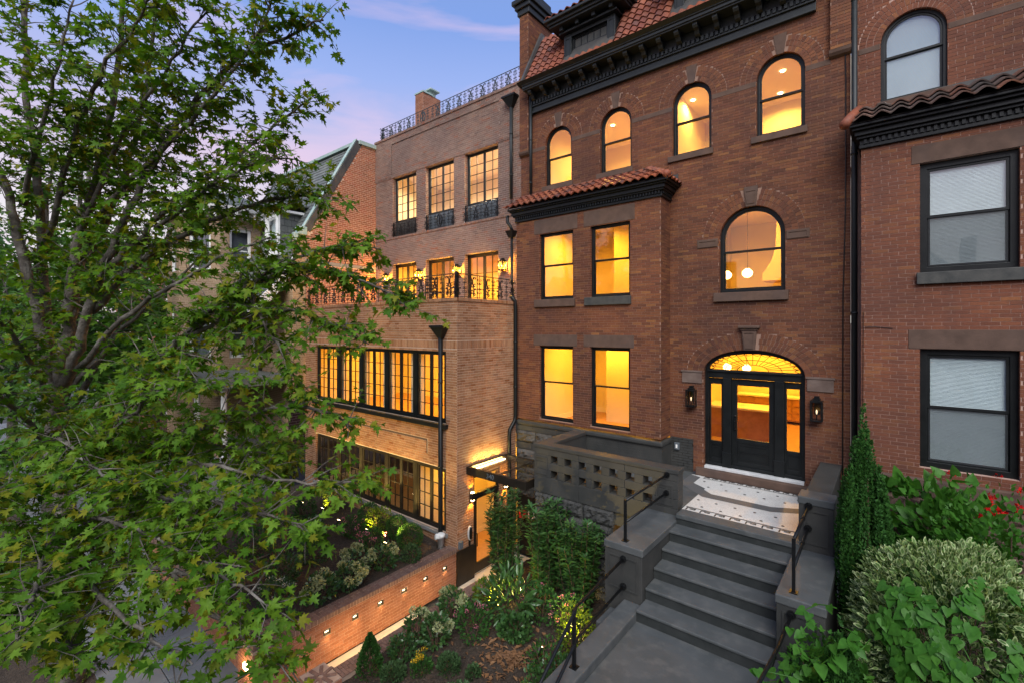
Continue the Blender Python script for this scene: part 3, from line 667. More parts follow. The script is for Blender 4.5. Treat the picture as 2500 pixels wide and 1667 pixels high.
# painted stone base under the bay
B1b = Bricks(MB()); wall(B1b, FB, -6.2, -4.16, 2.3, 3.80, [], proud=.004, jt=.010); wall(B1b, side(-4.16), -.6, 0, 2.3, 3.80, [], proud=.004, jt=.010); wall(B1b, F0, -4.18, -3.62, 3.16, 3.97, [], proud=.004)
bb = B1b.wall.build('painted_base', 'grey_paint', H1); B1b.finish(bb, 'grey_paint', limit=120)
mb = MB(); mb.box(-8.56, -4.12, -.66, -.0, 3.80, 3.93); o = mb.build('water_table', 'grey_paint', H1, bevel=.04)
mb = MB(); mb.box(-8.56, -4.15, -.55, .0, .0, 3.80); mb.build('base_core', 'grey_paint', H1)
def rock(mb, F, u0, u1, z0, z1, n, amp, nx=8, nz=5):
    """rock-faced stone front"""
    g = [[None]*(nz+1) for _ in range(nx+1)]
    for i in range(nx+1):
        for j in range(nz+1):
            e = i in (0, nx) or j in (0, nz)
            g[i][j] = F.p(u0+(u1-u0)*i/nx, z0+(z1-z0)*j/nz, n if e else n+random.uniform(.15, 1)*amp)
    b = len(mb.v)
    for col in g: mb.v += [tuple(p) for p in col]
    for i in range(nx):
        for j in range(nz):
            q = b+i*(nz+1)+j; mb.f.append((q, q+nz+1, q+nz+2, q+1)); mb.r.append(0)
    for i in range(nx):
        for j in (0, nz): mb.face([g[i][j], g[i+1][j], F.p(u0+(u1-u0)*(i+1)/nx, z0 if j == 0 else z1, -.1), F.p(u0+(u1-u0)*i/nx, z0 if j == 0 else z1, -.1)])
    for j in range(nz):
        for i in (0, nx): mb.face([g[i][j], g[i][j+1], F.p(u0 if i == 0 else u1, z0+(z1-z0)*(j+1)/nz, -.1), F.p(u0 if i == 0 else u1, z0+(z1-z0)*j/nz, -.1)])
z = 3.80
for k, (h, rk) in enumerate(((.16, 0), (.34, 1), (.20, 0), (.36, 1), (.34, 1), (.34, 1), (.34, 1))):
    u = -8.55 + (.0 if k % 2 else -.25)
    while u < -6.2:
        ue = min(u+random.uniform(.55, .9), -6.2); a = max(u, -8.55); u = ue
        if ue-a < .1: continue
        mb = MB()
        if rk: rock(mb, FB, a+.008, ue-.008, z-h+.008, z-.008, .01, .09)
        else: mb.fbox(FB, a+.004, ue-.004, z-h+.004, z-.004, -.05, .03)
        mb.build('base_stone', 'rustic_stone' if rk else 'grey_paint', H1, bevel=0 if rk else .006)
    z -= h
mb = MB(); mb.box(-8.5, -6.7, -.60, -.545, 0, z); mb.build('basement_panel', 'bronze_metal', H1, label='brown panelled basement wall below the stones')
# downspouts
def pipe(H, pts, r, mat='black_paint', name='downspout', bands=()):
    mb = MB(); mb.tube(pts, r, 10)
    for p in bands: mb.tube([Vector(p)-ZV*.02, Vector(p)+ZV*.02], r*1.18, 10)
    return mb.build(name, mat, H, True)
pipe(H1, [(-8.40, -.10, 13.6), (-8.40, -.10, 10.63)], .045, 'cornice_paint', bands=[(-8.4, -.1, 12.3), (-8.4, -.1, 11)])
# rooms of the middle house
room(H1, -8.4, -4.42, -.45, 3.6, 3.62, 6.75, [(-7.2, 1.6), (-5.6, 1.6)], 90); room(H1, -8.4, -4.42, -.45, 3.6, 7.05, 10.0, [(-7.3, 1.4), (-5.55, .55)], 85)
room(H1, -4.38, -.7, .03, 7.5, 3.36, 6.72, [(-2.0, 3.2), (-3.2, 6.4)], 125); room(H1, -4.38, -.7, .03, 6.5, 7.0, 10.2, [(-3.4, 3.6), (-1.6, 2.2)], 90)
room(H1, -8.4, -4.62, .03, 4.2, 10.45, 13.2, [(-6.95, 2.4), (-5.4, 3.2)], 105, (1, .56, .09)); room(H1, -4.58, -.7, .03, 4.2, 10.45, 13.2, [(-4.38, 2.35), (-2.1, 2.25), (-2.35, 3.5)], 62, (1, .56, .09))
for (x, z0, z1) in ((-6.32, 3.62, 6.75), (-6.05, 7.05, 10.0)):
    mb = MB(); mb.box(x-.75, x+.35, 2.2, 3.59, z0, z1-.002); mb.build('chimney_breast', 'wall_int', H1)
# ------------------------------------------------------------------ entrance
F_ = Fr((0, .13, 0), (1, 0, 0), (0, -1, 0))
mb = MB(); o = Op(-3.375, -1.345, 3.40, 5.60, .525); mb.ring(F_, o.outline(.0), o.outline(.075), -.08, .03); mb.fbox(F_, -3.30, -1.42, 5.46, 5.62, -.06, .035); mb.fbox(F_, -3.31, -1.41, 5.60, 5.635, -.06, .07)
for a in (-2.98, -1.92): mb.fbox(F_, a, a+.18, 3.40, 5.46, -.06, .045); mb.fbox(F_, a-.012, a+.192, 3.40, 3.72, -.05, .06); mb.fbox(F_, a-.02, a+.20, 3.72, 3.75, -.05, .068)
ent = mb.build('entrance_frame', 'black_paint', H1, bevel=.006)
fan = Op(-3.30, -1.42, 5.635, 5.65, .40); mb = MB(); mb.ring(F_, Op(-3.31, -1.41, 5.63, 5.64, .445).outline(), fan.outline(.02), -.05, .0); fl = mb.build('fanlight', 'black_paint', ent)
pane(F_, fan.outline(.01), -.03, fl)
fc = -2.36
def ell(t, k): return (fc+.93*k*math.cos(t), 5.655+.385*k*math.sin(t))
for k in range(1, 16):
    t = math.pi*k/16; mb = MB(); mb.tube([F_.p(*ell(t, .34), -.012), F_.p(*ell(t, .99), -.012)], .0075, 4); mb.build('glazing_bar', 'black_paint', fl)
for kk in (.34, .62):
    mb = MB(); mb.tube([F_.p(*ell(math.pi*i/24, kk), -.012) for i in range(25)], .0085, 4); mb.build('glazing_bar', 'black_paint', fl)
for k in range(16):
    t0, t1 = math.pi*k/16, math.pi*(k+1)/16; mb = MB(); mb.tube([F_.p(*ell(t0+(t1-t0)*i/6, .97-.09*math.sin(math.pi*i/6)), -.012) for i in range(7)], .0075, 4); mb.build('glazing_bar', 'black_paint', fl)
def leaf_door(a, b, z0, z1, gz0, st, n=0.0, name='door', panels=1):
    mb = MB(); mb.fbox(F_, a, a+st, z0, z1, n-.045, n); mb.fbox(F_, b-st, b, z0, z1, n-.045, n); mb.fbox(F_, a+st, b-st, z1-.14, z1, n-.045, n)
    mb.fbox(F_, a+st, b-st, z0, gz0-.09, n-.04, n-.012); mb.fbox(F_, a+st, b-st, gz0-.09, gz0, n-.045, n+.004); mb.fbox(F_, a+st, b-st, z0, z0+.16, n-.045, n)
    d = mb.build(name, 'black_paint', ent, bevel=.005)
    for i in range(panels):
        h0, h1 = z0+.20, gz0-.13; hh = (h1-h0)/panels; q = Op(a+st+.03, b-st-.03, h0+i*hh+.01, h0+(i+1)*hh-.01); mb = MB(); mb.ring(F_, q.outline(), q.outline(.018), n-.015, n-.002); mb.build('panel', 'black_paint', d)
    pane(F_, [(a+st-.005, gz0), (b-st+.005, gz0), (b-st+.005, z1-.135), (a+st-.005, z1-.135)], n-.025, d); return d
d_ = leaf_door(-2.803, -1.917, 3.41, 5.45, 4.10, .12, -.01, panels=2)
leaf_door(-3.303, -2.977, 3.41, 5.45, 3.98, .045, -.01, 'sidelight'); leaf_door(-1.743, -1.417, 3.41, 5.45, 3.98, .045, -.01, 'sidelight')
mb = MB(); mb.fbox(F_, -2.745, -2.695, 4.28, 4.54, -.01, .012); mb.tube([F_.p(-2.72, 4.50, .01), F_.p(-2.72, 4.49, .06), F_.p(-2.72, 4.32, .06), F_.p(-2.72, 4.31, .01)], .012, 6); mb.lathe(F_.p(-2.72, 4.60, .012), [(.02, 0), (.028, .01), (.02, .02)], 8); mb.build('handle', 'iron', d_)
mb = MB(); mb.box(-3.36, -1.36, -.03, .12, 3.34, 3.40); mb.build('threshold', 'marble', ent, bevel=.006)
mb = MB(); mb.box(-3.52, -1.28, -.16, .14, 3.17, 3.34); mb.build('door_step', 'brownstone', H1, bevel=.012)
# ================================================================== brick town house with wing and roof terrace (left of the middle house)
H2 = thing('town_house', 'taupe and beige brick house with steel windows, projecting wing and scrolled iron terrace railings', 'house', (-12.5, 0, 0))
w2 = MB(); B2 = Bricks(w2); U0, U1 = -16.53, -8.84
upw = [(-15.37, -13.9), (-13.36, -11.85), (-11.32, -9.79)]
wall(B2, F0, U0, U1, 7.25, 14.2, [Op(a, b, 10.23, 12.60) for a, b in upw]+[Op(a, b, 7.25, 9.14) for a, b in upw], bl=.203, ch=.0677, jt=.01, rev=.22)
Fp = front(-.028)
wall(B2, Fp, U0, U1, 13.95, 14.2, [], bl=.203, ch=.0677, jt=.01); wall(B2, Fp, U0, -15.42, 12.66, 13.95, [], bl=.203, ch=.0677, jt=.01); wall(B2, Fp, -9.74, U1, 12.66, 13.95, [], bl=.203, ch=.0677, jt=.01)
wall(B2, side(-8.84), -.03, .0, 12.66, 14.2, [], bl=.203, ch=.0677, jt=.01)
rowlock(B2, F0, U0, U1, 12.60, 12.66, .022); rowlock(B2, F0, U0, U1, 10.155, 10.225, .03)
rowlock(B2, Fp, U0-.02, U1, 14.205, 14.29, .035)
w2.box(U0, U1, -.02, .35, 14.19, 14.27)
W2 = w2.build('wall', 'mortar_taupe', H2); B2.finish(W2, 'brick_taupe', limit=120)
wm = MB(); B2w = Bricks(wm); FW_ = front(-3.02); SX = side(-8.57)
gl = [Op(-15.72, -8.98, 4.10, 6.02), Op(-15.72, -8.98, 1.25, 2.93)]
wall(B2w, FW_, -16.47, -8.57, .85, 6.07, gl, bl=.203, ch=.0677, jt=.01, rev=.2, cover=[(-15.5, -9.72, 3.56, 3.62), (-9.76, -9.70, 3.2, 3.62)])
wall(B2w, FW_, -16.47, -8.57, 6.29, 7.3, [], bl=.203, ch=.0677, jt=.01)
wall(B2w, SX, -3.02, -.62, 0, 6.07, [Op(-2.42, -1.36, 0, 2.68)], bl=.203, ch=.0677, jt=.01, rev=.1)
wall(B2w, SX, -3.02, -.62, 6.29, 7.3, [], bl=.203, ch=.0677, jt=.01)
wm.face([FW_.p(-16.47, 6.07), FW_.p(-8.57, 6.07), FW_.p(-8.57, 6.29), FW_.p(-16.47, 6.29)]); wm.face([SX.p(-3.02, 6.07), SX.p(-.62, 6.07), SX.p(-.62, 6.29), SX.p(-3.02, 6.29)])
rowlock(B2w, FW_, -16.47, -8.57, 6.08, 6.275, .006); rowlock(B2w, SX, -3.02, -.62, 6.08, 6.275, .006)
rowlock(B2w, FW_, -16.47, -8.54, 7.305, 7.39, .03); rowlock(B2w, SX, -3.05, -.62, 7.305, 7.39, .03)
wm.box(-16.4, -8.60, -2.99, -2.75, 7.2, 7.375); wm.box(-8.8, -8.59, -2.99, -.62, 7.2, 7.375); wm.box(-16.4, -8.60, -2.9, .0, 7.15, 7.24)
W2w = wm.build('wing_wall', 'mortar_beige', H2); B2w.finish(W2w, 'brick_beige', limit=300)
for a, b, z0, z1 in ((-15.5, -9.72, 3.56, 3.615), (-9.76, -9.715, 3.2, 3.56)):
    stone(H2, FW_, a, b, z0, z1, .003, 'panel_groove', 'brownstone', 0, -.03)
stone(H2, FW_, -15.8, -8.9, 3.985, 4.10, .10, 'window_ledge', 'black_paint'); stone(H2, FW_, -15.8, -8.9, 1.16, 1.25, .08, 'window_ledge', 'concrete')
xs = [-15.70, -14.32, -12.98, -11.64, -10.30, -9.0]
for a, b in zip(xs[:-1], xs[1:]):
    casement(H2, FW_, a, b, 4.11, 6.02, -.07, 2, 2, 5, fw=.075, sw=.05); casement(H2, FW_, a, b, 1.26, 2.93, -.07, 2, 2, 4, fw=.075, sw=.05, mat='bronze_metal')
for i, (a, b) in enumerate(upw):
    casement(H2, F0, a, b, 10.82, 12.59, -.17, 2, 2, 5, fw=.045, sw=.04, mat='cornice_paint'); mb = MB(); mb.fbox(F0, a+.01, b-.01, 10.235, 10.82, -.22, -.14); mb.build('spandrel_panel', 'grey_panel' if i else 'dark_flash', H2)
    casement(H2, F0, a, b, 7.25, 9.13, -.17, 2, 2, 3, fw=.06, sw=.055, name='terrace_door', mat='bronze_metal')
room(H2, -16.3, -8.95, .04, 3.2, 10.05, 13.0, [(-14.8, 1.0), (-12.3, 1.1), (-10.7, 1.1), (-9.9, 1.9)], 125, (1, .76, .48)); room(H2, -16.3, -8.95, .24, 3.4, 7.2, 9.75, [(-14.6, 1.3), (-12.4, 1.5), (-10.3, 1.3)], 150)
room(H2, -16.3, -8.72, -2.80, 1.2, 3.85, 6.65, [(-15.0, -1.0), (-13.0, -1.0), (-11.2, -1.0), (-9.6, -1.0)], 95); room(H2, -10.28, -8.60, -2.80, 0, 0.02, 3.5, [(-9.5, -1.2)], 95, skip=('x1',)); room(H2, -16.3, -10.32, -2.80, 0, .9, 3.5, [(-14.2, -.6)], 3, wallm='brownstone', disc=False)
# inner wall fins seen between the wing windows
for x in xs[1:-1]:
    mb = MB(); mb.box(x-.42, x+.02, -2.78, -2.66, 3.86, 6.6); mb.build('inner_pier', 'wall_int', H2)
# chimney on the roof
mc = MB(); Bc = Bricks(mc); cx0, cx1 = -14.75, -14.40
for F, a, b in ((front(1.0), -15.2, -14.72), (side(-14.72), 1.0, 1.95)): wall(Bc, F, a, b, 14.0, 16.25, [], bl=.203, ch=.0677, jt=.01)
mc.box(-15.2, -14.72, 1.0, 1.95, 16.2, 16.25); mc = mc.build('chimney', 'mortar_taupe', H2); Bc.finish(mc, 'brick_garden', limit=40)
mb = MB(); mb.box(-15.24, -14.68, .98, 1.5, 16.25, 16.31); mb.box(-15.1, -14.8, 1.45, 1.75, 16.3, 16.5); mb.box(-15.22, -14.66, 1.36, 1.86, 16.5, 16.55); mb.build('chimney_cap', 'copper_green', H2)
mb = MB(); mb.box(U0, U1, .3, 6, 14.0, 14.05); mb.build('roof', 'gravel_roof', H2)
# rainwater heads and downspouts
def leader(H, x, y, z, F, r=.05):
    mb = MB(); h = .16; w0, w1 = .24, .06
    mb.hexa([F.p(x-w1, z-.28, 0), F.p(x+w1, z-.28, 0), F.p(x+w0, z, 0), F.p(x-w0, z, 0), F.p(x-w1, z-.28, .12), F.p(x+w1, z-.28, .12), F.p(x+w0, z, .24), F.p(x-w0, z, .24)], 0); mb.fbox(F, x-w0-.02, x+w0+.02, z, z+.06, 0, .26)
    mb.build('rainwater_head', 'black_paint', H, bevel=.005)
leader(H2, -9.11, 0, 6.62, FW_); pipe(H2, [(-9.11, -3.1, 6.4), (-9.11, -3.1, 1.2), (-9.11, -3.1, 1.12)], .06, bands=[(-9.11, -3.1, 5.2), (-9.11, -3.1, 3.0)])
leader(H2, -9.17, 0, 13.80, Fp); pipe(H2, [(-9.17, -.1, 13.55), (-9.17, -.1, 10.66)], .05, 'cornice_paint', bands=[(-9.17, -.1, 12.7), (-9.17, -.1, 11.4)])
pipe(H2, [(-8.80, -.72, 9.95), (-8.80, -.72, 9.75), (-8.72, -.68, 9.62), (-8.66, -.68, 9.5)], .05); mb = MB(); mb.hexa([(-8.74, -.62, 9.28), (-8.60, -.62, 9.28), (-8.52, -.6, 9.48), (-8.80, -.6, 9.48), (-8.74, -.74, 9.28), (-8.60, -.74, 9.28), (-8.52, -.84, 9.48), (-8.80, -.84, 9.48)], 0); mb.build('rainwater_head', 'black_paint', H2)
pipe(H2, [(-8.67, -.68, 9.3), (-8.67, -.68, 7.95), (-8.64, -.7, 7.9)], .04)
pipe(H2, [(-8.62, -.80, 7.52), (-8.55, -.80, 7.50), (-8.50, -.74, 7.40), (-8.49, -.73, 7.2), (-8.49, -.73, 4.05), (-8.50, -.76, 3.9), (-8.50, -.98, 3.68), (-8.50, -1.0, 3.5), (-8.50, -1.0, .05)], .055, bands=[(-8.49, -.73, 6.2), (-8.49, -.73, 4.9), (-8.5, -1.0, 2.6)])
# ---- scrolled iron railings
def scroll(c, r, a0, turns, sgn, n=12):
    return [(c[0]+sgn*(r*(1-.62*i/n))*math.cos(a0+turns*2*math.pi*i/n), c[1]+(r*(1-.62*i/n))*math.sin(a0+turns*2*math.pi*i/n)) for i in range(n+1)]
def rail_mod(w, h, kind, t=.011):
    """one ornamental panel centred on 0, from z 0 to h"""
    mb = MB(); G = front(0)
    def cv(pts, q=t): mb.tube([G.p(u, z, 0) for u, z in pts], q, 4)
    if kind == 'lyre':
        for s in (-1, 1):
            cv([(s*.045*w/.5+s*.03*math.sin(math.pi*2*i/12), .04+(h-.1)*i/12) for i in range(13)], t*1.25)
            for (z, r, a) in ((h*.86, .045, -.6), (h*.55, .05, .8), (h*.18, .05, 2.4)): cv([(s*.09+x, zz) for x, zz in scroll((0, z), r, a, .85, s)], t*1.1)
            mb.lathe(G.p(s*.115, h*.40, 0), [(.0, -.03), (.026, -.008), (.02, .018), (0, .03)], 6)
        cv([(.03*math.cos(2*math.pi*i/12), h*.62+.10*math.sin(2*math.pi*i/12)) for i in range(13)], t); cv([(.035*math.cos(2*math.pi*i/10), h*.27+.05*math.sin(2*math.pi*i/10)) for i in range(11)], t*1.2)
    elif kind == 'bar':
        cv([(0, 0), (0, h)], t*.75)
        for z in (h*.26, h*.42, h*.66, h*.82):
            for s in (-1, 1): cv([(s*.045+x, zz) for x, zz in scroll((0, z), .034, 2.5 if (z*10) % 2 < 1 else -2.5, .8, s, 9)], t*.8)
    elif kind == 'oval':
        for k in (1, .86): cv([(.15*k*math.cos(2*math.pi*i/20), h/2+.24*k*(h/.55)*math.sin(2*math.pi*i/20)) for i in range(21)], t)
        cv([(-.02, h*.20), (-.02, h*.82)], t*1.4); cv([(.015, h*.24), (.015, h*.78)], t)
        cv([(-.02, h*.82), (.06, h*.80), (.085, h*.66), (.02, h*.54), (.10, h*.44), (.08, h*.28), (-.02, h*.20)], t*1.2); cv([(-.10, h*.42), (-.07, h*.54), (-.055, h*.40), (-.02, h*.3)], t)
    return mb
RM = {}
def railing(P, a, b, z, h, mat, pitch=.30, name='railing', mono=None):
    """rail between two points: top and bottom bars + alternating panels"""
    a, b = Vector(a), Vector(b); L = (b-a).length; rz = math.atan2(b.y-a.y, b.x-a.x)
    mb = MB(); mb.tube([a+ZV*(z+h), b+ZV*(z+h)], .014, 6); mb.tube([a+ZV*(z+.025), b+ZV*(z+.025)], .009, 4); r = mb.build(name, mat, P)
    k = max(2, round(L/pitch)); st = L/k
    for i in range(k+1):
        kind = ('lyre', 'bar')[i % 2]
        if mono is not None and i == mono: kind = 'oval'
        if mono is not None and abs(i-mono) == 1: kind = 'bar'
        key = (kind, round(h, 2), mat)
        if key not in RM: RM[key] = rail_mod(.5, h, kind).mesh('scroll_panel', mat)
        p = a+(b-a)*(i/k); inst(RM[key], 'scroll_panel', r, (p.x, p.y, z), (0, 0, rz))
    for p in (a, b): mb = MB(); mb.box(p.x-.015, p.x+.015, p.y-.015, p.y+.015, z-.02, z+h+.01); mb.build('post', mat, r)
    return r
railing(H2, (-16.12, .06, 0), (-8.86, .06, 0), 14.29, .52, 'iron_top', .28, mono=9)
railing(H2, (-16.12, .06, 0), (-16.12, 2.2, 0), 14.29, .52, 'iron_top', .3)
railing(H2, (-16.3, -2.97, 0), (-8.63, -2.97, 0), 7.40, .62, 'iron', .285); railing(H2, (-8.63, -2.97, 0), (-8.63, -.70, 0), 7.40, .62, 'iron', .285)
mb = MB(); mb.box(-8.665, -8.595, -3.005, -2.935, 7.38, 8.06); mb.build('corner_post', 'iron', H2)
for i, (a, b) in enumerate(upw): railing(H2, (a+.04, -.0, 0), (b-.04, -.0, 0), 10.24, .55, 'iron', .24, 'window_guard', mono=3 if i == 1 else None)
# ---- glazed side entrance
FD = Fr((-8.62, 0, 0), (0, 1, 0), (1, 0, 0)); mb = MB(); o = Op(-2.41, -1.37, .0, 2.66); mb.ring(FD, o.outline(), Op(-2.36, -1.42, -.05, 2.61).outline(), -.05, .03); mb.fbox(FD, -2.36, -1.42, 2.10, 2.18, -.05, .03); sd_ = mb.build('entrance_frame', 'bronze_metal', H2, bevel=.004)
pane(FD, [(-2.36, 2.18), (-1.42, 2.18), (-1.42, 2.61), (-2.36, 2.61)], -.01, sd_)
mb = MB(); q = Op(-2.35, -1.43, .03, 2.09); mb.ring(FD, q.outline(), Op(-2.26, -1.52, .30, 2.02).outline(), -.03, .02); sdd = mb.build('door', 'bronze_metal', sd_, bevel=.004); pane(FD, [(-2.26, .30), (-1.52, .30), (-1.52, 2.02), (-2.26, 2.02)], -.005, sdd)
mb = MB(); mb.tube([FD.p(-2.30, 1.12, .02), FD.p(-2.30, 1.12, .08), FD.p(-2.30, .78, .08), FD.p(-2.30, .78, .02)], .013, 6); mb.build('handle', 'iron', sdd)
# ================================================================== right neighbour
H3 = thing('row_house', 'red brick row house at the right edge with blinds in wide sash windows', 'house', (1, 0, 0))
w3 = MB(); B3 = Bricks(w3); a3 = Op(-.12, .82, 10.9, 12.03, .47, .335)
wall(B3, F0, -.57, 4.4, 10.1, 15.5, [a3], ch=.066, bl=.23)
rb = [Op(.42, 1.61, 7.56, 9.46), Op(.42, 1.61, 4.20, 6.25)]
wall(B3, FB, -.39, 4.4, 4.0, 10.0, rb, ch=.066, bl=.23); wall(B3, Fr((-.39, 0, 0), (0, -1, 0), (-1, 0, 0)), 0, .6, 4.0, 10.0, [], ch=.066, bl=.23)
W3 = w3.build('wall', 'mortar_right', H3)
for q in arch_ring(F0, a3, 3, .11, .008): B3.rest.prism(F0, q, -.01, .007, None, False)
B3.finish(W3, 'brick_right')
stone(H3, F0, -.17, .88, 10.77, 10.90, .07, 'sill'); stone(H3, F0, -.46, -.125, 11.93, 12.04, .0125, 'belt_course'); stone(H3, F0, .825, 4.4, 11.93, 12.04, .0125, 'belt_course')
stone(H3, FB, .31, 1.85, 9.46, 9.78, .014, 'lintel'); stone(H3, FB, .27, 1.85, 6.25, 6.58, .014, 'lintel'); stone(H3, FB, .38, 1.72, 7.36, 7.56, .08, 'sill', 'slate_sill')
mb = MB(); mb.box(-.40, 4.4, -.70, -.0, 3.72, 4.02); mb.build('water_table', 'brownstone', H3, bevel=.02); mb = MB(); mb.box(-.39, 4.4, -.64, 0, 1.2, 3.72); mb.build('base_core', 'brownstone', H3)
for k in range(3):
    for i in range(7): mb = MB(); rock(mb, front(-.64), -.39+i*.7+(.3 if k % 2 else 0), .30+i*.7+(.3 if k % 2 else 0), 3.71-(k+1)*.36, 3.70-k*.36, .01, .06); mb.build('base_stone', 'brownstone', H3)
double_hung(H3, F0, a3, n=-.08, fw=.06, zm=11.75, gm='glass_strong')
for o in rb:
    w_ = double_hung(H3, FB, o, n=-.10, fw=.10, sw=.05, zm=(o.z0+o.top)/2+.02, gm='glass_strong')
    mb = MB(); mb.face([FB.p(o.u0+.12, o.z0+.12, -.115), FB.p(o.u1-.12, o.z0+.12, -.115), FB.p(o.u1-.12, (o.z0+o.top)/2, -.115), FB.p(o.u0+.12, (o.z0+o.top)/2, -.115)]); mb.build('insect_screen', 'insect_screen', w_)
mb = MB(); mb.box(-.575, -.30, .004, .05, 3.0, 10.2); mb.build('party_wall', 'mortar_right', H3)
for F, o, n in ((F0, a3, -.135), (FB, rb[0], -.155), (FB, rb[1], -.155)):
    ztop = o.top-.03; zb = o.z0+.06; k = int((ztop-zb)/.022); mb = MB()
    for i in range(k):
        z = zb+i*.022; mb.hexa([F.p(o.u0+.05, z+.019, n-.006), F.p(o.u1-.05, z+.019, n-.006), F.p(o.u1-.05, z+.0215, n-.006), F.p(o.u0+.05, z+.0215, n-.006), F.p(o.u0+.05, z, n+.006), F.p(o.u1-.05, z, n+.006), F.p(o.u1-.05, z+.002, n+.006), F.p(o.u0+.05, z+.002, n+.006)], 0)
    mb.build('blind', 'blind', H3)
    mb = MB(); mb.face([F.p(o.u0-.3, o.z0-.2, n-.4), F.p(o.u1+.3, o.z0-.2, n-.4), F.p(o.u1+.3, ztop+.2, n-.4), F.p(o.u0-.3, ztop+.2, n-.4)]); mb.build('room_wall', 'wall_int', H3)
c3 = MB()
for z0, z1, n0, n1 in ((9.90, 9.97, 0, .06), (9.97, 10.06, 0, .045), (10.06, 10.11, 0, .12), (10.11, 10.19, 0, .17), (10.19, 10.24, 0, .24), (10.24, 10.29, 0, .30)): c3.box(-.39-n1*.55, 4.4, -.6-n1, 0, z0, z1, 0)
c3 = c3.build('bay_cornice', 'black_paint', H3, bevel=.01); dentils(c3, FB, -.37, 2.3, 9.975, 10.055, .04, .085, .045, .085, 'black_paint')
mb = MB(); mb.face([(-.56, -.92, 10.29), (4.4, -.92, 10.29), (4.4, 0, 10.82), (-.35, 0, 10.82)]); mb.face([(-.56, -.92, 10.29), (-.35, 0, 10.82), (-.56, 0, 10.29)]); r3 = mb.build('bay_roof', 'dark_flash', H3)
t3 = tile_mesh(.255, .46, .075, mat='terracotta_old'); u3 = Vector((0, .92, .53)).normalized()
tile_slope(r3, t3, (-.50, -.95, 10.29), (1, 0, 0), u3, 12, 3, .258, .36, lambda p, c, r: inview(p, 300))
mb = MB(); mb.tube([(-.62, -.93, 10.31), (-.55, -.55, 10.55), (-.45, -.05, 10.86)], [.09, .09, .08], 10, .1); mb.build('hip_tile', 'terracotta', r3, True)
mb = MB(); mb.box(.5, 4.4, -.03, -.008, 10.80, 10.92); mb.build('wall_flashing', 'dark_flash', r3); mb = MB(); mb.box(-.3, .9, -.10, -.0, 10.74, 10.78); mb.build('mortar_fillet', 'concrete', r3)
pipe(H3, [(-.515, -.10, 15.5), (-.515, -.10, 3.0)], .05, 'cornice_paint', bands=[(-.515, -.1, 13), (-.515, -.1, 10.0), (-.515, -.1, 6.9)])
mb = MB(); mb.tube([(-.66, -.02, 15), (-.67, -.025, 12.4), (-.655, -.02, 11.5), (-.66, -.02, 9.0), (-.70, -.03, 7.2), (-.71, -.02, 3.4)], .011, 5); mb.build('cable', 'iron', H3)
mb = MB(); mb.tube([(-.36, -.615, 6.9), (-.36, -.62, 6.62), (-.2, -.615, 6.63), (.0, -.615, 6.61), (.06, -.615, 6.6)], .006, 5); mb.build('cable', 'iron', H3); mb = MB(); mb.tube([(-.36, -.615, 6.64), (-.37, -.615, 4.1)], .005, 5); mb.build('cable', 'iron', H3)
# ================================================================== gabled house on the left
H4 = thing('gabled_house', 'orange brick gabled house with grey slate roof, white dormer and green copper coping', 'house', (-19, -1, 0))
w4 = MB(); B4 = Bricks(w4); SG = side(-16.52)
def gtop(y): return 14.0 if y > -.79 else 14.0+(y+.79)*1.81
wall(B4, SG, -2.97, 0.08, 6.9, 14.0, [], bl=.21, ch=.076, jt=.016, top=gtop, cover=[(-3, 0, 8.98, 9.12)])
W4 = w4.build('gable_wall', 'mortar_gable', H4); B4.finish(W4, 'brick_gable', limit=300)
mb = MB(); mb.fbox(SG, -2.97, 0, 8.98, 9.12, -.02, .012); mb.build('render_band', 'concrete', H4)
mb = MB(); mb.box(-16.62, -16.44, -.82, 1.5, 14.0, 14.16); mb.build('coping', 'copper_green', H4, bevel=.01)
for (p0, p1) in (((-.82, 14.14), (-2.98, 10.24)),):
    mb = MB(); mb.hexa([(-16.74, p0[0], p0[1]), (-16.56, p0[0], p0[1]), (-16.56, p1[0], p1[1]), (-16.74, p1[0], p1[1]), (-16.74, p0[0]-.08, p0[1]+.06), (-16.52, p0[0]-.08, p0[1]+.06), (-16.52, p1[0]-.08, p1[1]+.06), (-16.74, p1[0]-.08, p1[1]+.06)], 0); mb.build('coping', 'copper_green', H4)
    mb = MB(); mb.hexa([(-16.535, p0[0]+.16, p0[1]-.12), (-16.50, p0[0]+.16, p0[1]-.12), (-16.50, p1[0]+.16, p1[1]-.10), (-16.535, p1[0]+.16, p1[1]-.10), (-16.535, p0[0]-.06, p0[1]), (-16.50, p0[0]-.06, p0[1]), (-16.50, p1[0]-.06, p1[1]), (-16.535, p1[0]-.06, p1[1])], 0); mb.build('flashing', 'dark_flash', H4)
mb = MB(); mb.box(-16.68, -16.46, -3.3, -2.95, 10.0, 10.3); mb.box(-16.66, -16.5, -3.42, -3.25, 9.75, 10.05); mb.build('copper_end', 'copper_green', H4, bevel=.02)
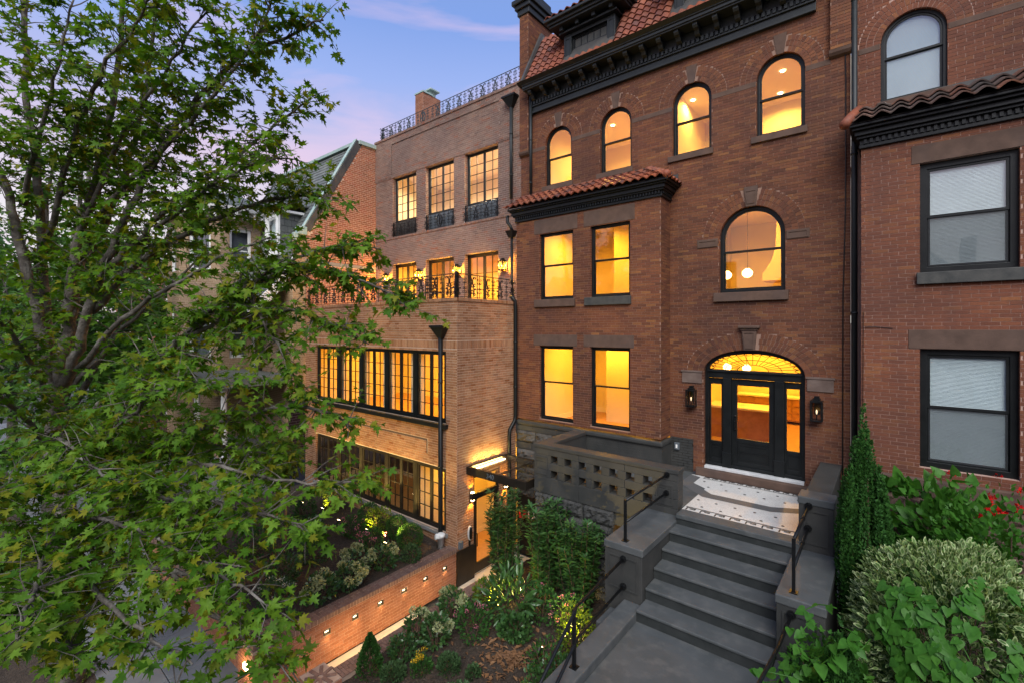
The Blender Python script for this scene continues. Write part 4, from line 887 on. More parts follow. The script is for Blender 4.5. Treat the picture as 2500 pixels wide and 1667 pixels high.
# tan brick front pier
m5 = MB(); B5 = Bricks(m5); wall(B5, side(-16.55), -3.45, -2.97, 4.0, 9.95, [], bl=.21, ch=.07); wall(B5, front(-3.45), -17.2, -16.55, 4.0, 9.0, [], bl=.21, ch=.07); wall(B5, front(-3.3), -24, -17.2, .5, 8.0, [Op(-20.6, -19.4, 4.4, 6.6), Op(-23, -21.8, 4.4, 6.6)], bl=.21, ch=.07)
m5 = m5.build('front_wall', 'mortar_gable', H4); B5.finish(m5, 'brick_tan', limit=60)
for a in (-20.6, -23.0): double_hung(H4, front(-3.3), Op(a, a+1.2, 4.4, 6.6), mat='white_paint', fw=.09)
mb = MB(); mb.face([(-23.5, -2.6, 4), (-18, -2.6, 4), (-18, -2.6, 7), (-23.5, -2.6, 7)]); mb.build('room_wall', 'brownstone', H4)
# slate roof in rows of slates, flaring out at the foot
prof = [(-.75, 14.05), (-1.9, 12.0), (-2.85, 10.3), (-3.25, 9.4), (-3.7, 8.6), (-4.3, 7.85), (-4.9, 7.4)]
def pat(s):
    for (a, b) in zip(prof[:-1], prof[1:]):
        L = math.hypot(b[0]-a[0], b[1]-a[1])
        if s <= L: t = s/L; return (a[0]+(b[0]-a[0])*t, a[1]+(b[1]-a[1])*t)
        s -= L
    return prof[-1]
LT = sum(math.hypot(b[0]-a[0], b[1]-a[1]) for a, b in zip(prof[:-1], prof[1:]))
mb = MB(); k = int(LT/.2); edge = -16.72
for i in range(k):
    (y0, z0), (y1, z1) = pat(i*.2), pat(min((i+1.25)*.2, LT-.001)); x = edge-(.13 if i % 2 else 0); xe = -24.0
    if (i+1)*.2 > 4.5: x -= 0
    while x > xe:
        q = x-.26; ny = .012; mb.hexa([(q+.006, y0+.01, z0-.015), (x-.006, y0+.01, z0-.015), (x-.006, y1, z1-.012), (q+.006, y1, z1-.012), (q+.006, y0-.002, z0), (x-.006, y0-.002, z0), (x-.006, y1-.022, z1+.012), (q+.006, y1-.022, z1+.012)], random.random(), (0,)); x = q
rs = mb.build('roof_slates', 'slate', H4, kind='stuff')
mb = MB(); pp = [pat(LT*i/16) for i in range(17)]
for a, b in zip(pp[:-1], pp[1:]): mb.face([(edge, a[0]+.03, a[1]-.04), (-24, a[0]+.03, a[1]-.04), (-24, b[0]+.03, b[1]-.04), (edge, b[0]+.03, b[1]-.04)])
mb.build('roof', 'dark_flash', H4)
mb = MB(); fl_ = [p for p in pp if p[1] < 9.6]
for a, b in zip(fl_[:-1], fl_[1:]): mb.hexa([(-16.78, a[0]+.05, a[1]-.42), (-16.68, a[0]+.05, a[1]-.42), (-16.68, b[0]+.05, b[1]-.42), (-16.78, b[0]+.05, b[1]-.42), (-16.78, a[0], a[1]-.02), (-16.68, a[0], a[1]-.02), (-16.68, b[0], b[1]-.02), (-16.78, b[0], b[1]-.02)], 0)
mb.build('bargeboard', 'white_paint', H4)
mb = MB(); mb.box(-24, -16.9, -.9, -.6, 14.02, 14.14); mb.build('ridge', 'copper_green', H4)
# white dormer in the slate
FDm = front(-3.40); mb = MB(); o = Op(-18.95, -17.85, 9.5, 11.0); mb.ring(FDm, o.outline(), o.outline(.17), -.1, .0); mb.fbox(FDm, -19.05, -17.75, 9.36, 9.5, -.1, .08); mb.fbox(FDm, -19.1, -17.7, 11.0, 11.1, -1.4, .10); dm4 = mb.build('dormer', 'white_paint', H4, bevel=.01)
mb = MB()
for i in range(6):
    for j in range(4): mb.box(-17.872, -17.852, -3.38+j*.26+(.12 if i % 2 else 0), -3.14+j*.26+(.12 if i % 2 else 0), 9.52+i*.25, 9.75+i*.25)
mb.box(-17.93, -17.872, -3.39, -1.6, 9.4, 11.0); mb.build('dormer_cheek', 'slate', dm4)
double_hung(dm4, FDm, Op(-18.78, -18.02, 9.67, 10.83), n=-.04, fw=.04, sw=.04, mat='white_paint'); mb = MB(); mb.face([FDm.p(-18.9, 9.6, -.2), FDm.p(-17.9, 9.6, -.2), FDm.p(-17.9, 10.95, -.2), FDm.p(-18.9, 10.95, -.2)]); mb.build('blind', 'blind', dm4)
mb = MB(); mb.hexa([(-19.2, -1.2, 11.5), (-17.6, -1.2, 11.5), (-17.6, -1.2, 11.55), (-19.2, -1.2, 11.55), (-19.2, -3.6, 11.1), (-17.6, -3.6, 11.1), (-17.6, -3.6, 11.16), (-19.2, -3.6, 11.16)], 0); mb.build('dormer_roof', 'slate', dm4)
# tan brick corner turret with bracketed white cornice
tx, ty, tr = -22.6, -3.6, 2.0; T4 = MB(); BT = Bricks(T4); K = 8; tw = []
for i in range(K):
    a0, a1 = R(-157.5+i*45), R(-112.5+i*45); p0 = Vector((tx+tr*math.cos(a0), ty+tr*math.sin(a0), 0)); p1 = Vector((tx+tr*math.cos(a1), ty+tr*math.sin(a1), 0)); ud = (p1-p0).normalized(); nd = ud.cross(ZV); L = (p1-p0).length
    if nd.y > .8: continue
    F = Fr(p0, ud, nd); ops = [Op(L/2-.42, L/2+.42, 8.9, 10.7), Op(L/2-.42, L/2+.42, 5.4, 7.4)] if i in (0, 1, 2, 3) else []
    wall(BT, F, 0, L, .3, 11.2, ops, bl=.21, ch=.07, jt=.01); tw += [(F, o) for o in ops]
T4 = T4.build('turret_wall', 'mortar_gable', H4); BT.finish(T4, 'brick_tan', limit=60)
for F, o in tw:
    double_hung(H4, F, o, fw=.08, mat='white_paint'); mb = MB(); mb.face([F.p(o.u0-.1, o.z0-.1, -.35), F.p(o.u1+.1, o.z0-.1, -.35), F.p(o.u1+.1, o.top+.1, -.35), F.p(o.u0-.1, o.top+.1, -.35)]); mb.build('blind', 'grey_panel', H4)
mb = MB(); mb.lathe((tx, ty, 11.2), [(2.05, 0), (2.05, .1), (2.4, .12), (2.45, .28), (2.3, .3)], 16); tc4 = mb.build('turret_cornice', 'white_paint', H4)
mb = MB(); mb.box(-.05, .05, -.3, 0, -.28, 0); me_ = mb.mesh('bracket', 'white_paint')
for i in range(28): a = R(-170+i*9); inst(me_, 'bracket', tc4, (tx+2.02*math.cos(a), ty+2.02*math.sin(a), 11.3), (0, 0, a+R(90)))
mb = MB(); mb.lathe((tx, ty, 11.5), [(2.4, 0), (1.7, .45), (.9, .8), (.05, 1.0)], 16); mb.build('turret_roof', 'slate', H4)
# porch with white column, stone balustrade and steps
mb = MB(); mb.box(-20.5, -17.0, -5.6, -3.4, .3, 2.1); mb.box(-20.6, -16.9, -5.7, -3.4, 2.1, 2.25); mb.build('porch_base', 'concrete', H4, bevel=.02)
for x in (-19.9, -17.3): mb = MB(); mb.lathe((x, -5.4, 2.25), [(.14, 0), (.11, .1), (.09, 2.2), (.13, 2.35)], 12); mb.build('porch_column', 'white_paint', H4, True)
mb = MB(); mb.box(-20.7, -16.9, -5.7, -3.4, 4.62, 4.95); mb.build('porch_roof', 'slate', H4, bevel=.02)
mb = MB(); mb.box(-19.7, -17.4, -5.5, -5.3, 3.0, 3.12); mb.box(-19.7, -17.4, -5.5, -5.3, 2.25, 2.35)
mb.build('balustrade_rail', 'brick_tan', H4)
for i in range(9): mb = MB(); x = -19.5+i*.25; mb.box(x-.05, x+.05, -5.45, -5.35, 2.35, 3.0); mb.build('baluster', 'brick_tan', H4)
for i in range(5): mb = MB(); mb.box(-22.2, -20.6, -5.6-i*.32, -5.2-i*.32, .0, 1.75-i*.35); mb.build('step', 'concrete', H4)
mb = MB(); mb.box(-20.62, -20.3, -7.3, -5.6, 0, 1.3); mb.build('stair_cheek', 'concrete', H4)
# ================================================================== far houses down the street
def far_house(label, x0, x1, y, z1, mat, mort, cols, roof=None):
    H = thing('row_house', label, 'house', ((x0+x1)/2, y, 0)); m = MB(); B = Bricks(m); F = front(y); w = (x1-x0)/cols; ops = []
    for f in range(3):
        for c in range(cols): ops.append(Op(x0+w*(c+.5)-.5, x0+w*(c+.5)+.5, 1.6+f*3.3, 3.6+f*3.3))
    wall(B, F, x0, x1, 0, z1, ops, bl=.42, ch=.14, jt=.02); wall(B, side(x1), y, y+5, 0, z1, [], bl=.42, ch=.14, jt=.02)
    m = m.build('wall', mort, H); B.finish(m, mat, limit=0)
    for o in ops:
        double_hung(H, F, o, fw=.10, mat='white_paint'); stone(H, F, o.u0-.1, o.u1+.1, o.z0-.14, o.z0, .1, 'sill', 'white_paint'); mb = MB(); mb.face([F.p(o.u0-.1, o.z0-.1, -.4), F.p(o.u1+.1, o.z0-.1, -.4), F.p(o.u1+.1, o.top+.1, -.4), F.p(o.u0-.1, o.top+.1, -.4)]); mb.build('blind', 'grey_panel', H)
    mb = MB(); mb.box(x0, x1, y-.35, y+6, z1, z1+.35); mb.build('cornice', 'white_paint', H, bevel=.03)
    mb = MB(); mb.box(x1-1.2, x1-.5, y+2, y+2.7, z1+.3, z1+1.5); mb.build('chimney', 'brick_tan', H)
far_house('dark red brick house with white sash windows behind the street trees', -33.5, -25.2, -3.2, 10.4, 'brick_far', 'mortar_right', 4)
far_house('farthest brown brick house at the left end of the row', -44, -34, -3.4, 10.8, 'brick_gable', 'mortar_right', 4)
# ================================================================== ground
def sheet(name, x0, x1, y0, y1, z, mat, nx=1, ny=1, hf=None, label=None):
    mb = MB(); g = {}
    for i in range(nx+1):
        for j in range(ny+1):
            x, y = x0+(x1-x0)*i/nx, y0+(y1-y0)*j/ny; g[i, j] = len(mb.v); mb.v.append((x, y, hf(x, y) if hf else z))
    for i in range(nx):
        for j in range(ny): mb.f.append((g[i, j], g[i+1, j], g[i+1, j+1], g[i, j+1])); mb.r.append(0)
    o = mb.build(name, mat, None, smooth=bool(hf)); o['kind'] = 'structure'
    return o
sheet('ground', -400, 400, -400, 400, -.12, 'asphalt')
sheet('street', -80, 60, -22, -10.9, -.10, 'asphalt')
sw = MB()
for i in range(40):
    x = -48+i*1.5
    for j, (a, b) in enumerate(((-7.55, -8.65), (-8.66, -9.5))): sw.box(x+.004, x+1.496, b, a-.004, -.1, .0+random.uniform(-.002, .002))
sw = sw.build('sidewalk', 'sidewalk_mat', bevel=.006); sw['kind'] = 'structure'
mb = MB(); mb.box(-60, 30, -10.9, -10.7, -.12, .02); kb = mb.build('kerb', 'concrete', bevel=.01); kb['kind'] = 'structure'
tb_ = sheet('tree_lawn', -60, 30, -10.7, -9.5, .0, 'mulch', 160, 6, lambda x, y: .0+random.uniform(-.012, .03))
pt = MB()
for i in range(5): y1 = -3.0-i*1.3 if i else -.7; y0 = -3.0-(i+1)*1.3 if i else -3.0; pt.box(-8.57, -7.8, y0-1.3 if False else y0, y1-.006, -.1, .0)
pt.box(-8.57, -6.6, -2.99, -.66, -.1, -.001); pt = pt.build('path', 'path_mat', bevel=.005); pt['kind'] = 'structure'
def gz(x, y): return .38+.16*(x+7.46)+.04*math.sin(x*5+y*3)+random.uniform(0, .025)
def GZ(x, y): return .38+.16*(x+7.46)+.04*math.sin(x*5+y*3)
sheet('garden_bed', -7.5, -3.2, -7.4, -.66, 0, 'mulch', 60, 80, gz)
def pz_(x, y): return .93+.03*math.sin(x*3+y*2)+random.uniform(0, .025)
sheet('planter_bed', -16.6, -8.8, -7.5, -2.95, 0, 'mulch', 90, 50, pz_)
sheet('front_yard', -48, -16.6, -7.5, -2.9, .25, 'mulch')
sheet('side_garden', -.68, 5, -7.5, -.6, 1.9, 'mulch', 40, 40, lambda x, y: 1.9+random.uniform(0, .04))
mb = MB(); mb.box(-.70, 5, -7.7, -7.45, -.1, 2.0); rw_ = tag(mb.build('garden_wall', 'brownstone', bevel=.01), 'brown stone wall at the street edge of the right-hand garden', 'wall')
# loose bark chips and fallen leaves
def scatter(name, mat, label, cat, n, area, zf, sz, curl=0.0, flat=.25):
    mb = MB()
    for _ in range(n):
        x, y = area(); s = random.uniform(*sz); a = random.uniform(0, 6.28); d = Vector((math.cos(a), math.sin(a), random.uniform(-flat, flat))); w = Vector((-math.sin(a), math.cos(a), random.uniform(-flat, flat)))*random.uniform(.3, .6); c = Vector((x, y, zf(x, y)+.02))
        r = random.random(); mb.face([c-d*s, c+w*s+ZV*curl*s, c+d*s], r); mb.face([c-d*s, c+d*s, c-w*s+ZV*curl*s], r)
    o = mb.build(name, mat); tag(o, label, cat, kind='stuff'); return o
scatter('bark_chips', 'chips', 'brown bark chips covering the planting bed beside the stoop', 'mulch', 9000, lambda: (random.uniform(-7.4, -3.4), random.uniform(-7.2, -.8)), GZ, (.012, .035))
scatter('bark_chips', 'chips', 'brown bark chips covering the raised bed behind the brick wall', 'mulch', 7000, lambda: (random.uniform(-14.5, -8.9), random.uniform(-7.3, -3.1)), lambda x, y: .95, (.012, .035))
def leafspot():
    a = random.uniform(0, 6.28); r = abs(random.gauss(0, .62)); return (-5.15+r*math.cos(a)*.95, -4.95+r*math.sin(a)*.85)
scatter('fallen_leaves', 'dead_leaf', 'heap of brown fallen leaves below the shrubs near the stoop', 'leaves', 420, leafspot, lambda x, y: GZ(x, y)+.01, (.035, .075), .35, .5)
# ================================================================== brick garden walls
G1 = thing('retaining_wall', 'long orange-lit brick retaining wall with rowlock cap and small step lights', 'wall', (-8.7, -5, 0))
gm = MB(); GB = Bricks(gm); SW = side(-8.57); SWi = side(-8.60)
sl = [-6.54, -5.92, -5.30, -4.67, -4.04, -3.42]
wall(GB, SWi, -7.42, -3.03, 0.0, .88, [Op(y-.075, y+.075, .565, .665) for y in sl], bl=.203, ch=.0677, jt=.01, rev=.05)
gm.box(-8.86, -8.66, -7.42, -3.03, 0, .9)
gw = gm.build('wall', 'mortar_garden', G1); GB.finish(gw, 'brick_garden', limit=300)
capm = {}
mb = MB(); mb.box(-.1, .1, -.031, .031, 0, .095); me1 = mb.mesh('cap_brick', 'brick_cap'); mb = MB(); mb.box(-.047, .047, -.031, .031, 0, .095); me2 = mb.mesh('cap_brick', 'brick_cap')
mb = MB(); mb.box(-8.87, -8.55, -7.42, -3.03, .88, .975); mb.build('cap_bed', 'mortar_garden', G1)
n = int((7.42-3.03)/.0705)
for i in range(n):
    y = -7.40+(i+.5)*.0705
    if i % 2: inst(me1, 'cap_brick', gw, (-8.645, y, .888)); inst(me2, 'cap_brick', gw, (-8.812, y, .888))
    else: inst(me2, 'cap_brick', gw, (-8.595, y, .888)); inst(me1, 'cap_brick', gw, (-8.756, y, .888))
for y in sl:
    mb = MB(); F = SWi; o = Op(y-.07, y+.07, .565, .665); mb.ring(F, o.outline(), o.outline(.014), -.04, .012); s_ = mb.build('step_light', 'bronze_metal', G1); mb = MB(); mb.fbox(F, y-.04, y+.04, .60, .63, -.035, -.02); mb.build('lamp_lens', 'step_glow', s_)
    lamp('step_or_fill_lamp', F.p(y, .61, .03), 6, (1, .66, .26), parent=s_, kind='SPOT', aim=(.45, 0, -1), spot=120, rad=.03)
# end pier and street return wall
pm = MB(); PB = Bricks(pm)
for F, a, b in ((front(-7.95), -9.15, -8.52), (side(-8.52), -7.95, -7.42)): wall(PB, F, a, b, 0, .98, [], bl=.203, ch=.0677, jt=.01)
wall(PB, front(-7.72), -16.0, -9.15, 0, .72, [], bl=.203, ch=.0677, jt=.01)
pm.box(-9.15, -8.54, -7.93, -7.42, .9, .985); pm.box(-16, -9.15, -7.70, -7.5, .6, .73); pm = pm.build('end_pier', 'mortar_garden', G1); PB.finish(pm, 'brick_garden', limit=100)
for i in range(8):
    for j in range(3): inst(me1, 'cap_brick', pm, (-9.08+.21*j+.02, -7.92+i*.0705+.02, .985))
for i in range(95): inst(me1, 'cap_brick', pm, (-9.26-i*.0705, -7.61, .72), (0, 0, R(90)))
lamp('pier_lamp', (-8.75, -8.12, .66), 6, (1, .66, .26), rad=.03, parent=pm); mb = MB(); mb.box(-8.82, -8.68, -7.99, -7.955, .62, .72); mb.build('pier_light', 'lamp_glow', pm)
G2 = thing('garden_wall', 'low brick wall with two-brick cap along the right side of the entrance path', 'wall', (-7.63, -5, 0))
gm = MB(); GB = Bricks(gm); wall(GB, Fr((-7.8, 0, 0), (0, -1, 0), (-1, 0, 0)), 3.0, 6.9, 0, .35, [], bl=.203, ch=.0677, jt=.01); wall(GB, side(-7.46), -6.9, -3.0, .2, .35, [], bl=.203, ch=.0677, jt=.01); gm.box(-7.79, -7.47, -6.9, -3.0, .0, .44)
g2 = gm.build('wall', 'mortar_garden', G2); GB.finish(g2, 'brick_garden', limit=60)
mb = MB(); mb.box(-.1, .1, -.031, .031, 0, .02); mc1 = mb.mesh('cap_brick', 'brick_cap'); mb = MB(); mb.box(-.057, .057, -.031, .031, 0, .02); mc2 = mb.mesh('cap_brick', 'brick_cap')
for i in range(int(3.9/.0705)):
    y = -6.88+(i+.5)*.0705
    if i % 2: inst(mc1, 'cap_brick', g2, (-7.565, y, .438)); inst(mc2, 'cap_brick', g2, (-7.737, y, .438))
    else: inst(mc2, 'cap_brick', g2, (-7.522, y, .438)); inst(mc1, 'cap_brick', g2, (-7.694, y, .438))
for y in (-6.2, -5.2, -4.2): lamp('step_or_fill_lamp', (-7.83, y, .30), 22, (1, .62, .22), parent=g2, kind='SPOT', aim=(-1, 0, .10), spot=150, rad=.05); mb = MB(); mb.box(-7.815, -7.80, y-.05, y+.05, .27, .32); mb.build('lamp_lens', 'step_glow', g2)  # added lamps and lenses, facing out of view, to brighten the retaining wall opposite
pm = MB(); PB = Bricks(pm)
for F, a, b in ((front(-7.38), -8.05, -7.45), (side(-7.45), -7.38, -6.9)): wall(PB, F, a, b, 0, .46, [], bl=.203, ch=.0677, jt=.01)
pm.box(-8.05, -7.47, -7.36, -6.9, .0, .47); pm = pm.build('end_pier', 'mortar_garden', G2); PB.finish(pm, 'brick_garden', limit=30)
for i in range(8):
    a = 2*math.pi*i/8+.2
    for k in range(2): inst(mc2, 'cap_brick', pm, (-7.75+.11*(k+1)*math.cos(a), -7.13+.10*(k+1)*math.sin(a), .468+.002*k), (0, 0, a))
# ================================================================== stoop
S = thing('entrance_stoop', 'grey painted stoop with six steps, pierced block parapet and mosaic porch floor', 'stoop', (-2.1, -3, 0))
X0, X1 = -3.05, -1.18
mb = MB(); mb.box(-6.2, -3.06, -2.3, -.0, 2.6, 3.17); mb.box(-3.06, -1.1, -2.70, -.0, 2.6, 3.169); mb.box(-6.2, X1, -2.2, -.62, 3.165, 3.176); mb.build('porch_slab', 'grey_step', S, bevel=.01)
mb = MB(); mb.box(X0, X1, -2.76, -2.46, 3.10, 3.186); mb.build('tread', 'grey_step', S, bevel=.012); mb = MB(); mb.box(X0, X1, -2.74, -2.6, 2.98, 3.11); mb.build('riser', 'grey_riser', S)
for k in range(1, 7):
    z = 3.18-.19*k; yn = -2.75-.35*k
    if k < 6:
        mb = MB(); mb.box(X0, X1, yn-.012, yn+.38, z-.045, z); mb.build('tread', 'grey_step', S, bevel=.012)
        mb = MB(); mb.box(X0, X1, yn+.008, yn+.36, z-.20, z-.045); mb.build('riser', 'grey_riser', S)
mb = MB(); mb.box(-3.05, X1, -6.75, -4.4, .6, 2.04); mb.build('landing', 'grey_step', S, bevel=.01)
for k in range(1, 9): mb = MB(); mb.box(-3.05, X1, -6.75-.3*k, -6.7-.3*(k-1), 0, 2.04-.22*k); mb.build('tread', 'grey_step', S, bevel=.01)
# mosaic floor: white field, grey band, key borders, little rosettes
zt_ = 3.178
mb = MB(); mb.face([(X0, -2.52, zt_), (X1, -2.52, zt_), (X1, -.18, zt_), (-3.6, -.18, zt_), (-3.6, -.62, zt_), (X0-.0, -1.0, zt_)]); fl0 = mb.build('mosaic_floor', 'mosaic_white', S)
def band(pts, w, z):
    mb = MB()
    for i in range(len(pts)-1):
        a, b = Vector(pts[i]), Vector(pts[i+1]); d = (b-a).normalized(); nn = Vector((-d.y, d.x, 0))*w/2; mb.face([a-nn+ZV*z, b-nn+ZV*z, b+nn+ZV*z, a+nn+ZV*z])
    return mb
mb = MB(); zz = zt_+.003
mb.face([(-3.60, -.20, zz), (-3.36, -.30, zz), (-3.36, -.80, zz), (-2.85, -1.28, zz), (-2.95, -1.55, zz), (-3.60, -.98, zz)]); mb.face([(-2.95, -1.55, zz), (-2.85, -1.28, zz), (-1.75, -1.28, zz), (-1.70, -1.55, zz)]); mb.face([(-1.70, -1.55, zz), (-1.75, -1.28, zz), (X1, -.98, zz), (X1, -1.26, zz)]); mb.build('mosaic_band', 'mosaic_grey', fl0)
def key_border(y, h, t, x0, x1, z):
    mb = MB(); u = h*1.15; k = int((x1-x0)/u)
    mb.box(x0, x1, y, y+t, z-.002, z, 0); mb.box(x0, x1, y+h-t, y+h, z-.002, z, 0)
    for i in range(k):
        x = x0+i*(x1-x0)/k; w = (x1-x0)/k; g = 2*t
        mb.box(x+.1*w, x+.1*w+t, y+g, y+h-g, z-.002, z+.0004, 0); mb.box(x+.1*w, x+.75*w, y+h-g-t, y+h-g, z-.002, z+.0002, 0); mb.box(x+.75*w-t, x+.75*w, y+h*.45, y+h-g, z-.002, z+.0006, 0); mb.box(x+.38*w, x+.75*w, y+h*.45, y+h*.45+t, z-.002, z+.0003, 0)
    return mb
key_border(-2.48, .22, .024, X0+.03, X1-.03, zt_+.006).build('key_border', 'mosaic_dark', fl0); key_border(-.34, .15, .018, -3.3, X1-.02, zt_+.006).build('key_border', 'mosaic_dark', fl0)
mb = MB(); mb.lathe((0, 0, 0), [(.028, 0), (.028, .002)], 6); mr = mb.mesh('rosette', 'mosaic_dark')
for i in range(6):
    for j, y in enumerate((-.55, -.88)): inst(mr, 'rosette', fl0, (-3.2+.36*i+(.18 if j % 2 else 0), y, zt_+.003)) if -3.2+.36*i+(.18 if j % 2 else 0) < -1.3 else None
    for j, y in enumerate((-1.78, -2.12)): inst(mr, 'rosette', fl0, (-2.95+.34*i+(.17 if j % 2 else 0), y, zt_+.003)) if -2.95+.34*i+(.17 if j % 2 else 0) < -1.25 else None
# pierced parapet
FPz = front(-2.5)
def blk(u0, u1, z0, z1, n0=-.28, n1=0, name='parapet_block', mat='grey_paint', F=None, bev=.007): mb = MB(); mb.fbox(F or FPz, u0+.003, u1-.003, z0+.002, z1-.002, n0, n1); return mb.build(name, mat, S, bevel=bev)
hx = [-6.03+.372*k for k in range(7)]; ed = [-6.5]+[v for h in hx for v in (h, h+.18)]+[-3.10]
for z0, z1 in ((2.78, 3.155), (3.335, 3.505), (3.675, 3.82)):
    for a, b in ((-6.5, -5.3), (-5.3, -4.2), (-4.2, -3.10)): blk(a, b, z0, z1)
for z0, z1 in ((3.155, 3.335), (3.505, 3.675)):
    for i in range(0, len(ed), 2): blk(ed[i], ed[i+1], z0, z1)
blk(-6.51, -3.08, 3.82, 3.905, -.30, .015, 'parapet_cap', bev=.012)
for a, b, z0, z1 in ((-6.45, -6.12, 3.21, 3.62), (-3.53, -3.20, 3.20, 3.60)):
    mb = MB(); o = Op(a, b, z0, z1); mb.ring(FPz, o.outline(), o.outline(.03), -.005, .012); mb.build('panel', 'grey_paint', S)
SR = Fr((-6.5, 0, 0), (0, -1, 0), (-1, 0, 0))
for a, b, z0, z1 in ((.66, 2.2, 2.3, 3.3), (.66, 2.2, 3.48, 3.82), (.66, 1.2, 3.3, 3.48), (1.4, 2.2, 3.3, 3.48)): blk(a, b, z0, z1, -.33, 0, F=SR)
blk(.66, 2.21, 3.82, 3.905, -.35, .015, 'parapet_cap', F=SR)
# rock-faced stones under the parapet
for k, (z0, z1, ue) in enumerate(((2.42, 2.78, -4.45), (2.06, 2.42, -4.5), (1.70, 2.06, -4.5), (1.34, 1.70, -4.5), (.98, 1.34, -4.5), (.5, .98, -4.5))):
    e = [-6.5, -5.75, -5.0, ue] if k % 2 else [-6.5, -6.0, -5.2, ue]
    for a, b in zip(e[:-1], e[1:]): mb = MB(); rock(mb, FPz, a+.01, b-.01, z0+.01, z1-.01, -.03, .07, 12, 6); mb.build('base_stone', 'stoop_stone', S)
mb = MB(); mb.box(-6.5, -4.48, -2.46, -2.0, .3, 2.79); mb.box(-4.48, -3.1, -2.44, -2.0, 2.5, 2.79); mb.build('parapet_core', 'grey_paint', S)
mb = MB(); mb.box(-4.5, -3.6, -1.3, -1.25, .4, 2.7); mb.build('understair_panel', 'wood_int', S, label='brown panel in the recess under the stoop')
lamp('recess_lamp', (-4.0, -1.7, 2.3), 5, parent=S); mb = MB(); mb.lathe((-4.0, -1.7, 2.42), [(.05, 0), (.06, .06)], 8); mb.build('recess_light', 'lamp_soft', S)
def pier(x0, x1, y0, y1, z0, z1, cap=.12, panels=True):
    mb = MB(); mb.box(x0, x1, y0, y1, z0, z1-cap); p = mb.build('pier', 'grey_paint', S, bevel=.008); mb = MB(); mb.box(x0-.015, x1+.015, y0-.015, y1+.0, z1-cap, z1); mb.build('pier_cap', 'grey_step', p, bevel=.014)
    if panels:
        F = front(y0); o = Op(x0+.07, x1-.07, max(z0+.08, z1-cap-.62), z1-cap-.08); mb = MB(); mb.ring(F, o.outline(), o.outline(.025), -.004, .014); mb.build('panel', 'grey_paint', p)
    return p
pier(-3.72, -3.06, -4.25, -2.505, .5, 3.05); pier(-1.17, -.62, -4.25, -2.56, .5, 3.05)
pier(-1.13, -.66, -2.56, -2.16, 2.5, 3.90); mb = MB(); mb.box(-1.06, -.74, -2.16, -.0, 2.5, 3.79); mb.box(-1.08, -.72, -2.165, -.0, 3.79, 3.885); mb.build('side_parapet', 'grey_paint', S, bevel=.012)
mb = MB(); mb.box(-3.37, -3.05, -6.75, -4.25, .4, 2.17); mb.build('kerb_wall', 'grey_step', S, bevel=.02); mb = MB(); mb.box(-1.18, -.75, -6.75, -4.25, .4, 2.17); mb.build('kerb_wall', 'grey_step', S, bevel=.02)
mb = MB(); mb.box(-3.62, -3.37, -4.75, -4.25, .4, 1.95); mb.build('footing_block', 'grey_step', S, bevel=.02)
def rail(label, bars, post, loc):
    T = thing('handrail', label, 'handrail', loc, 'iron handrails of the stoop')
    for p in bars:
        mb = MB(); mb.tube(p, .021, 10); b = mb.build('rail_bar', 'iron', T, True)
        a = Vector(p[0]); mb = MB(); d = (Vector(p[1])-a).normalized(); mb.tube([a, a+d*.02], .055, 14); mb.tube([a+d*.02, a+d*.05], .032, 12); mb.build('wall_flange', 'iron', b)
        m = a+(Vector(p[1])-a)*.42; mb = MB(); mb.tube([m-d*.025, m+d*.025], .029, 10); mb.build('collar', 'iron', b)
    for q, h in post: mb = MB(); q = Vector(q); mb.box(q.x-.02, q.x+.02, q.y-.02, q.y+.02, q.z, q.z+h); mb.box(q.x-.05, q.x+.05, q.y-.05, q.y+.05, q.z, q.z+.012); mb.build('post', 'iron', T)
    return T
rail('black iron handrail at the upper left of the stoop steps, fixed to the pierced parapet', [[(-3.31, -2.51, 3.79), (-3.42, -4.1, 3.72)], [(-3.32, -2.51, 3.44), (-3.42, -4.1, 3.36)]], [((-3.42, -4.1, 3.05), .69)], (-3.42, -4.1, 3.05))
rail('black iron handrail at the upper right of the stoop steps beside the yew', [[(-.99, -2.575, 3.77), (-.99, -4.08, 3.76)], [(-1.0, -2.575, 3.41), (-.99, -4.08, 3.38)]], [((-.99, -4.08, 3.05), .73)], (-.99, -4.08, 3.05))
rail('black iron handrail along the left kerb of the stoop landing, running down past the shrubs', [[(-3.38, -4.26, 2.82), (-3.20, -6.02, 2.93), (-3.17, -6.14, 2.9), (-3.12, -7.05, 2.45), (-3.12, -8.6, 1.35)], [(-3.38, -4.26, 2.37), (-3.20, -6.02, 2.50), (-3.17, -6.2, 2.44), (-3.12, -7.05, 2.02), (-3.12, -8.6, .95)]], [((-3.19, -6.1, 2.17), .76)], (-3.19, -6.1, 2.17))
rail('black iron handrail at the lower right of the stoop landing below the pier panel', [[(-.99, -4.26, 2.84), (-1.02, -5.0, 2.80), (-1.06, -6.1, 2.9), (-1.06, -8.4, 1.4)], [(-.99, -4.26, 2.35), (-1.0, -5.0, 2.37), (-1.06, -6.1, 2.45), (-1.06, -8.4, 1.0)]], [((-1.06, -6.1, 2.17), .75)], (-1.06, -6.1, 2.17))
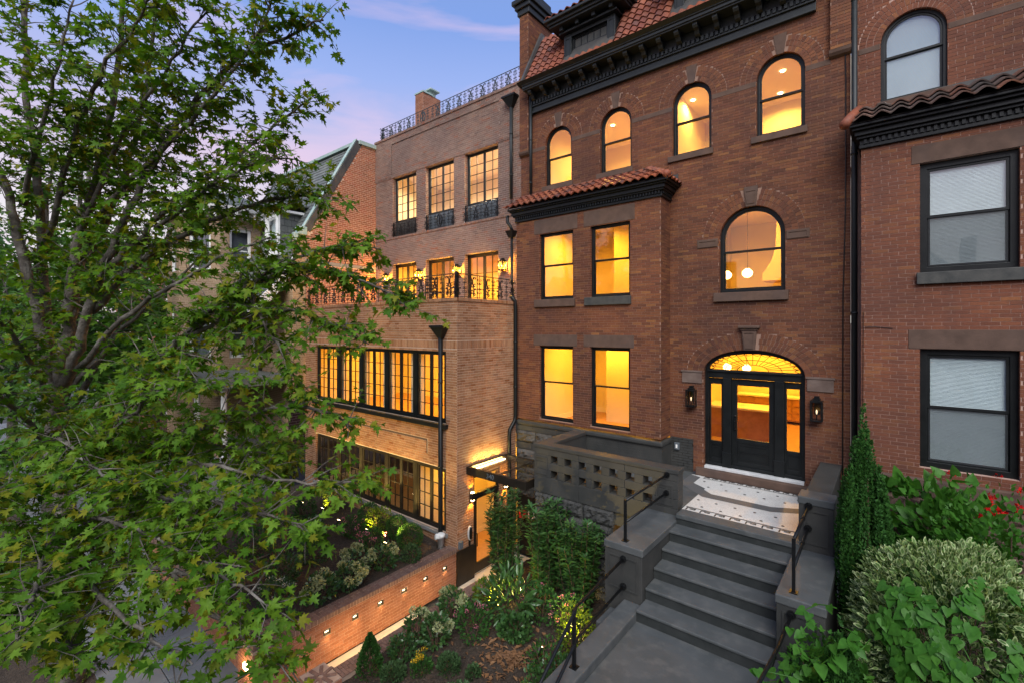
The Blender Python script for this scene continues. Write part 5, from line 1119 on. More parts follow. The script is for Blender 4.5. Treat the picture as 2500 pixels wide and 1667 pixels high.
# ================================================================== lamps and fittings on the walls
def lantern(label, x, y, z0, z1, w, power, glow, group):
    T = thing('wall_lantern', label, 'lantern', (x, y, z0), group); F = front(y)
    h = w/2; mb = MB()
    for s in (-1, 1):
        for d in (0, 1): mb.fbox(F, x+s*h-.012, x+s*h+.012, z0, z1-.08, d*w-.012+.03, d*w+.012+.03)
    mb.fbox(F, x-h-.015, x+h+.015, z0-.012, z0+.014, .015, w+.045); mb.fbox(F, x-h-.015, x+h+.015, z1-.09, z1-.06, .015, w+.045); mb.fbox(F, x-h*.7, x+h*.7, z1-.06, z1-.02, .04, w*.8+.03); mb.fbox(F, x-.045, x+.045, z1-.03, z1+.03, .05, .12)
    mb.build('cage', 'iron', T); mb = MB(); mb.fbox(F, x-.05, x+.05, z0+.12, z1-.02, -.0, .02); mb.build('back_plate', 'iron', T)
    for s in (-1, 1): mb = MB(); mb.face([F.p(x+s*h, z0+.01, .04), F.p(x+s*h, z0+.01, w+.02), F.p(x+s*h, z1-.09, w+.02), F.p(x+s*h, z1-.09, .04)]); mb.build('pane', 'lamp_glass', T)
    mb = MB(); mb.face([F.p(x-h, z0+.01, w+.03), F.p(x+h, z0+.01, w+.03), F.p(x+h, z1-.09, w+.03), F.p(x-h, z1-.09, w+.03)]); mb.build('pane', 'lamp_glass', T)
    c = F.p(x, z0+(z1-z0)*.38, w/2+.03); mb = MB(); mb.lathe(c, [(.006, -.05), (.014, -.02), (.017, .015), (.006, .045)], 8); mb.build('bulb', glow, T, True)
    mb = MB(); mb.tube([c-ZV*.05, F.p(x, z0+.01, w/2+.03)], .012, 6); mb.build('bulb_holder', 'iron', T)
    lamp('lantern_lamp', c+ZV*.02, power, rad=.03, parent=T); return T
emit('filament', (1, .75, .45), .7)
lantern('black glazed lantern left of the arched front door', -3.63, -.01, 4.77, 5.22, .175, .4, 'filament', 'lanterns beside the front door')
lantern('black glazed lantern right of the arched front door', -1.13, -.01, 4.74, 5.20, .18, .4, 'filament', 'lanterns beside the front door')
for x, l in ((-9.52, 'glowing terrace lantern nearest the red brick house'), (-11.61, 'glowing terrace lantern between the two right terrace doors'), (-13.65, 'glowing terrace lantern between the two left terrace doors'), (-15.72, 'glowing terrace lantern beside the orange gable, behind leaves')):
    lantern(l, x, -.01, 8.45, 8.80, .17, 170, 'lamp_glow', 'lanterns on the terrace wall')
def updown(label, y):
    T = thing('wall_sconce', label, 'sconce', (-8.57, y, 2.0), 'up and down lights beside the glazed entrance'); F = side(-8.56)
    mb = MB(); o = Op(y-.05, y+.05, 2.02, 2.36); mb.fbox(F, y-.05, y+.05, 2.02, 2.36, .0, .03); mb.fbox(F, y-.05, y+.05, 2.10, 2.28, .03, .11); mb.build('body', 'bronze_metal', T, bevel=.004)
    for s, z in ((1, 2.29), (-1, 2.09)):
        mb = MB(); mb.fbox(F, y-.04, y+.04, z-.012, z+.012, .035, .10); mb.build('lens', 'lamp_glow', T)
        lamp('sconce_lamp', F.p(y, z+s*.03, .07), 26, rad=.03, parent=T, kind='SPOT', aim=(-.12, 0, s), spot=95)
updown('glowing up and down light left of the glazed side entrance', -2.53); updown('glowing up and down light right of the glazed side entrance', -1.16)
CN = thing('door_canopy', 'black steel canopy frame with LED strip and house number over the side entrance', 'canopy', (-7.5, -1.9, 2.8))
mb = MB()
for y0, y1 in ((-2.70, -2.62), (-1.14, -1.06)): mb.box(-8.56, -6.6, y0, y1, 2.80, 3.0)
mb.box(-6.66, -6.6, -2.62, -1.14, 2.80, 3.0); mb.box(-8.56, -8.48, -2.62, -1.14, 2.86, 3.0); mb.box(-7.62, -7.57, -2.62, -1.14, 2.90, 2.96); mb.build('frame', 'bronze_metal', CN, bevel=.006)
mb = MB(); mb.face([(-8.5, -2.64, 2.985), (-6.64, -2.64, 2.985), (-6.64, -1.12, 2.985), (-8.5, -1.12, 2.985)]); mb.build('glass_panel', 'glass', CN)
mb = MB(); mb.box(-8.47, -8.44, -2.55, -1.25, 2.90, 2.925); mb.build('led_strip', 'led', CN); mb = MB(); mb.box(-8.475, -8.36, -2.58, -1.22, 2.885, 2.895); mb.build('led_tray', 'bronze_metal', CN)
lamp('led_lamp', (-8.44, -1.9, 2.955), 26, (1, .72, .2), kind='AREA', parent=CN, aim=(-.5, 0, 1), size=(1.2, .04))
def text(s, F, u, z, n, size, mat, parent, name, ext=.004):
    c = bpy.data.curves.new(name, 'FONT'); c.body = s; c.size = size; c.extrude = ext; c.align_x = 'CENTER'; c.align_y = 'CENTER'; c.materials.append(MAT[mat])
    o = bpy.data.objects.new(name, c); C.objects.link(o); o.location = F.p(u, z, n); M = Matrix((F.u, ZV, F.n)).transposed(); o.rotation_euler = M.to_euler(); bpy.context.view_layer.update()
    me = bpy.data.meshes.new_from_object(o.evaluated_get(bpy.context.evaluated_depsgraph_get())); q = inst(me, name, parent, o.location.copy(), o.rotation_euler.copy()); bpy.data.objects.remove(o); return q
text('340', front(-2.70), -7.72, 2.90, .006, .17, 'grey_panel', CN, 'house_number', .006)
ic = thing('intercom', 'black oval door intercom with silver rim on the brick beside the side entrance', 'intercom', (-8.57, -2.58, 1.05)); F = side(-8.565)
mb = MB(); mb.prism(F, [(-2.58+.075*math.cos(t*math.pi/10), 1.23+.19*math.sin(t*math.pi/10)) for t in range(20)], 0, .05); mb.build('rim', 'marble', ic, bevel=.01); mb = MB(); mb.prism(F, [(-2.58+.055*math.cos(t*math.pi/10), 1.23+.165*math.sin(t*math.pi/10)) for t in range(20)], .05, .062); mb.build('face', 'black_paint', ic); mb = MB(); mb.fbox(F, -2.61, -2.56, .9, 1.05, 0, .03); mb.build('conduit', 'bronze_metal', ic)
mb = MB(); mb.fbox(side(-8.555), -3.07, -2.43, .0, .90, 0, .04); tag(mb.build('metal_panel', 'bronze_metal', bevel=.005), 'dark bronze metal panel between the brick retaining wall and the side entrance', 'panel')
mb = MB(); mb.fbox(side(-8.555), -3.0, -2.88, .95, 1.14, 0, .07); tag(mb.build('junction_box', 'grey_panel', bevel=.006), 'small grey metal box above the bronze panel on the wing corner', 'box')
fd = thing('fire_connection_sign', 'white FDC sign with red letters on the brown basement wall', 'sign', (-7.98, -.62, 1.1)); F = front(-.605)
mb = MB(); mb.fbox(F, -8.12, -7.76, 1.10, 1.30, 0, .02); mb.build('plate', 'sign_white', fd, bevel=.01); mb = MB(); o = Op(-8.11, -7.77, 1.11, 1.29); mb.ring(F, o.outline(), o.outline(.012), .018, .023); mb.build('border', 'red_plastic', fd); text('FDC', F, -7.94, 1.20, .022, .15, 'red_plastic', fd, 'lettering')
al = thing('alarm_box', 'red fire alarm strobe box left of the FDC sign', 'alarm', (-8.26, -.62, 1.1)); mb = MB(); mb.fbox(F, -8.36, -8.18, 1.10, 1.30, 0, .14); mb.build('body', 'red_plastic', al, bevel=.012); mb = MB(); mb.fbox(F, -8.33, -8.21, 1.15, 1.25, .14, .155); mb.build('strobe', 'glass', al)
wp = thing('vent_pipe', 'white plastic drain pipe with fitting at the wing corner behind the brick wall', 'pipe', (-8.98, -3.2, .95)); mb = MB(); mb.lathe((-8.98, -3.2, .93), [(.085, 0), (.085, .28), (.105, .28), (.105, .36), (.08, .38)], 14); mb.build('pipe', 'pvc', wp, True); mb = MB(); mb.tube([(-8.98, -3.2, 1.2), (-9.0, -3.33, 1.26)], [.06, .06], 12); mb.tube([(-9.0, -3.33, 1.26), (-9.003, -3.35, 1.27)], .075, 12); mb.build('branch', 'pvc', wp, True)
ob = thing('outlet_box', 'small grey weatherproof outlet on the painted wall left of the front door', 'outlet', (-4.0, 0, 3.7)); F = front(0); mb = MB(); mb.fbox(F, -4.06, -3.94, 3.66, 3.83, 0, .05); mb.build('box', 'grey_panel', ob, bevel=.008); mb = MB(); mb.fbox(F, -4.02, -3.98, 3.70, 3.79, .05, .062); mb.build('cover', 'sign_white', ob)
# terrace chairs
def chair(label, x, y, rz):
    T = thing('terrace_chair', label, 'chair', (x, y, 7.24), 'black terrace chairs')
    c, s = math.cos(rz), math.sin(rz); X = Vector((c, s, 0)); Yv = Vector((-s, c, 0)); o = Vector((x, y, 7.24))
    def P(a, b, z): return o+X*a+Yv*b+ZV*z
    mb = MB(); mb.hexa([P(-.22, .22, .42), P(.22, .22, .42), P(.22, .22, .46), P(-.22, .22, .46), P(-.22, -.22, .42), P(.22, -.22, .42), P(.22, -.22, .46), P(-.22, -.22, .46)], 0); mb.build('seat', 'iron', T)
    for a, b in ((-.2, -.2), (.2, -.2), (-.2, .2), (.2, .2)): mb = MB(); mb.tube([P(a, b, 0), P(a, b, .85 if b > 0 else .44)], .015, 6); mb.build('leg', 'iron', T)
    for k in range(4): mb = MB(); mb.tube([P(-.2, .2+.02*math.sin(k), .55+.09*k), P(0, .23, .55+.09*k), P(.2, .2, .55+.09*k)], .014, 6); mb.build('back_slat', 'iron', T)
chair('black terrace chair behind the railing near the middle terrace door', -12.0, -1.9, 2.6); chair('black terrace chair behind the railing closest to the railing corner', -10.7, -1.9, 3.5)
# ================================================================== things inside the lit entrance
KI = thing('kitchen_island', 'wood panelled kitchen island with pale top seen through the front door', 'kitchen island', (-3.3, 4.0, 3.36))
mb = MB(); mb.box(-4.3, -2.55, 3.4, 4.3, 3.36, 4.24); mb.build('body', 'wood_int', KI); mb = MB(); mb.box(-4.34, -2.48, 3.32, 4.38, 4.24, 4.30); mb.build('top', 'white_top', KI, bevel=.008); mb = MB(); mb.box(-2.75, -2.53, 3.38, 3.60, 3.36, 4.24); mb.build('corner_post', 'wood_int', KI)
mb = MB(); mb.tube([(-3.9, 3.8, 4.3), (-3.9, 3.8, 4.62), (-3.86, 3.78, 4.70), (-3.78, 3.76, 4.66), (-3.77, 3.75, 4.55)], .014, 8); mb.build('tap', 'marble', KI, True)
KC = thing('kitchen_counter', 'wood kitchen counter with drawers along the back wall beyond the front door', 'counter', (-2.2, 7.1, 3.36)); mb = MB(); mb.box(-4.3, -.75, 6.8, 7.45, 3.46, 4.22); mb.build('cabinet', 'wood_int', KC); mb = MB(); mb.box(-4.3, -.75, 6.76, 7.46, 4.22, 4.27); mb.build('top', 'white_top', KC)
for i in range(6):
    for j in range(3): mb = MB(); mb.box(-4.2+i*.57, -3.68+i*.57, 6.775, 6.8, 3.5+j*.24, 3.71+j*.24); d = mb.build('drawer', 'wood_int', KC, bevel=.004)
def pendant(label, x, y, zc, z, r=.11):
    T = thing('pendant_lamp', label, 'lamp', (x, y, z), 'globe pendants over the entrance hall')
    mb = MB(); mb.tube([(x, y, z+r), (x, y, zc)], .006, 5); mb.build('cord', 'iron', T); mb = MB(); mb.lathe((x, y, z), [(.02, r), (.05, r*.95), (r, r*.35), (r*1.05, 0), (r*.95, -r*.4), (r*.55, -r*.8), (.02, -r*.9)], 14); mb.build('globe', 'lamp_soft', T, True)
    lamp('pendant_light', (x, y, z-r-.05), 5, rad=.06, parent=T)
pendant('glowing globe pendant seen left through the fanlight', -3.67, 3.2, 6.72, 5.48); pendant('glowing globe pendant seen right of the first through the fanlight', -3.15, 3.2, 6.72, 5.47)
pendant('glowing globe pendant at the left in the large arched window', -3.50, 2.5, 10.2, 8.08, .12); pendant('glowing globe pendant near the centre of the large arched window', -2.98, 2.5, 10.2, 8.10, .13)
rh = thing('range_hood', 'curved plaster range hood inside the large arched window', 'hood', (-1.7, 4.5, 8)); mb = MB(); F = front(4.0)
hp = [(0, 8.0), (1.7, 8.0), (1.7, 8.25), (1.62, 8.3), (1.45, 8.6), (1.35, 9.0), (1.3, 10.19), (.4, 10.19), (.35, 9.0), (.25, 8.6), (.08, 8.3), (0, 8.25)]
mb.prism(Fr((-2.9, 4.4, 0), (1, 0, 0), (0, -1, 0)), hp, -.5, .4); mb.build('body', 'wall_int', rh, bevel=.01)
# ================================================================== leaves
def shape(half, fold=.12, cy=.35):
    """leaf outline from one half; returns verts (x across, y along, z up) and triangles fanned from a middle point"""
    rt_ = half; lf = [(-x, y) for x, y in reversed(half) if x > 1e-6]
    pts = rt_+lf; v = [(0, cy, -.02)]+[(x, y, fold*abs(x)-.10*y*y) for x, y in pts]
    f = [(0, i+1, (i+1) % len(pts)+1) for i in range(len(pts))]
    return np.array(v), np.array(f)
MH = [(0, 0), (.36, -.12), (.25, .10), (.66, .20), (.46, .34), (.66, .62), (.25, .46), (.17, .58), (.26, .84), (.09, .78), (0, 1.10)]
def curl(sh, a, b, c):
    """bend a leaf: a folds the halves, b droops the tip, c twists"""
    V, F = sh; V = V.copy(); V[:, 2] += a*np.abs(V[:, 0])+b*V[:, 1]**2+c*V[:, 0]*V[:, 1]; return V, F
M0 = shape(MH, .05); MAPLE = [M0, curl(M0, .35, -.25, .1), curl(M0, -.30, -.35, -.25), curl(M0, .15, -.7, .35), curl(M0, .5, .1, -.3)]
S0 = shape([(0, 0), (.36, -.06), (.26, .12), (.64, .40), (.24, .46), (.22, .75), (0, 1.05)], .05); MAPLE_S = [S0, curl(S0, .35, -.3, .2), curl(S0, -.3, -.4, -.2)]
LANCE = shape([(0, 0), (.10, .2), (.15, .45), (.10, .78), (0, 1.05)], .25, .45)
ELLI = shape([(0, 0), (.15, .2), (.20, .5), (.13, .82), (0, 1)], .25, .5)
OVAL = shape([(0, 0), (.24, .18), (.30, .5), (.18, .85), (0, 1)], .2, .5)
HEART = shape([(0, .04), (.22, -.12), (.42, .0), (.44, .25), (.30, .55), (.12, .85), (0, 1.02)], .15, .4)
PETAL = shape([(0, 0), (.3, .3), (.38, .7), (.2, 1), (0, .95)], .35, .5)
def unit(a): return a/np.maximum(np.linalg.norm(a, axis=1, keepdims=True), 1e-9)
def leaf_mesh(name, sh, P, D, N, S_, mat):
    shs = sh if isinstance(sh, list) else [sh]; Fc = shs[0][1]; n = len(P); Vs = np.stack([q[0] for q in shs])[rng.integers(0, len(shs), n)]; D = unit(D); T = unit(np.cross(D, N)); N = np.cross(T, D)
    pts = P[:, None, :]+S_[:, None, None]*(Vs[:, :, 0:1]*T[:, None, :]+Vs[:, :, 1:2]*D[:, None, :]+Vs[:, :, 2:3]*N[:, None, :])
    k = Vs.shape[1]; fc = (Fc[None]+(np.arange(n)*k)[:, None, None]).reshape(-1, 3)
    me = bpy.data.meshes.new(name); nv, nf = n*k, len(fc)
    me.vertices.add(nv); me.vertices.foreach_set('co', pts.reshape(-1).astype(np.float32))
    me.loops.add(nf*3); me.loops.foreach_set('vertex_index', fc.reshape(-1).astype(np.int32))
    me.polygons.add(nf); me.polygons.foreach_set('loop_start', (np.arange(nf)*3).astype(np.int32)); me.polygons.foreach_set('loop_total', np.full(nf, 3, np.int32))
    a = me.attributes.new('rnd', 'FLOAT', 'FACE'); a.data.foreach_set('value', np.repeat(rng.random(n), len(Fc)).astype(np.float32))
    me.materials.append(MAT[mat]); me.update(calc_edges=True); me.validate(); return me
def leaf_obj(name, sh, P, D, N, S_, mat, parent, kind='stuff'):
    o = bpy.data.objects.new(name, leaf_mesh(name, sh, P, D, N, S_, mat)); C.objects.link(o); par(o, parent)
    if kind: o['kind'] = kind
    return o
def single_leaves(sh, P, D, N, S_, mat, parent, count, name='leaf'):
    """the leaves that show largest, each an object sharing one mesh"""
    mes = [leaf_mesh(name, q, np.zeros((1, 3)), np.array([[0, 1., 0]]), np.array([[0, 0, 1.]]), np.array([1.]), mat) for q in (sh if isinstance(sh, list) else [sh])]
    cp = np.array(CAM); d = np.linalg.norm(P-cp, axis=1)/S_
    vis = np.array([inview(p) for p in P]); d = np.where(vis, d, 1e9); pick = np.argsort(d)[:count]; pick = pick[d[pick] < 1e8]
    D = unit(D); T = unit(np.cross(D, N)); N = np.cross(T, D)
    for i in pick:
        M = Matrix(((T[i][0], D[i][0], N[i][0]), (T[i][1], D[i][1], N[i][1]), (T[i][2], D[i][2], N[i][2])))
        inst(mes[i % len(mes)], name, parent, P[i], M.to_euler(), (S_[i],)*3)
    m = np.ones(len(P), bool); m[pick] = False; return m
def catmull(pts, n=5):
    p = [Vector(q) for q in pts]; p = [p[0]*2-p[1]]+p+[p[-1]*2-p[-2]]; out = []
    for i in range(1, len(p)-2):
        for k in range(n):
            t = k/n; a, b, c, d = p[i-1], p[i], p[i+1], p[i+2]
            out.append(.5*((2*b)+(c-a)*t+(2*a-5*b+4*c-d)*t*t+(3*b-a-3*c+d)*t*t*t))
    return out+[p[-2]]
def grow(limbs, density, twig, lsize, leaf_from=.3, up=.15, spray=(4, 7), jit=.05, droop=.25, wood_r=1):
    """limbs: list of (points, r0, r1). returns branch builder + leaf arrays"""
    wood = MB(); tw = MB(); P, D, N, Sz = [], [], [], []
    for pts, r0, r1, leafy in limbs:
        c = catmull(pts); c = [p+Vector((random.gauss(0, jit*.4), random.gauss(0, jit*.4), random.gauss(0, jit*.3))) if 0 < i < len(c)-1 else p for i, p in enumerate(c)]
        k = len(c); wood.tube(c, [r0+(r1-r0)*(i/(k-1))**.8 for i in range(k)], 9, random.random())
        L = sum((c[i+1]-c[i]).length for i in range(k-1)); s = 0
        for i in range(k-1):
            seg = c[i+1]-c[i]; sl_ = seg.length; d0 = seg.normalized()
            m = density*sl_*leafy
            cnt = int(m)+(random.random() < m-int(m))
            for _ in range(cnt):
                f = random.random(); s_f = (s+f*sl_)/L
                if s_f < leaf_from and random.random() > .10: continue
                o = c[i]+seg*f; rd = Vector((random.gauss(0, 1), random.gauss(0, 1), random.gauss(.0, .55))).normalized()
                d = (d0*random.uniform(.1, .9)+rd*.9+ZV*up).normalized(); ln = twig*random.uniform(.45, 1.2)*(1.15-.45*s_f)
                tp = [o]; q = d.copy()
                for z in range(4): q = (q+Vector((random.gauss(0, .12), random.gauss(0, .12), random.gauss(-.05*droop*4, .08)))).normalized(); tp.append(tp[-1]+q*ln/4)
                tw.tube(tp, [.011*ln+.004, .009*ln+.003, .006, .004, .002], 4, random.random(), False)
                nl = random.randint(*spray)
                for j in range(nl):
                    t = .25+.75*(j+random.random()*.7)/nl; a = min(int(t*4), 3); b = tp[a]+(tp[a+1]-tp[a])*(t*4-a)
                    sidev = q.cross(ZV); sidev = sidev.normalized() if sidev.length > .1 else Vector((1, 0, 0)); sg = 1 if j % 2 else -1
                    ld = (q*random.uniform(.3, 1)+sidev*sg*random.uniform(.4, 1.1)+Vector((0, 0, random.uniform(-.75, .15)))).normalized()
                    pet = b+ld*random.uniform(.03, .09); nn = Vector((random.gauss(0, .42), random.gauss(0, .42), 1))
                    P.append(pet); D.append(ld); N.append(nn); Sz.append(lsize*random.uniform(.5, 1.3))
            s += sl_
    return wood, tw, np.array(P, float), np.array(D, float), np.array(N, float), np.array(Sz, float)
def px(pts): return [at(u, v, t) for u, v, t in pts]
def tree(label, trunk, limbs, density, twig, lsize, sh, mat, bark, singles=0, **kw):
    base = Vector(trunk[0][0]); T = thing('street_tree', label, 'tree', base)
    tm_ = MB(); c = catmull(trunk[0]); k = len(c); r0, r1 = trunk[1], trunk[2]
    tm_.tube(c, [(r0+(r1-r0)*i/(k-1))*(1.35 if i == 0 else 1) for i in range(k)], 14); tm_.build('trunk', bark, T, True)
    wood, tw, P, D, N, Sz = grow(limbs, density, twig, lsize, **kw)
    wood.build('limbs', bark, T, True); tw.build('twigs', bark, T, kind='stuff')
    # clear the air right in front of the camera
    m = np.linalg.norm(P-np.array(CAM), axis=1) > 2.4; P, D, N, Sz = P[m], D[m], N[m], Sz[m]
    cr = None
    if singles: m = single_leaves(sh, P, D, N, Sz, mat, T, singles); P, D, N, Sz = P[m], D[m], N[m], Sz[m]
    leaf_obj('crown', sh, P, D, N, Sz, mat, T)
    return T, len(P)
# ---- near maple
b0 = Vector((-11.75, -9.85, 0)); fork = at(128, 1080, 8.8)
LA = [
 (px([(128, 1100, 8.8), (120, 900, 8.8), (62, 650, 8.6), (20, 480, 8.4), (-40, 300, 8.2), (-70, 100, 8.0)]), .13, .03, .8),
 (px([(130, 1050, 8.8), (112, 780, 9.0), (95, 500, 9.1), (72, 250, 9.2), (60, -20, 9.3), (70, -200, 9.3)]), .11, .03, .8),
 (px([(135, 1020, 8.8), (165, 800, 8.8), (190, 600, 8.7), (245, 400, 8.6), (290, 150, 8.4), (310, -80, 8.3)]), .12, .03, .9),
 (px([(165, 800, 8.8), (205, 640, 8.9), (290, 470, 9.0), (350, 250, 9.2), (380, 30, 9.3)]), .09, .03, .9),
 (px([(150, 960, 8.8), (200, 820, 8.6), (260, 640, 8.4), (330, 480, 8.2), (440, 300, 8.0), (560, 160, 7.8), (700, 90, 7.7), (790, 50, 7.6)]), .10, .015, 1.2),
 (px([(240, 680, 8.5), (330, 590, 8.3), (430, 490, 8.1), (560, 400, 8.0), (680, 300, 7.9), (760, 240, 7.8)]), .07, .012, 1.3),
 (px([(225, 760, 8.6), (340, 640, 8.4), (480, 560, 8.2), (620, 500, 8.0), (740, 480, 8.0), (810, 490, 7.9)]), .07, .012, 1.3),
 (px([(190, 900, 8.6), (300, 780, 8.2), (420, 700, 8.0), (560, 620, 7.8), (660, 580, 7.7)]), .06, .012, .45),
 (px([(170, 1140, 8.6), (300, 1010, 8.3), (400, 870, 8.0), (475, 800, 7.8), (600, 700, 7.6), (740, 660, 7.4), (880, 680, 7.3), (990, 745, 7.2)]), .085, .010, 1.25),
 (px([(440, 830, 7.9), (560, 780, 7.6), (700, 760, 7.4), (830, 800, 7.3), (900, 840, 7.2)]), .04, .010, 1.2),
 (px([(460, 810, 7.8), (560, 720, 7.5), (700, 640, 7.3), (820, 600, 7.3), (930, 610, 7.3)]), .04, .010, 1.1),
 (px([(175, 1200, 8.4), (320, 1120, 7.8), (480, 1050, 7.3), (640, 1000, 7.0), (790, 1000, 6.9), (860, 1040, 6.9)]), .07, .010, 1.3),
 (px([(340, 1110, 7.7), (480, 1130, 7.0), (640, 1160, 6.7), (780, 1180, 6.6), (900, 1170, 6.6)]), .04, .010, .9),
 (px([(175, 1300, 8.2), (300, 1240, 7.2), (450, 1220, 6.4), (620, 1250, 6.0), (740, 1290, 5.9)]), .06, .010, 1.4),
 (px([(175, 1360, 8.0), (280, 1370, 6.6), (420, 1390, 5.7), (560, 1420, 5.3), (680, 1500, 5.1)]), .05, .010, .8),
 (px([(180, 1330, 8.0), (200, 1400, 6.4), (270, 1480, 5.4), (380, 1560, 4.9), (470, 1620, 4.7)]), .05, .010, .6),
 (px([(160, 1250, 8.3), (120, 1330, 6.6), (90, 1420, 5.4), (60, 1500, 4.8), (40, 1580, 4.4)]), .05, .010, 1.2),
 (px([(150, 1200, 8.4), (60, 1180, 7.2), (-20, 1200, 6.3), (-80, 1230, 5.8)]), .05, .010, 1.2),
 (px([(140, 1100, 8.6), (40, 1000, 7.6), (-30, 930, 7.0), (-90, 880, 6.6)]), .05, .012, 1.1),
 (px([(125, 980, 8.7), (60, 860, 7.8), (0, 780, 7.2), (-60, 720, 6.8)]), .05, .012, 1.0),
 (px([(160, 1150, 8.5), (220, 1120, 7.6), (330, 1000, 7.0), (440, 940, 6.7), (540, 930, 6.6)]), .05, .010, 1.2),
 (px([(100, 620, 8.9), (160, 420, 8.2), (230, 220, 7.6), (330, 60, 7.2), (420, -60, 7.0)]), .06, .012, 1.1),
 (px([(250, 520, 8.5), (380, 380, 8.0), (520, 240, 7.6), (620, 100, 7.4), (680, -40, 7.3)]), .05, .012, 1.1),
 (px([(190, 580, 8.7), (300, 330, 8.0), (420, 150, 7.5), (520, 10, 7.2)]), .05, .012, 1.1),
 (px([(380, 560, 8.2), (500, 470, 7.6), (620, 400, 7.4), (720, 390, 7.3)]), .04, .010, 1.2),
 (px([(60, 500, 8.5), (100, 330, 7.8), (140, 160, 7.4), (180, 0, 7.2)]), .05, .012, 1.0),
 (px([(600, 690, 7.6), (640, 790, 7.3), (700, 880, 7.1), (720, 950, 7.0)]), .03, .008, 1.1),
 (px([(300, 880, 8.0), (420, 860, 7.6), (520, 880, 7.4)]), .03, .008, 1.0),
 (px([(170, 1280, 8.2), (220, 1260, 7.0), (330, 1290, 6.0), (430, 1340, 5.6), (520, 1380, 5.4)]), .04, .01, .7),
 (px([(175, 1400, 8.0), (150, 1480, 6.2), (170, 1560, 5.2), (230, 1640, 4.6)]), .04, .01, .6),
 (px([(120, 1050, 8.7), (160, 1080, 7.4), (240, 1150, 6.6), (320, 1190, 6.2)]), .04, .01, 1.2),
 (px([(150, 1320, 8.2), (60, 1340, 6.8), (-10, 1390, 6.0), (-60, 1450, 5.6)]), .04, .01, 1.2),
 (px([(200, 1150, 8.4), (380, 1080, 8.0), (560, 1090, 7.6), (690, 1110, 7.4)]), .04, .01, 1.2),
 (px([(420, 1400, 5.7), (520, 1500, 5.4), (640, 1590, 5.2), (720, 1640, 5.1)]), .03, .008, .7),
]
TA, nA = tree('near maple with many grey stems spreading over the left of the picture', ([b0, b0+Vector((.02, 0, 1.6)), at(160, 1240, 8.7), fork], .17, .15), LA, 18, .8, .12, MAPLE, 'leaf_maple', 'bark', singles=300, leaf_from=.2, spray=(6, 9))
print('LEAVES', nA)
# ---- second maple further along the pavement
q0 = Vector((-19.4, -9.3, 0))
def qq(dx, dy, z): return q0+Vector((dx, dy, z))
LB = [([qq(0, 0, 3.0), qq(.5, .3, 5), qq(1.0, .5, 7.5), qq(1.3, .6, 10.5), qq(1.4, .7, 13)], .17, .03, .9), ([qq(0, 0, 3.0), qq(-.6, .2, 5), qq(-1.2, .5, 8), qq(-1.5, .8, 11), qq(-1.6, 1, 13.5)], .16, .03, .9),
 ([qq(0, 0, 3.2), qq(.2, 1.0, 5.5), qq(.4, 2.0, 8), qq(.6, 2.8, 10)], .12, .03, 1), ([qq(0, 0, 3.4), qq(.9, -.3, 5.8), qq(1.8, -.4, 8.5), qq(2.4, -.2, 11)], .12, .03, 1), ([qq(0, 0, 3), qq(1.2, .9, 4.4), qq(2.4, 1.7, 5.4), qq(3.8, 2.2, 6.0)], .09, .02, 1.1),
 ([qq(.3, .2, 4.6), qq(1.5, 1.4, 6.6), qq(2.6, 2.4, 8.0), qq(3.4, 3.0, 9.0)], .08, .02, 1.1), ([qq(0, 0, 2.8), qq(-.8, 1.2, 4), qq(-1.6, 2.2, 5), qq(-2.2, 3, 5.6)], .09, .02, 1), ([qq(.6, .3, 6), qq(2.0, .4, 7.6), qq(3.2, .6, 8.4), qq(4.4, .8, 8.6)], .07, .02, 1.1), ([qq(-.5, .2, 5), qq(-1.6, -.6, 7), qq(-2.6, -1, 8.6)], .08, .02, 1),
 ([qq(0, 0, 2.4), qq(1.2, .6, 2.8), qq(2.6, 1.0, 2.9), qq(4.2, 1.2, 2.6)], .07, .02, 1.4), ([qq(0, 0, 2.2), qq(-1, -.4, 2.6), qq(-2.2, -.6, 2.6), qq(-3.6, -.6, 2.3)], .07, .02, 1.4), ([qq(0, 0, 2.6), qq(.6, -1, 3.2), qq(1.4, -1.6, 3.4), qq(2.4, -2, 3.2)], .07, .02, 1.4),
 ([qq(.1, 0, 3.2), qq(1.4, -.2, 4.0), qq(2.8, -.1, 4.3), qq(4.0, .1, 4.2)], .07, .02, 1.1)]
TB, nB = tree('second maple behind the near one, dark trunk forking low beside the pavement', ([q0, q0+Vector((.05, .0, 1.5)), q0+Vector((0, 0, 3.3))], .26, .2), LB, 11.0, 1.1, .19, MAPLE_S, 'leaf_back', 'bark', leaf_from=.25, spray=(6, 9))
print('LEAVES B', nB)
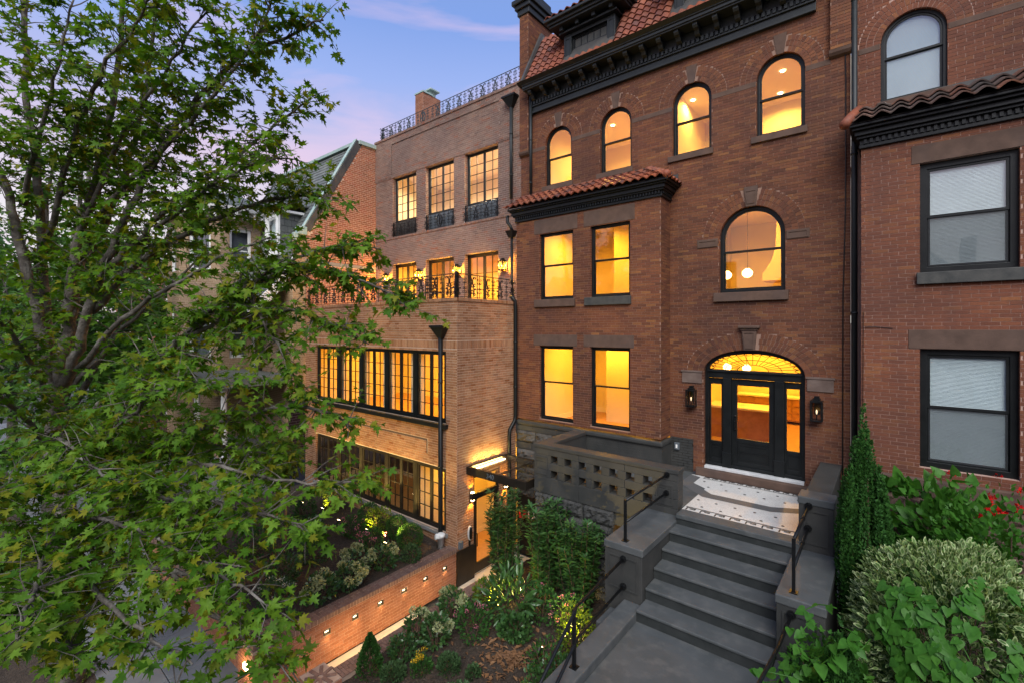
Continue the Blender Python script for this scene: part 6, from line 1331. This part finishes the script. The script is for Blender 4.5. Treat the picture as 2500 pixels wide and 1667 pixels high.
# ---- dense trees far down the street
def round_tree(label, x, y, h, r, n, mat, seed):
    T = thing('street_tree', label, 'tree', (x, y, 0)); mb = MB(); mb.tube(catmull([(x, y, 0), (x+.1, y, h*.3), (x-.1, y+.1, h*.6)]), [.22, .2, .2, .18, .17, .16, .15, .14, .12, .1, .08][:11], 10); mb.build('trunk', 'bark', T, True)
    cl = []
    mbl = MB()
    for k in range(26):
        a = random.uniform(0, 6.28); e = random.uniform(-.7, 1.2); rr = r*random.uniform(.45, 1); c = Vector((x+rr*math.cos(a)*math.cos(e*.8), y+rr*math.sin(a)*math.cos(e*.8), h*.62+h*.36*math.sin(e))); cl.append((c, r*random.uniform(.28, .45)))
        mbl.tube([(x, y, h*.35), (Vector((x, y, h*.5))+c)/2, c], [.06, .04, .015], 5)
    mbl.build('limbs', 'bark', T)
    ci = rng.integers(0, len(cl), n); cc = np.array([list(c) for c, _ in cl])[ci]; cr_ = np.array([q for _, q in cl])[ci]
    d = unit(rng.normal(size=(n, 3))); P = cc+d*(cr_*rng.random(n)**.5)[:, None]
    D = unit(d+rng.normal(size=(n, 3))*.6-np.array([0, 0, .3])); N = rng.normal(size=(n, 3))*.5+np.array([0, 0, 1.])
    leaf_obj('crown', MAPLE_S, P, D, N, rng.uniform(.14, .26, n), mat, T)
round_tree('dense dark green tree at the left edge behind both maples', -27.5, -8.6, 10.5, 4.0, 7500, 'leaf_dark', 1)
round_tree('far green street tree beyond the second maple', -34, -9.2, 12, 4.4, 7000, 'leaf_dark', 2)
round_tree('grey-green ornamental tree in front of the turret', -24.6, -5.6, 7.6, 2.2, 4200, 'leaf_back', 3)
# ================================================================== shrubs and flowers
def shell(n, c, r, fill=.35, flat=1.0):
    d = unit(rng.normal(size=(n, 3))); d[:, 2] = np.abs(d[:, 2])*flat+np.minimum(d[:, 2], 0)*(1-flat) if False else d[:, 2]
    k = 1-fill*rng.random(n)**1.6; P = np.array(c)+d*np.array(r)*k[:, None]; return P, d
def lump(P, c, amp, sc, seed=0):
    """uneven outline"""
    ph = np.array([seed*1.3, seed*2.1, seed*.7]); w = np.sin(P*sc+ph)
    return P+(P-np.array(c))*(amp*(w[:, :1]*w[:, 1:2]+.6*w[:, 2:3]*w[:, :1]))
def bush(name, label, cat, c, r, n, sh, size, mat, group=None, lumpy=.16, sc=7, up=.5, fill=.4, out=1.0, stems=5, flowers=None):
    c = Vector(c); T = thing(name, label, cat, (c.x, c.y, c.z-r[2]), group)
    P, d = shell(n, c, r, fill); P = lump(P, c, lumpy, sc, random.random()*9)
    D = unit(d*out+rng.normal(size=(n, 3))*.45+np.array([0, 0, up])); N = rng.normal(size=(n, 3))*.5+np.array([0, 0, .8])+d*.5
    sz_ = rng.uniform(size*.65, size*1.25, n); leaf_obj('foliage', sh, P, D, N, sz_, mat, T)
    if mat == 'leaf_pale': Du = unit(D); Tt = unit(np.cross(Du, N)); Nn = np.cross(Tt, Du); leaf_obj('leaf_middles', sh, P+Du*(sz_*.2)[:, None]+Nn*.004, D, N, sz_*.6, 'leaf_mid', T); leaf_obj('leaf_middles', sh, P+Du*(sz_*.2)[:, None]-Nn*.004, D, N, sz_*.6, 'leaf_mid', T)
    for i in range(stems): a = random.uniform(0, 6.28); mb = MB(); mb.tube([(c.x+.04*math.cos(a), c.y+.04*math.sin(a), c.z-r[2]-.02), (c.x+r[0]*.35*math.cos(a), c.y+r[1]*.35*math.sin(a), c.z-r[2]*.2), (c.x+r[0]*.6*math.cos(a), c.y+r[1]*.6*math.sin(a), c.z+r[2]*.5)], [.016, .011, .006], 5); mb.build('stem', 'bark_warm', T)
    if flowers:
        k, fr, fm, nf, part = flowers
        for i in range(k):
            v = unit(rng.normal(size=(1, 3)))[0]; v[2] = abs(v[2])*.9+.1; v = v/np.linalg.norm(v); q = np.array(c)+v*np.array(r)*random.uniform(.9, 1.12)
            fp, fd = shell(nf, q, (fr,)*3, .5); leaf_obj(part, PETAL, fp, fd+rng.normal(size=(nf, 3))*.3, fd+rng.normal(size=(nf, 3))*.2, np.full(nf, fr*(.58 if nf > 40 else .75)), fm, T, None)
    return T
def on(x, y): return GZ(x, y)
def upright(name, label, cat, x, y, z, h, r, n, size, mat, canes=9, group=None, sh=LANCE, lean=.25, start=.12):
    """canes with narrow leaves: laurel"""
    T = thing(name, label, cat, (x, y, z), group); P, D, N = [], [], []; st = MB()
    for i in range(canes):
        a = random.uniform(0, 6.28); rr = r*math.sqrt(random.random()); hh = h*random.uniform(.72, 1.02); b = Vector((x+rr*.45*math.cos(a), y+rr*.45*math.sin(a), z-.03)); t = Vector((x+rr*1.0*math.cos(a), y+rr*1.0*math.sin(a), z+hh)); m_ = (b+t)/2+Vector((random.gauss(0, .05), random.gauss(0, .05), 0)); cv = catmull([b, m_, t], 6); st.tube(cv, [.014-.010*k/(len(cv)-1) for k in range(len(cv))], 5)
        for j in range(n//canes):
            f = start+(1-start)*random.random()**.8; k = min(int(f*(len(cv)-1)), len(cv)-2); p = cv[k]+(cv[k+1]-cv[k])*(f*(len(cv)-1)-k); an = random.uniform(0, 6.28); d = Vector((math.cos(an), math.sin(an), random.uniform(.0, .9)))
            P.append(p); D.append(d); N.append(Vector((-math.cos(an)*.6, -math.sin(an)*.6, 1))+Vector((random.gauss(0, .2), random.gauss(0, .2), 0)))
    st.build('canes', 'bark_warm', T); P, D, N = np.array(P, float), np.array(D, float), np.array(N, float)
    leaf_obj('foliage', sh, P, D, N, rng.uniform(size*.6, size*1.2, len(P)), mat, T); return T
# tall laurels between the path and the stoop
upright('laurel_shrub', 'tall laurel in front of the glazed side entrance, left of the other laurels', 'shrub', -6.95, -2.95, on(-6.95, -2.95), 2.3, .48, 2900, .16, 'leaf_laurel', 20, 'tall laurels beside the stoop')
upright('laurel_shrub', 'middle tall laurel in front of the rough stone base, lit yellow-green', 'shrub', -5.95, -2.85, on(-5.95, -2.85), 2.15, .5, 3200, .16, 'leaf_laurel', 24, 'tall laurels beside the stoop')
upright('laurel_shrub', 'right tall laurel against the stoop pier and rough stones', 'shrub', -5.0, -3.0, on(-5, -3), 1.9, .5, 3200, .16, 'leaf_laurel', 24, 'tall laurels beside the stoop')
bush('shrub', 'dark broad-leaved shrub sprawling below the left laurel in the bed centre', 'shrub', (-6.0, -4.0, on(-6, -4)+.42), (.55, .5, .48), 520, LANCE, .18, 'leaf_laurel', lumpy=.25)
# hydrangeas with cream heads
for i, (x, y, l) in enumerate(((-7.2, -4.45, 'cream flowered hydrangea by the low wall, next to the bright spotlight'), (-6.75, -5.35, 'cream flowered hydrangea at the low wall with heads leaning to the right'), (-7.25, -5.35, 'small cream hydrangea hanging over the brick cap of the low wall'))):
    bush('hydrangea', l, 'plant', (x, y, on(x, y)+.26), (.30, .28, .30), 330, OVAL, .085, 'leaf_laurel', 'hydrangeas along the path', flowers=(6 if i < 2 else 3, .075, 'petal_cream', 80, 'flower_head'))
# roses with pink flowers
for i, (x, y, l) in enumerate(((-6.35, -4.75, 'pink rose bush left of the fallen leaves'), (-4.75, -3.75, 'pink rose bush near the handrail below the right laurel'), (-5.5, -3.6, 'pink flecked rose bush in the middle of the bed'))):
    bush('rose_bush', l, 'plant', (x, y, on(x, y)+.30), (.40, .36, .34), 520, OVAL, .06, 'leaf_box', 'pink roses in the bed', flowers=(9, .032, 'petal_pink', 16, 'flower'))
bush('lime_shrub', 'bright yellow-green shrub lit from below beside the stoop pier', 'shrub', (-4.15, -4.45, on(-4.15, -4.45)+.46), (.32, .32, .52), 1100, OVAL, .05, 'leaf_lime', lumpy=.2)
bush('shrub', 'dark green shrub at the foot of the stoop kerb', 'shrub', (-3.85, -5.6, on(-3.85, -5.6)+.28), (.38, .55, .34), 800, OVAL, .065, 'leaf_laurel')
# foreground row along the bottom edge
def cone(label, x, y, z, h, r, n, mat, size=.04):
    T = thing('cone_shrub', label, 'shrub', (x, y, z)); f = rng.random(n)**.75; a = rng.random(n)*6.283; pr = r*np.sin(np.clip((1-f)*1.75, 0, 1.57))*(1-.12*np.sin(a*5+f*20)); k = 1-.3*rng.random(n)**2
    P = np.stack([x+pr*k*np.cos(a), y+pr*k*np.sin(a), z+h*f], 1); d = np.stack([np.cos(a), np.sin(a), np.full(n, .9)], 1)
    leaf_obj('foliage', OVAL, P, d+rng.normal(size=(n, 3))*.3, d+rng.normal(size=(n, 3))*.5, rng.uniform(size*.7, size*1.3, n), mat, T); mb = MB(); mb.tube([(x, y, z-.02), (x, y, z+h*.8)], [.02, .006], 6); mb.build('stem', 'bark_warm', T); return T
cone('small dark cone-shaped boxwood in the foreground beside the path end', -7.12, -6.55, on(-7.1, -6.5), .72, .21, 2400, 'leaf_box')
def tuft(name, label, x, y, r, h, n, mat, size, fl=None):
    T = thing(name, label, 'plant', (x, y, on(x, y))); z = on(x, y); a = rng.random(n)*6.283; q = r*np.sqrt(rng.random(n)); P = np.stack([x+q*np.cos(a), y+q*np.sin(a), z+h*rng.random(n)*(1-.5*(q/r)**2)], 1)
    D = np.stack([np.cos(a)*.6, np.sin(a)*.6, np.full(n, 1.)], 1)+rng.normal(size=(n, 3))*.3; leaf_obj('foliage', LANCE if size > .05 else OVAL, P, D, rng.normal(size=(n, 3))+np.array([0, 0, .6]), rng.uniform(size*.6, size*1.2, n), mat, T)
    mb = MB()
    for i in range(7): b = random.uniform(0, 6.28); mb.tube([(x, y, z-.02), (x+r*.5*math.cos(b), y+r*.5*math.sin(b), z+h*.7)], [.005, .003], 4)
    mb.build('stems', 'bark_warm', T)
    if fl:
        for i in range(fl[0]): b = random.uniform(0, 6.28); rr = r*random.random(); c = np.array([x+rr*math.cos(b), y+rr*math.sin(b), z+h*random.uniform(.85, 1.1)]); p_, d2 = shell(14, c, (.02,)*3, .5); leaf_obj('flower', PETAL, p_, d2, d2+.3, np.full(14, .025), fl[1], T, None)
    return T
tuft('sage_plant', 'grey-green herb in the foreground right of the cone boxwood', -6.72, -6.35, .22, .28, 900, 'leaf_sage', .045)
tuft('coreopsis', 'low plant with small yellow flowers in the foreground', -6.32, -6.05, .19, .32, 700, 'leaf_box', .055, (14, 'petal_yellow'))
tuft('sage_plant', 'grey-green herb in the foreground right of the yellow flowers', -5.95, -5.75, .20, .34, 900, 'leaf_sage', .045)
tuft('sage_plant', 'small grey-green herb beside the heap of fallen leaves', -5.45, -5.65, .13, .22, 400, 'leaf_sage', .045)
# raised bed behind the brick wall
def ball(label, x, y, r): return bush('boxwood_ball', label, 'shrub', (x, y, .95+r*.95), (r, r, r), 2600, OVAL, .032, 'leaf_box', 'clipped boxwood balls', lumpy=.05, fill=.25, stems=2)
ball('clipped boxwood ball nearest the wing corner and the white pipe', -9.55, -3.75, .33); ball('clipped boxwood ball left of the one at the wing corner', -10.3, -3.6, .30); ball('clipped boxwood ball below the dark windows, partly behind the lit shrub', -11.6, -3.6, .33)
bush('lime_shrub', 'yellow-green shrub glowing in an uplight below the wing windows', 'shrub', (-10.95, -3.75, 1.3), (.36, .3, .36), 900, OVAL, .055, 'leaf_lime', lumpy=.22)
bush('lime_shrub', 'yellow-green shrub lit further left below the dark windows', 'shrub', (-13.3, -3.7, 1.4), (.42, .34, .45), 900, OVAL, .055, 'leaf_lime', lumpy=.22)
for x, y, l in ((-10.2, -4.45, 'pink rose bush behind the brick wall in the raised bed'), (-11.3, -4.35, 'pink rose bush further left in the raised bed')):
    bush('rose_bush', l, 'plant', (x, y, 1.22), (.36, .34, .28), 480, OVAL, .06, 'leaf_box', 'pink roses in the raised bed', flowers=(10, .04, 'petal_pink', 16, 'flower'))
for x, y, l in ((-9.25, -4.75, 'cream hydrangea in the raised bed nearest the wing'), (-9.15, -5.7, 'cream hydrangea in the middle of the raised bed edge'), (-9.2, -6.35, 'cream hydrangea at the street end of the raised bed'), (-9.7, -5.2, 'cream hydrangea set back in the raised bed')):
    bush('hydrangea', l, 'plant', (x, y, 1.18), (.34, .34, .26), 330, OVAL, .085, 'leaf_laurel', 'hydrangeas in the raised bed', flowers=(8, .075, 'petal_cream', 80, 'flower_head'))
bush('shrub', 'shrub with tiny white flowers at the street corner of the raised bed', 'shrub', (-9.6, -7.1, 1.2), (.4, .35, .32), 500, OVAL, .06, 'leaf_laurel', flowers=(14, .03, 'petal_white', 14, 'flower'))
for x, y, h, l in ((-12.6, -5.6, 2.6, 'thin staked sapling in the raised bed, right one'), (-13.6, -5.4, 2.4, 'thin staked sapling in the raised bed, left one')):
    T = thing('sapling', l, 'tree', (x, y, .95), 'staked saplings'); mb = MB(); mb.tube([(x, y, .9), (x+.02, y, .95+h)], [.025, .012], 7); mb.build('trunk', 'bark', T); mb = MB(); mb.box(x+.15, x+.19, y, y+.04, .9, 2.3); mb.build('stake', 'wood_int', T)
    P, d = shell(420, (x, y, .95+h*.8), (.5, .5, .7), .8); leaf_obj('crown', MAPLE_S, P, d+np.array([0, 0, -.3]), rng.normal(size=(420, 3))*.5+np.array([0, 0, 1.]), rng.uniform(.09, .15, 420), 'leaf_lime', T)
# more planting in both beds
for i, (x, y, r, m, sz, l) in enumerate(((-11.9, -5.2, .36, 'leaf_laurel', .075, 'low green shrub in the middle of the raised bed'), (-10.8, -5.7, .32, 'leaf_sage', .06, 'low grey-green shrub in the raised bed behind the hydrangeas'), (-10.4, -6.6, .36, 'leaf_laurel', .075, 'green shrub near the street end of the raised bed'), (-12.2, -6.4, .4, 'leaf_box', .06, 'dark mounded shrub at the street side of the raised bed'), (-13.4, -4.6, .34, 'leaf_box', .06, 'dark mounded shrub left of the roses in the raised bed'), (-8.98, -4.15, .2, 'leaf_sage', .05, 'tiny herb beside the brick cap near the wing corner'))):
    bush('shrub', l, 'shrub', (x, y, .95+r*.8), (r*1.15, r, r*.9), 620, OVAL, sz, m, 'low shrubs of the raised bed', lumpy=.22)
for i, (x, y, r, m, sz, l) in enumerate(((-7.1, -5.9, .22, 'leaf_laurel', .06, 'small leafy plant between the cone boxwood and the hydrangeas'), (-5.55, -4.45, .26, 'leaf_laurel', .09, 'dark leafy shrub at the upper edge of the fallen leaves'), (-4.35, -5.1, .30, 'leaf_box', .05, 'dense green shrub beside the lower handrail'), (-6.95, -3.65, .28, 'leaf_lime', .07, 'yellow-green shrub right behind the bright spotlight'), (-4.3, -6.3, .28, 'leaf_laurel', .07, 'green shrub at the bottom edge left of the stoop kerb'), (-5.1, -6.35, .22, 'leaf_sage', .05, 'low grey-green herb at the bottom edge near the handrail'))):
    bush('shrub', l, 'shrub', (x, y, on(x, y)+r*.8), (r*1.15, r, r*.95), 560, OVAL, sz, m, 'low shrubs of the front bed', lumpy=.22)
# right-hand garden
def yew(label, x, y, z, h, r, n):
    T = thing('columnar_yew', label, 'shrub', (x, y, z)); cols = []
    for _ in range(44): ra, aa = r*.80*math.sqrt(random.random()), random.uniform(0, 6.28); cols.append((ra*math.cos(aa), ra*math.sin(aa), random.uniform(.84, 1.0)-.30*ra/r)); cols[0] = (0, 0, 1)
    ci = rng.integers(0, len(cols), n); cx = np.array([c[0] for c in cols])[ci]; cy = np.array([c[1] for c in cols])[ci]; ch_ = np.array([c[2] for c in cols])[ci]; f = rng.random(n)**.85; a = rng.random(n)*6.283; q = r*.17*np.sqrt(1-f**3)*(1-.25*rng.random(n)); sp = .60+.42*np.sin(np.clip(f*2.6, 0, 3.14))
    P = np.stack([x+cx*sp+q*np.cos(a), y+cy*sp+q*np.sin(a), z+h*f*ch_], 1); d = np.stack([np.cos(a)*.7, np.sin(a)*.7, np.full(n, 1.)], 1)
    leaf_obj('foliage', OVAL, P, d+rng.normal(size=(n, 3))*.3, np.stack([np.cos(a), np.sin(a), np.zeros(n)], 1)+rng.normal(size=(n, 3))*.5, rng.uniform(.026, .05, n), 'leaf_yew', T)
    for c in cols[:8]: mb = MB(); mb.tube([(x+c[0]*.3, y+c[1]*.3, z), (x+c[0]*.9, y+c[1]*.9, z+h*.5), (x+c[0]*.8, y+c[1]*.8, z+h*.85*c[2])], [.03, .02, .006], 5); mb.build('stem', 'bark_warm', T)
    return T
yew('tall dark columnar yew beside the right stoop parapet', -.28, -3.0, 1.9, 3.62, .39, 40000); yew('lower dark yew in front of the columnar yew at the bottom edge', -.42, -4.9, 1.7, 1.65, .22, 11000)
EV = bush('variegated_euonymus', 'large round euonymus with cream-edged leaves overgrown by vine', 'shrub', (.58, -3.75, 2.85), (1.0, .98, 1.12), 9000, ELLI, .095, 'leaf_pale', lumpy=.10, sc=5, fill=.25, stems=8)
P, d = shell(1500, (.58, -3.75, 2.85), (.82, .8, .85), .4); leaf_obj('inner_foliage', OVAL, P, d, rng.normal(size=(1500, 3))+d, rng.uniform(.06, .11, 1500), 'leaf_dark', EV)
VN = thing('vine', 'broad heart-leaved green vine climbing over the euonymus and down to the stoop', 'vine', (.3, -4.6, 1.9)); P, D, N = [], [], []
vc = Vector((.58, -3.75, 2.85))
vst = MB()
for s in range(28):
    a = random.uniform(3.6, 5.9); e = random.uniform(-.75, .35); pts = []
    for k in range(9):
        a += random.uniform(-.12, .12); e += random.uniform(-.02, .17)
        p = vc+Vector((1.08*math.cos(a)*math.cos(e), 1.05*math.sin(a)*math.cos(e), 1.16*math.sin(e))); pts.append(p)
        for j in range(2):
            n_ = (p-vc).normalized(); P.append(p+n_*random.uniform(.0, .07)); dn = Vector((random.gauss(0, .5), random.gauss(0, .3), -.9)); D.append(dn-n_*dn.dot(n_)*.7+n_*.15); N.append(n_+Vector((random.gauss(0, .25), random.gauss(0, .25), random.uniform(.2, .7))))
    vst.tube(pts, .006, 4, 0, False)
for s in range(16):      # trails falling to the left of the euonymus, against the pier
    p = Vector((random.uniform(-.75, .1), random.uniform(-5.3, -4.0), random.uniform(2.0, 3.5))); pts = [p]
    for k in range(8):
        p = p+Vector((random.gauss(-.02, .07), random.gauss(-.02, .06), random.uniform(-.16, .04))); pts.append(p)
        P.append(p); a = random.uniform(0, 6.28); D.append(Vector((math.cos(a), math.sin(a)-.4, -.6))); N.append(Vector((random.gauss(0, .4), -.6+random.gauss(0, .3), 1)))
    vst.tube(pts, .006, 4, 0, False)
vst.build('vine_stems', 'leaf_vine', VN); P, D, N = np.array(P, float), np.array(D, float), np.array(N, float); Sz = rng.uniform(.085, .16, len(P)); m = single_leaves(HEART, P, D, N, Sz, 'leaf_vine', VN, 280); leaf_obj('foliage', HEART, P[m], D[m], N[m], Sz[m], 'leaf_vine', VN)
RB = bush('rose_bush', 'red rose bush in front of the lower right window', 'plant', (1.25, -2.3, 3.45), (.95, .6, .85), 1500, OVAL, .085, 'leaf_vine', lumpy=.25, sc=4, fill=.6)
for (u, v, t, r) in ((2415, 1232, 7.2, .075), (2422, 1245, 7.1, .08), (2440, 1250, 7.15, .075), (2408, 1222, 7.2, .06), (2420, 1212, 7.3, .055), (2435, 1163, 7.5, .05), (2488, 1242, 7.0, .06), (2497, 1200, 7.1, .05), (2325, 1155, 7.6, .045), (2400, 1262, 7.1, .05)):
    c = np.array(at(u, v, t)); p_, d2 = shell(34, c, (r*.8,)*3, .7); leaf_obj('flower', PETAL, p_, d2+rng.normal(size=(34, 3))*.4, d2, np.full(34, r*.75), 'petal_red', RB, None)
bush('shrub', 'dark leafy shrub growing against the stone base right of the yew', 'shrub', (.62, -1.5, 3.35), (.75, .5, .95), 620, HEART, .17, 'leaf_vine', lumpy=.3, sc=4, fill=.7)
bush('shrub', 'low dark shrub filling the corner under the euonymus', 'shrub', (.9, -5.2, 2.35), (.9, .55, .6), 1100, OVAL, .09, 'leaf_laurel', fill=.6); bush('shrub', 'low ivy mound behind the columnar yew', 'shrub', (.15, -2.2, 2.6), (.5, .5, .75), 700, HEART, .12, 'leaf_vine', fill=.7)
bush('fern_shrub', 'light green feathery plant hanging over the stoop pier at the bottom right', 'shrub', (-.62, -4.75, 2.45), (.35, .35, .55), 520, MAPLE_S, .085, 'leaf_vine', fill=.8, lumpy=.3)
# ================================================================== garden spotlights
def spot(label, p, aim, power, sp=80):
    p = Vector(p); aim = Vector(aim).normalized(); T = thing('garden_spotlight', label, 'spotlight', p, 'garden spotlights'); mb = MB(); mb.tube([p, p+ZV*.12], .012, 6); mb.build('stake', 'iron', T); a = p+ZV*.14; mb = MB(); mb.tube([a-aim*.04, a+aim*.10], [.035, .045], 10); mb.build('head', 'bronze_metal', T); mb = MB(); mb.tube([a+aim*.098, a+aim*.106], .038, 10); mb.build('lens', 'lamp_glow', T)
    lamp('spot_lamp', a+aim*.13, power, (1, .68, .18), parent=T, kind='SPOT', aim=aim, spot=sp, rad=.03)
spot('bright garden spotlight shining up through the laurels', (-6.78, -4.0, on(-6.78, -4)), (.55, .75, .75), 170, 110)
spot('garden spotlight at the lime shrub near the lower handrail', (-4.62, -4.25, on(-4.6, -4.2)), (.75, .1, .75), 80, 110)
spot('garden spotlight aimed at the pierced stoop parapet', (-4.75, -4.75, on(-4.75, -4.75)), (.05, .95, .95), 170, 80)
spot('uplight below the wing windows beside the boxwood balls', (-9.9, -4.3, .95), (0, .55, 1), 330, 100); spot('uplight in front of the dark wing windows', (-12.1, -4.3, .95), (0, .55, 1), 330, 100); spot('uplight at the lime shrub further left in the raised bed', (-14.2, -4.3, .95), (0, .55, 1), 330, 100)
spot('small uplight inside the lime shrub under the wing windows', (-10.95, -4.15, .95), (0, .6, .8), 45, 110)
spot('small uplight in front of the left lime shrub of the raised bed', (-13.3, -4.15, .95), (0, .6, .8), 45, 110)
# ================================================================== row across the street, mirrored in the window glass
OP = thing('row_house', 'brick row across the street that shows only as a reflection in the window panes', 'house', (0, -34, 0))
mb = MB(); mb.box(-42, 30, -42, -34, -.1, 10.2); mb.build('wall', 'brick_far', OP)
mb = MB()
for i in range(9): x = -40+i*8; mb.face([(x, -34.01, 10.2), (x+4, -34.01, 10.2), (x+2, -34.01, 12.6)]); mb.face([(x, -34, 10.2), (x+2, -34, 12.6), (x+2, -40, 12.6), (x, -40, 10.2)]); mb.face([(x+4, -34, 10.2), (x+2, -34, 12.6), (x+2, -40, 12.6), (x+4, -40, 10.2)])
mb.build('roof', 'slate', OP)
for i in range(18):
    x = -40.5+i*4
    if i % 2: mb = MB(); mb.box(x+.5, x+1.3, -36, -35.2, 10.2, 13.0); mb.build('chimney', 'brick_far', OP)
    for f in range(3): mb = MB(); mb.box(x+1, x+2.2, -33.99, -33.95, 1.4+f*3.1, 3.4+f*3.1); mb.build('window', 'grey_panel', OP)
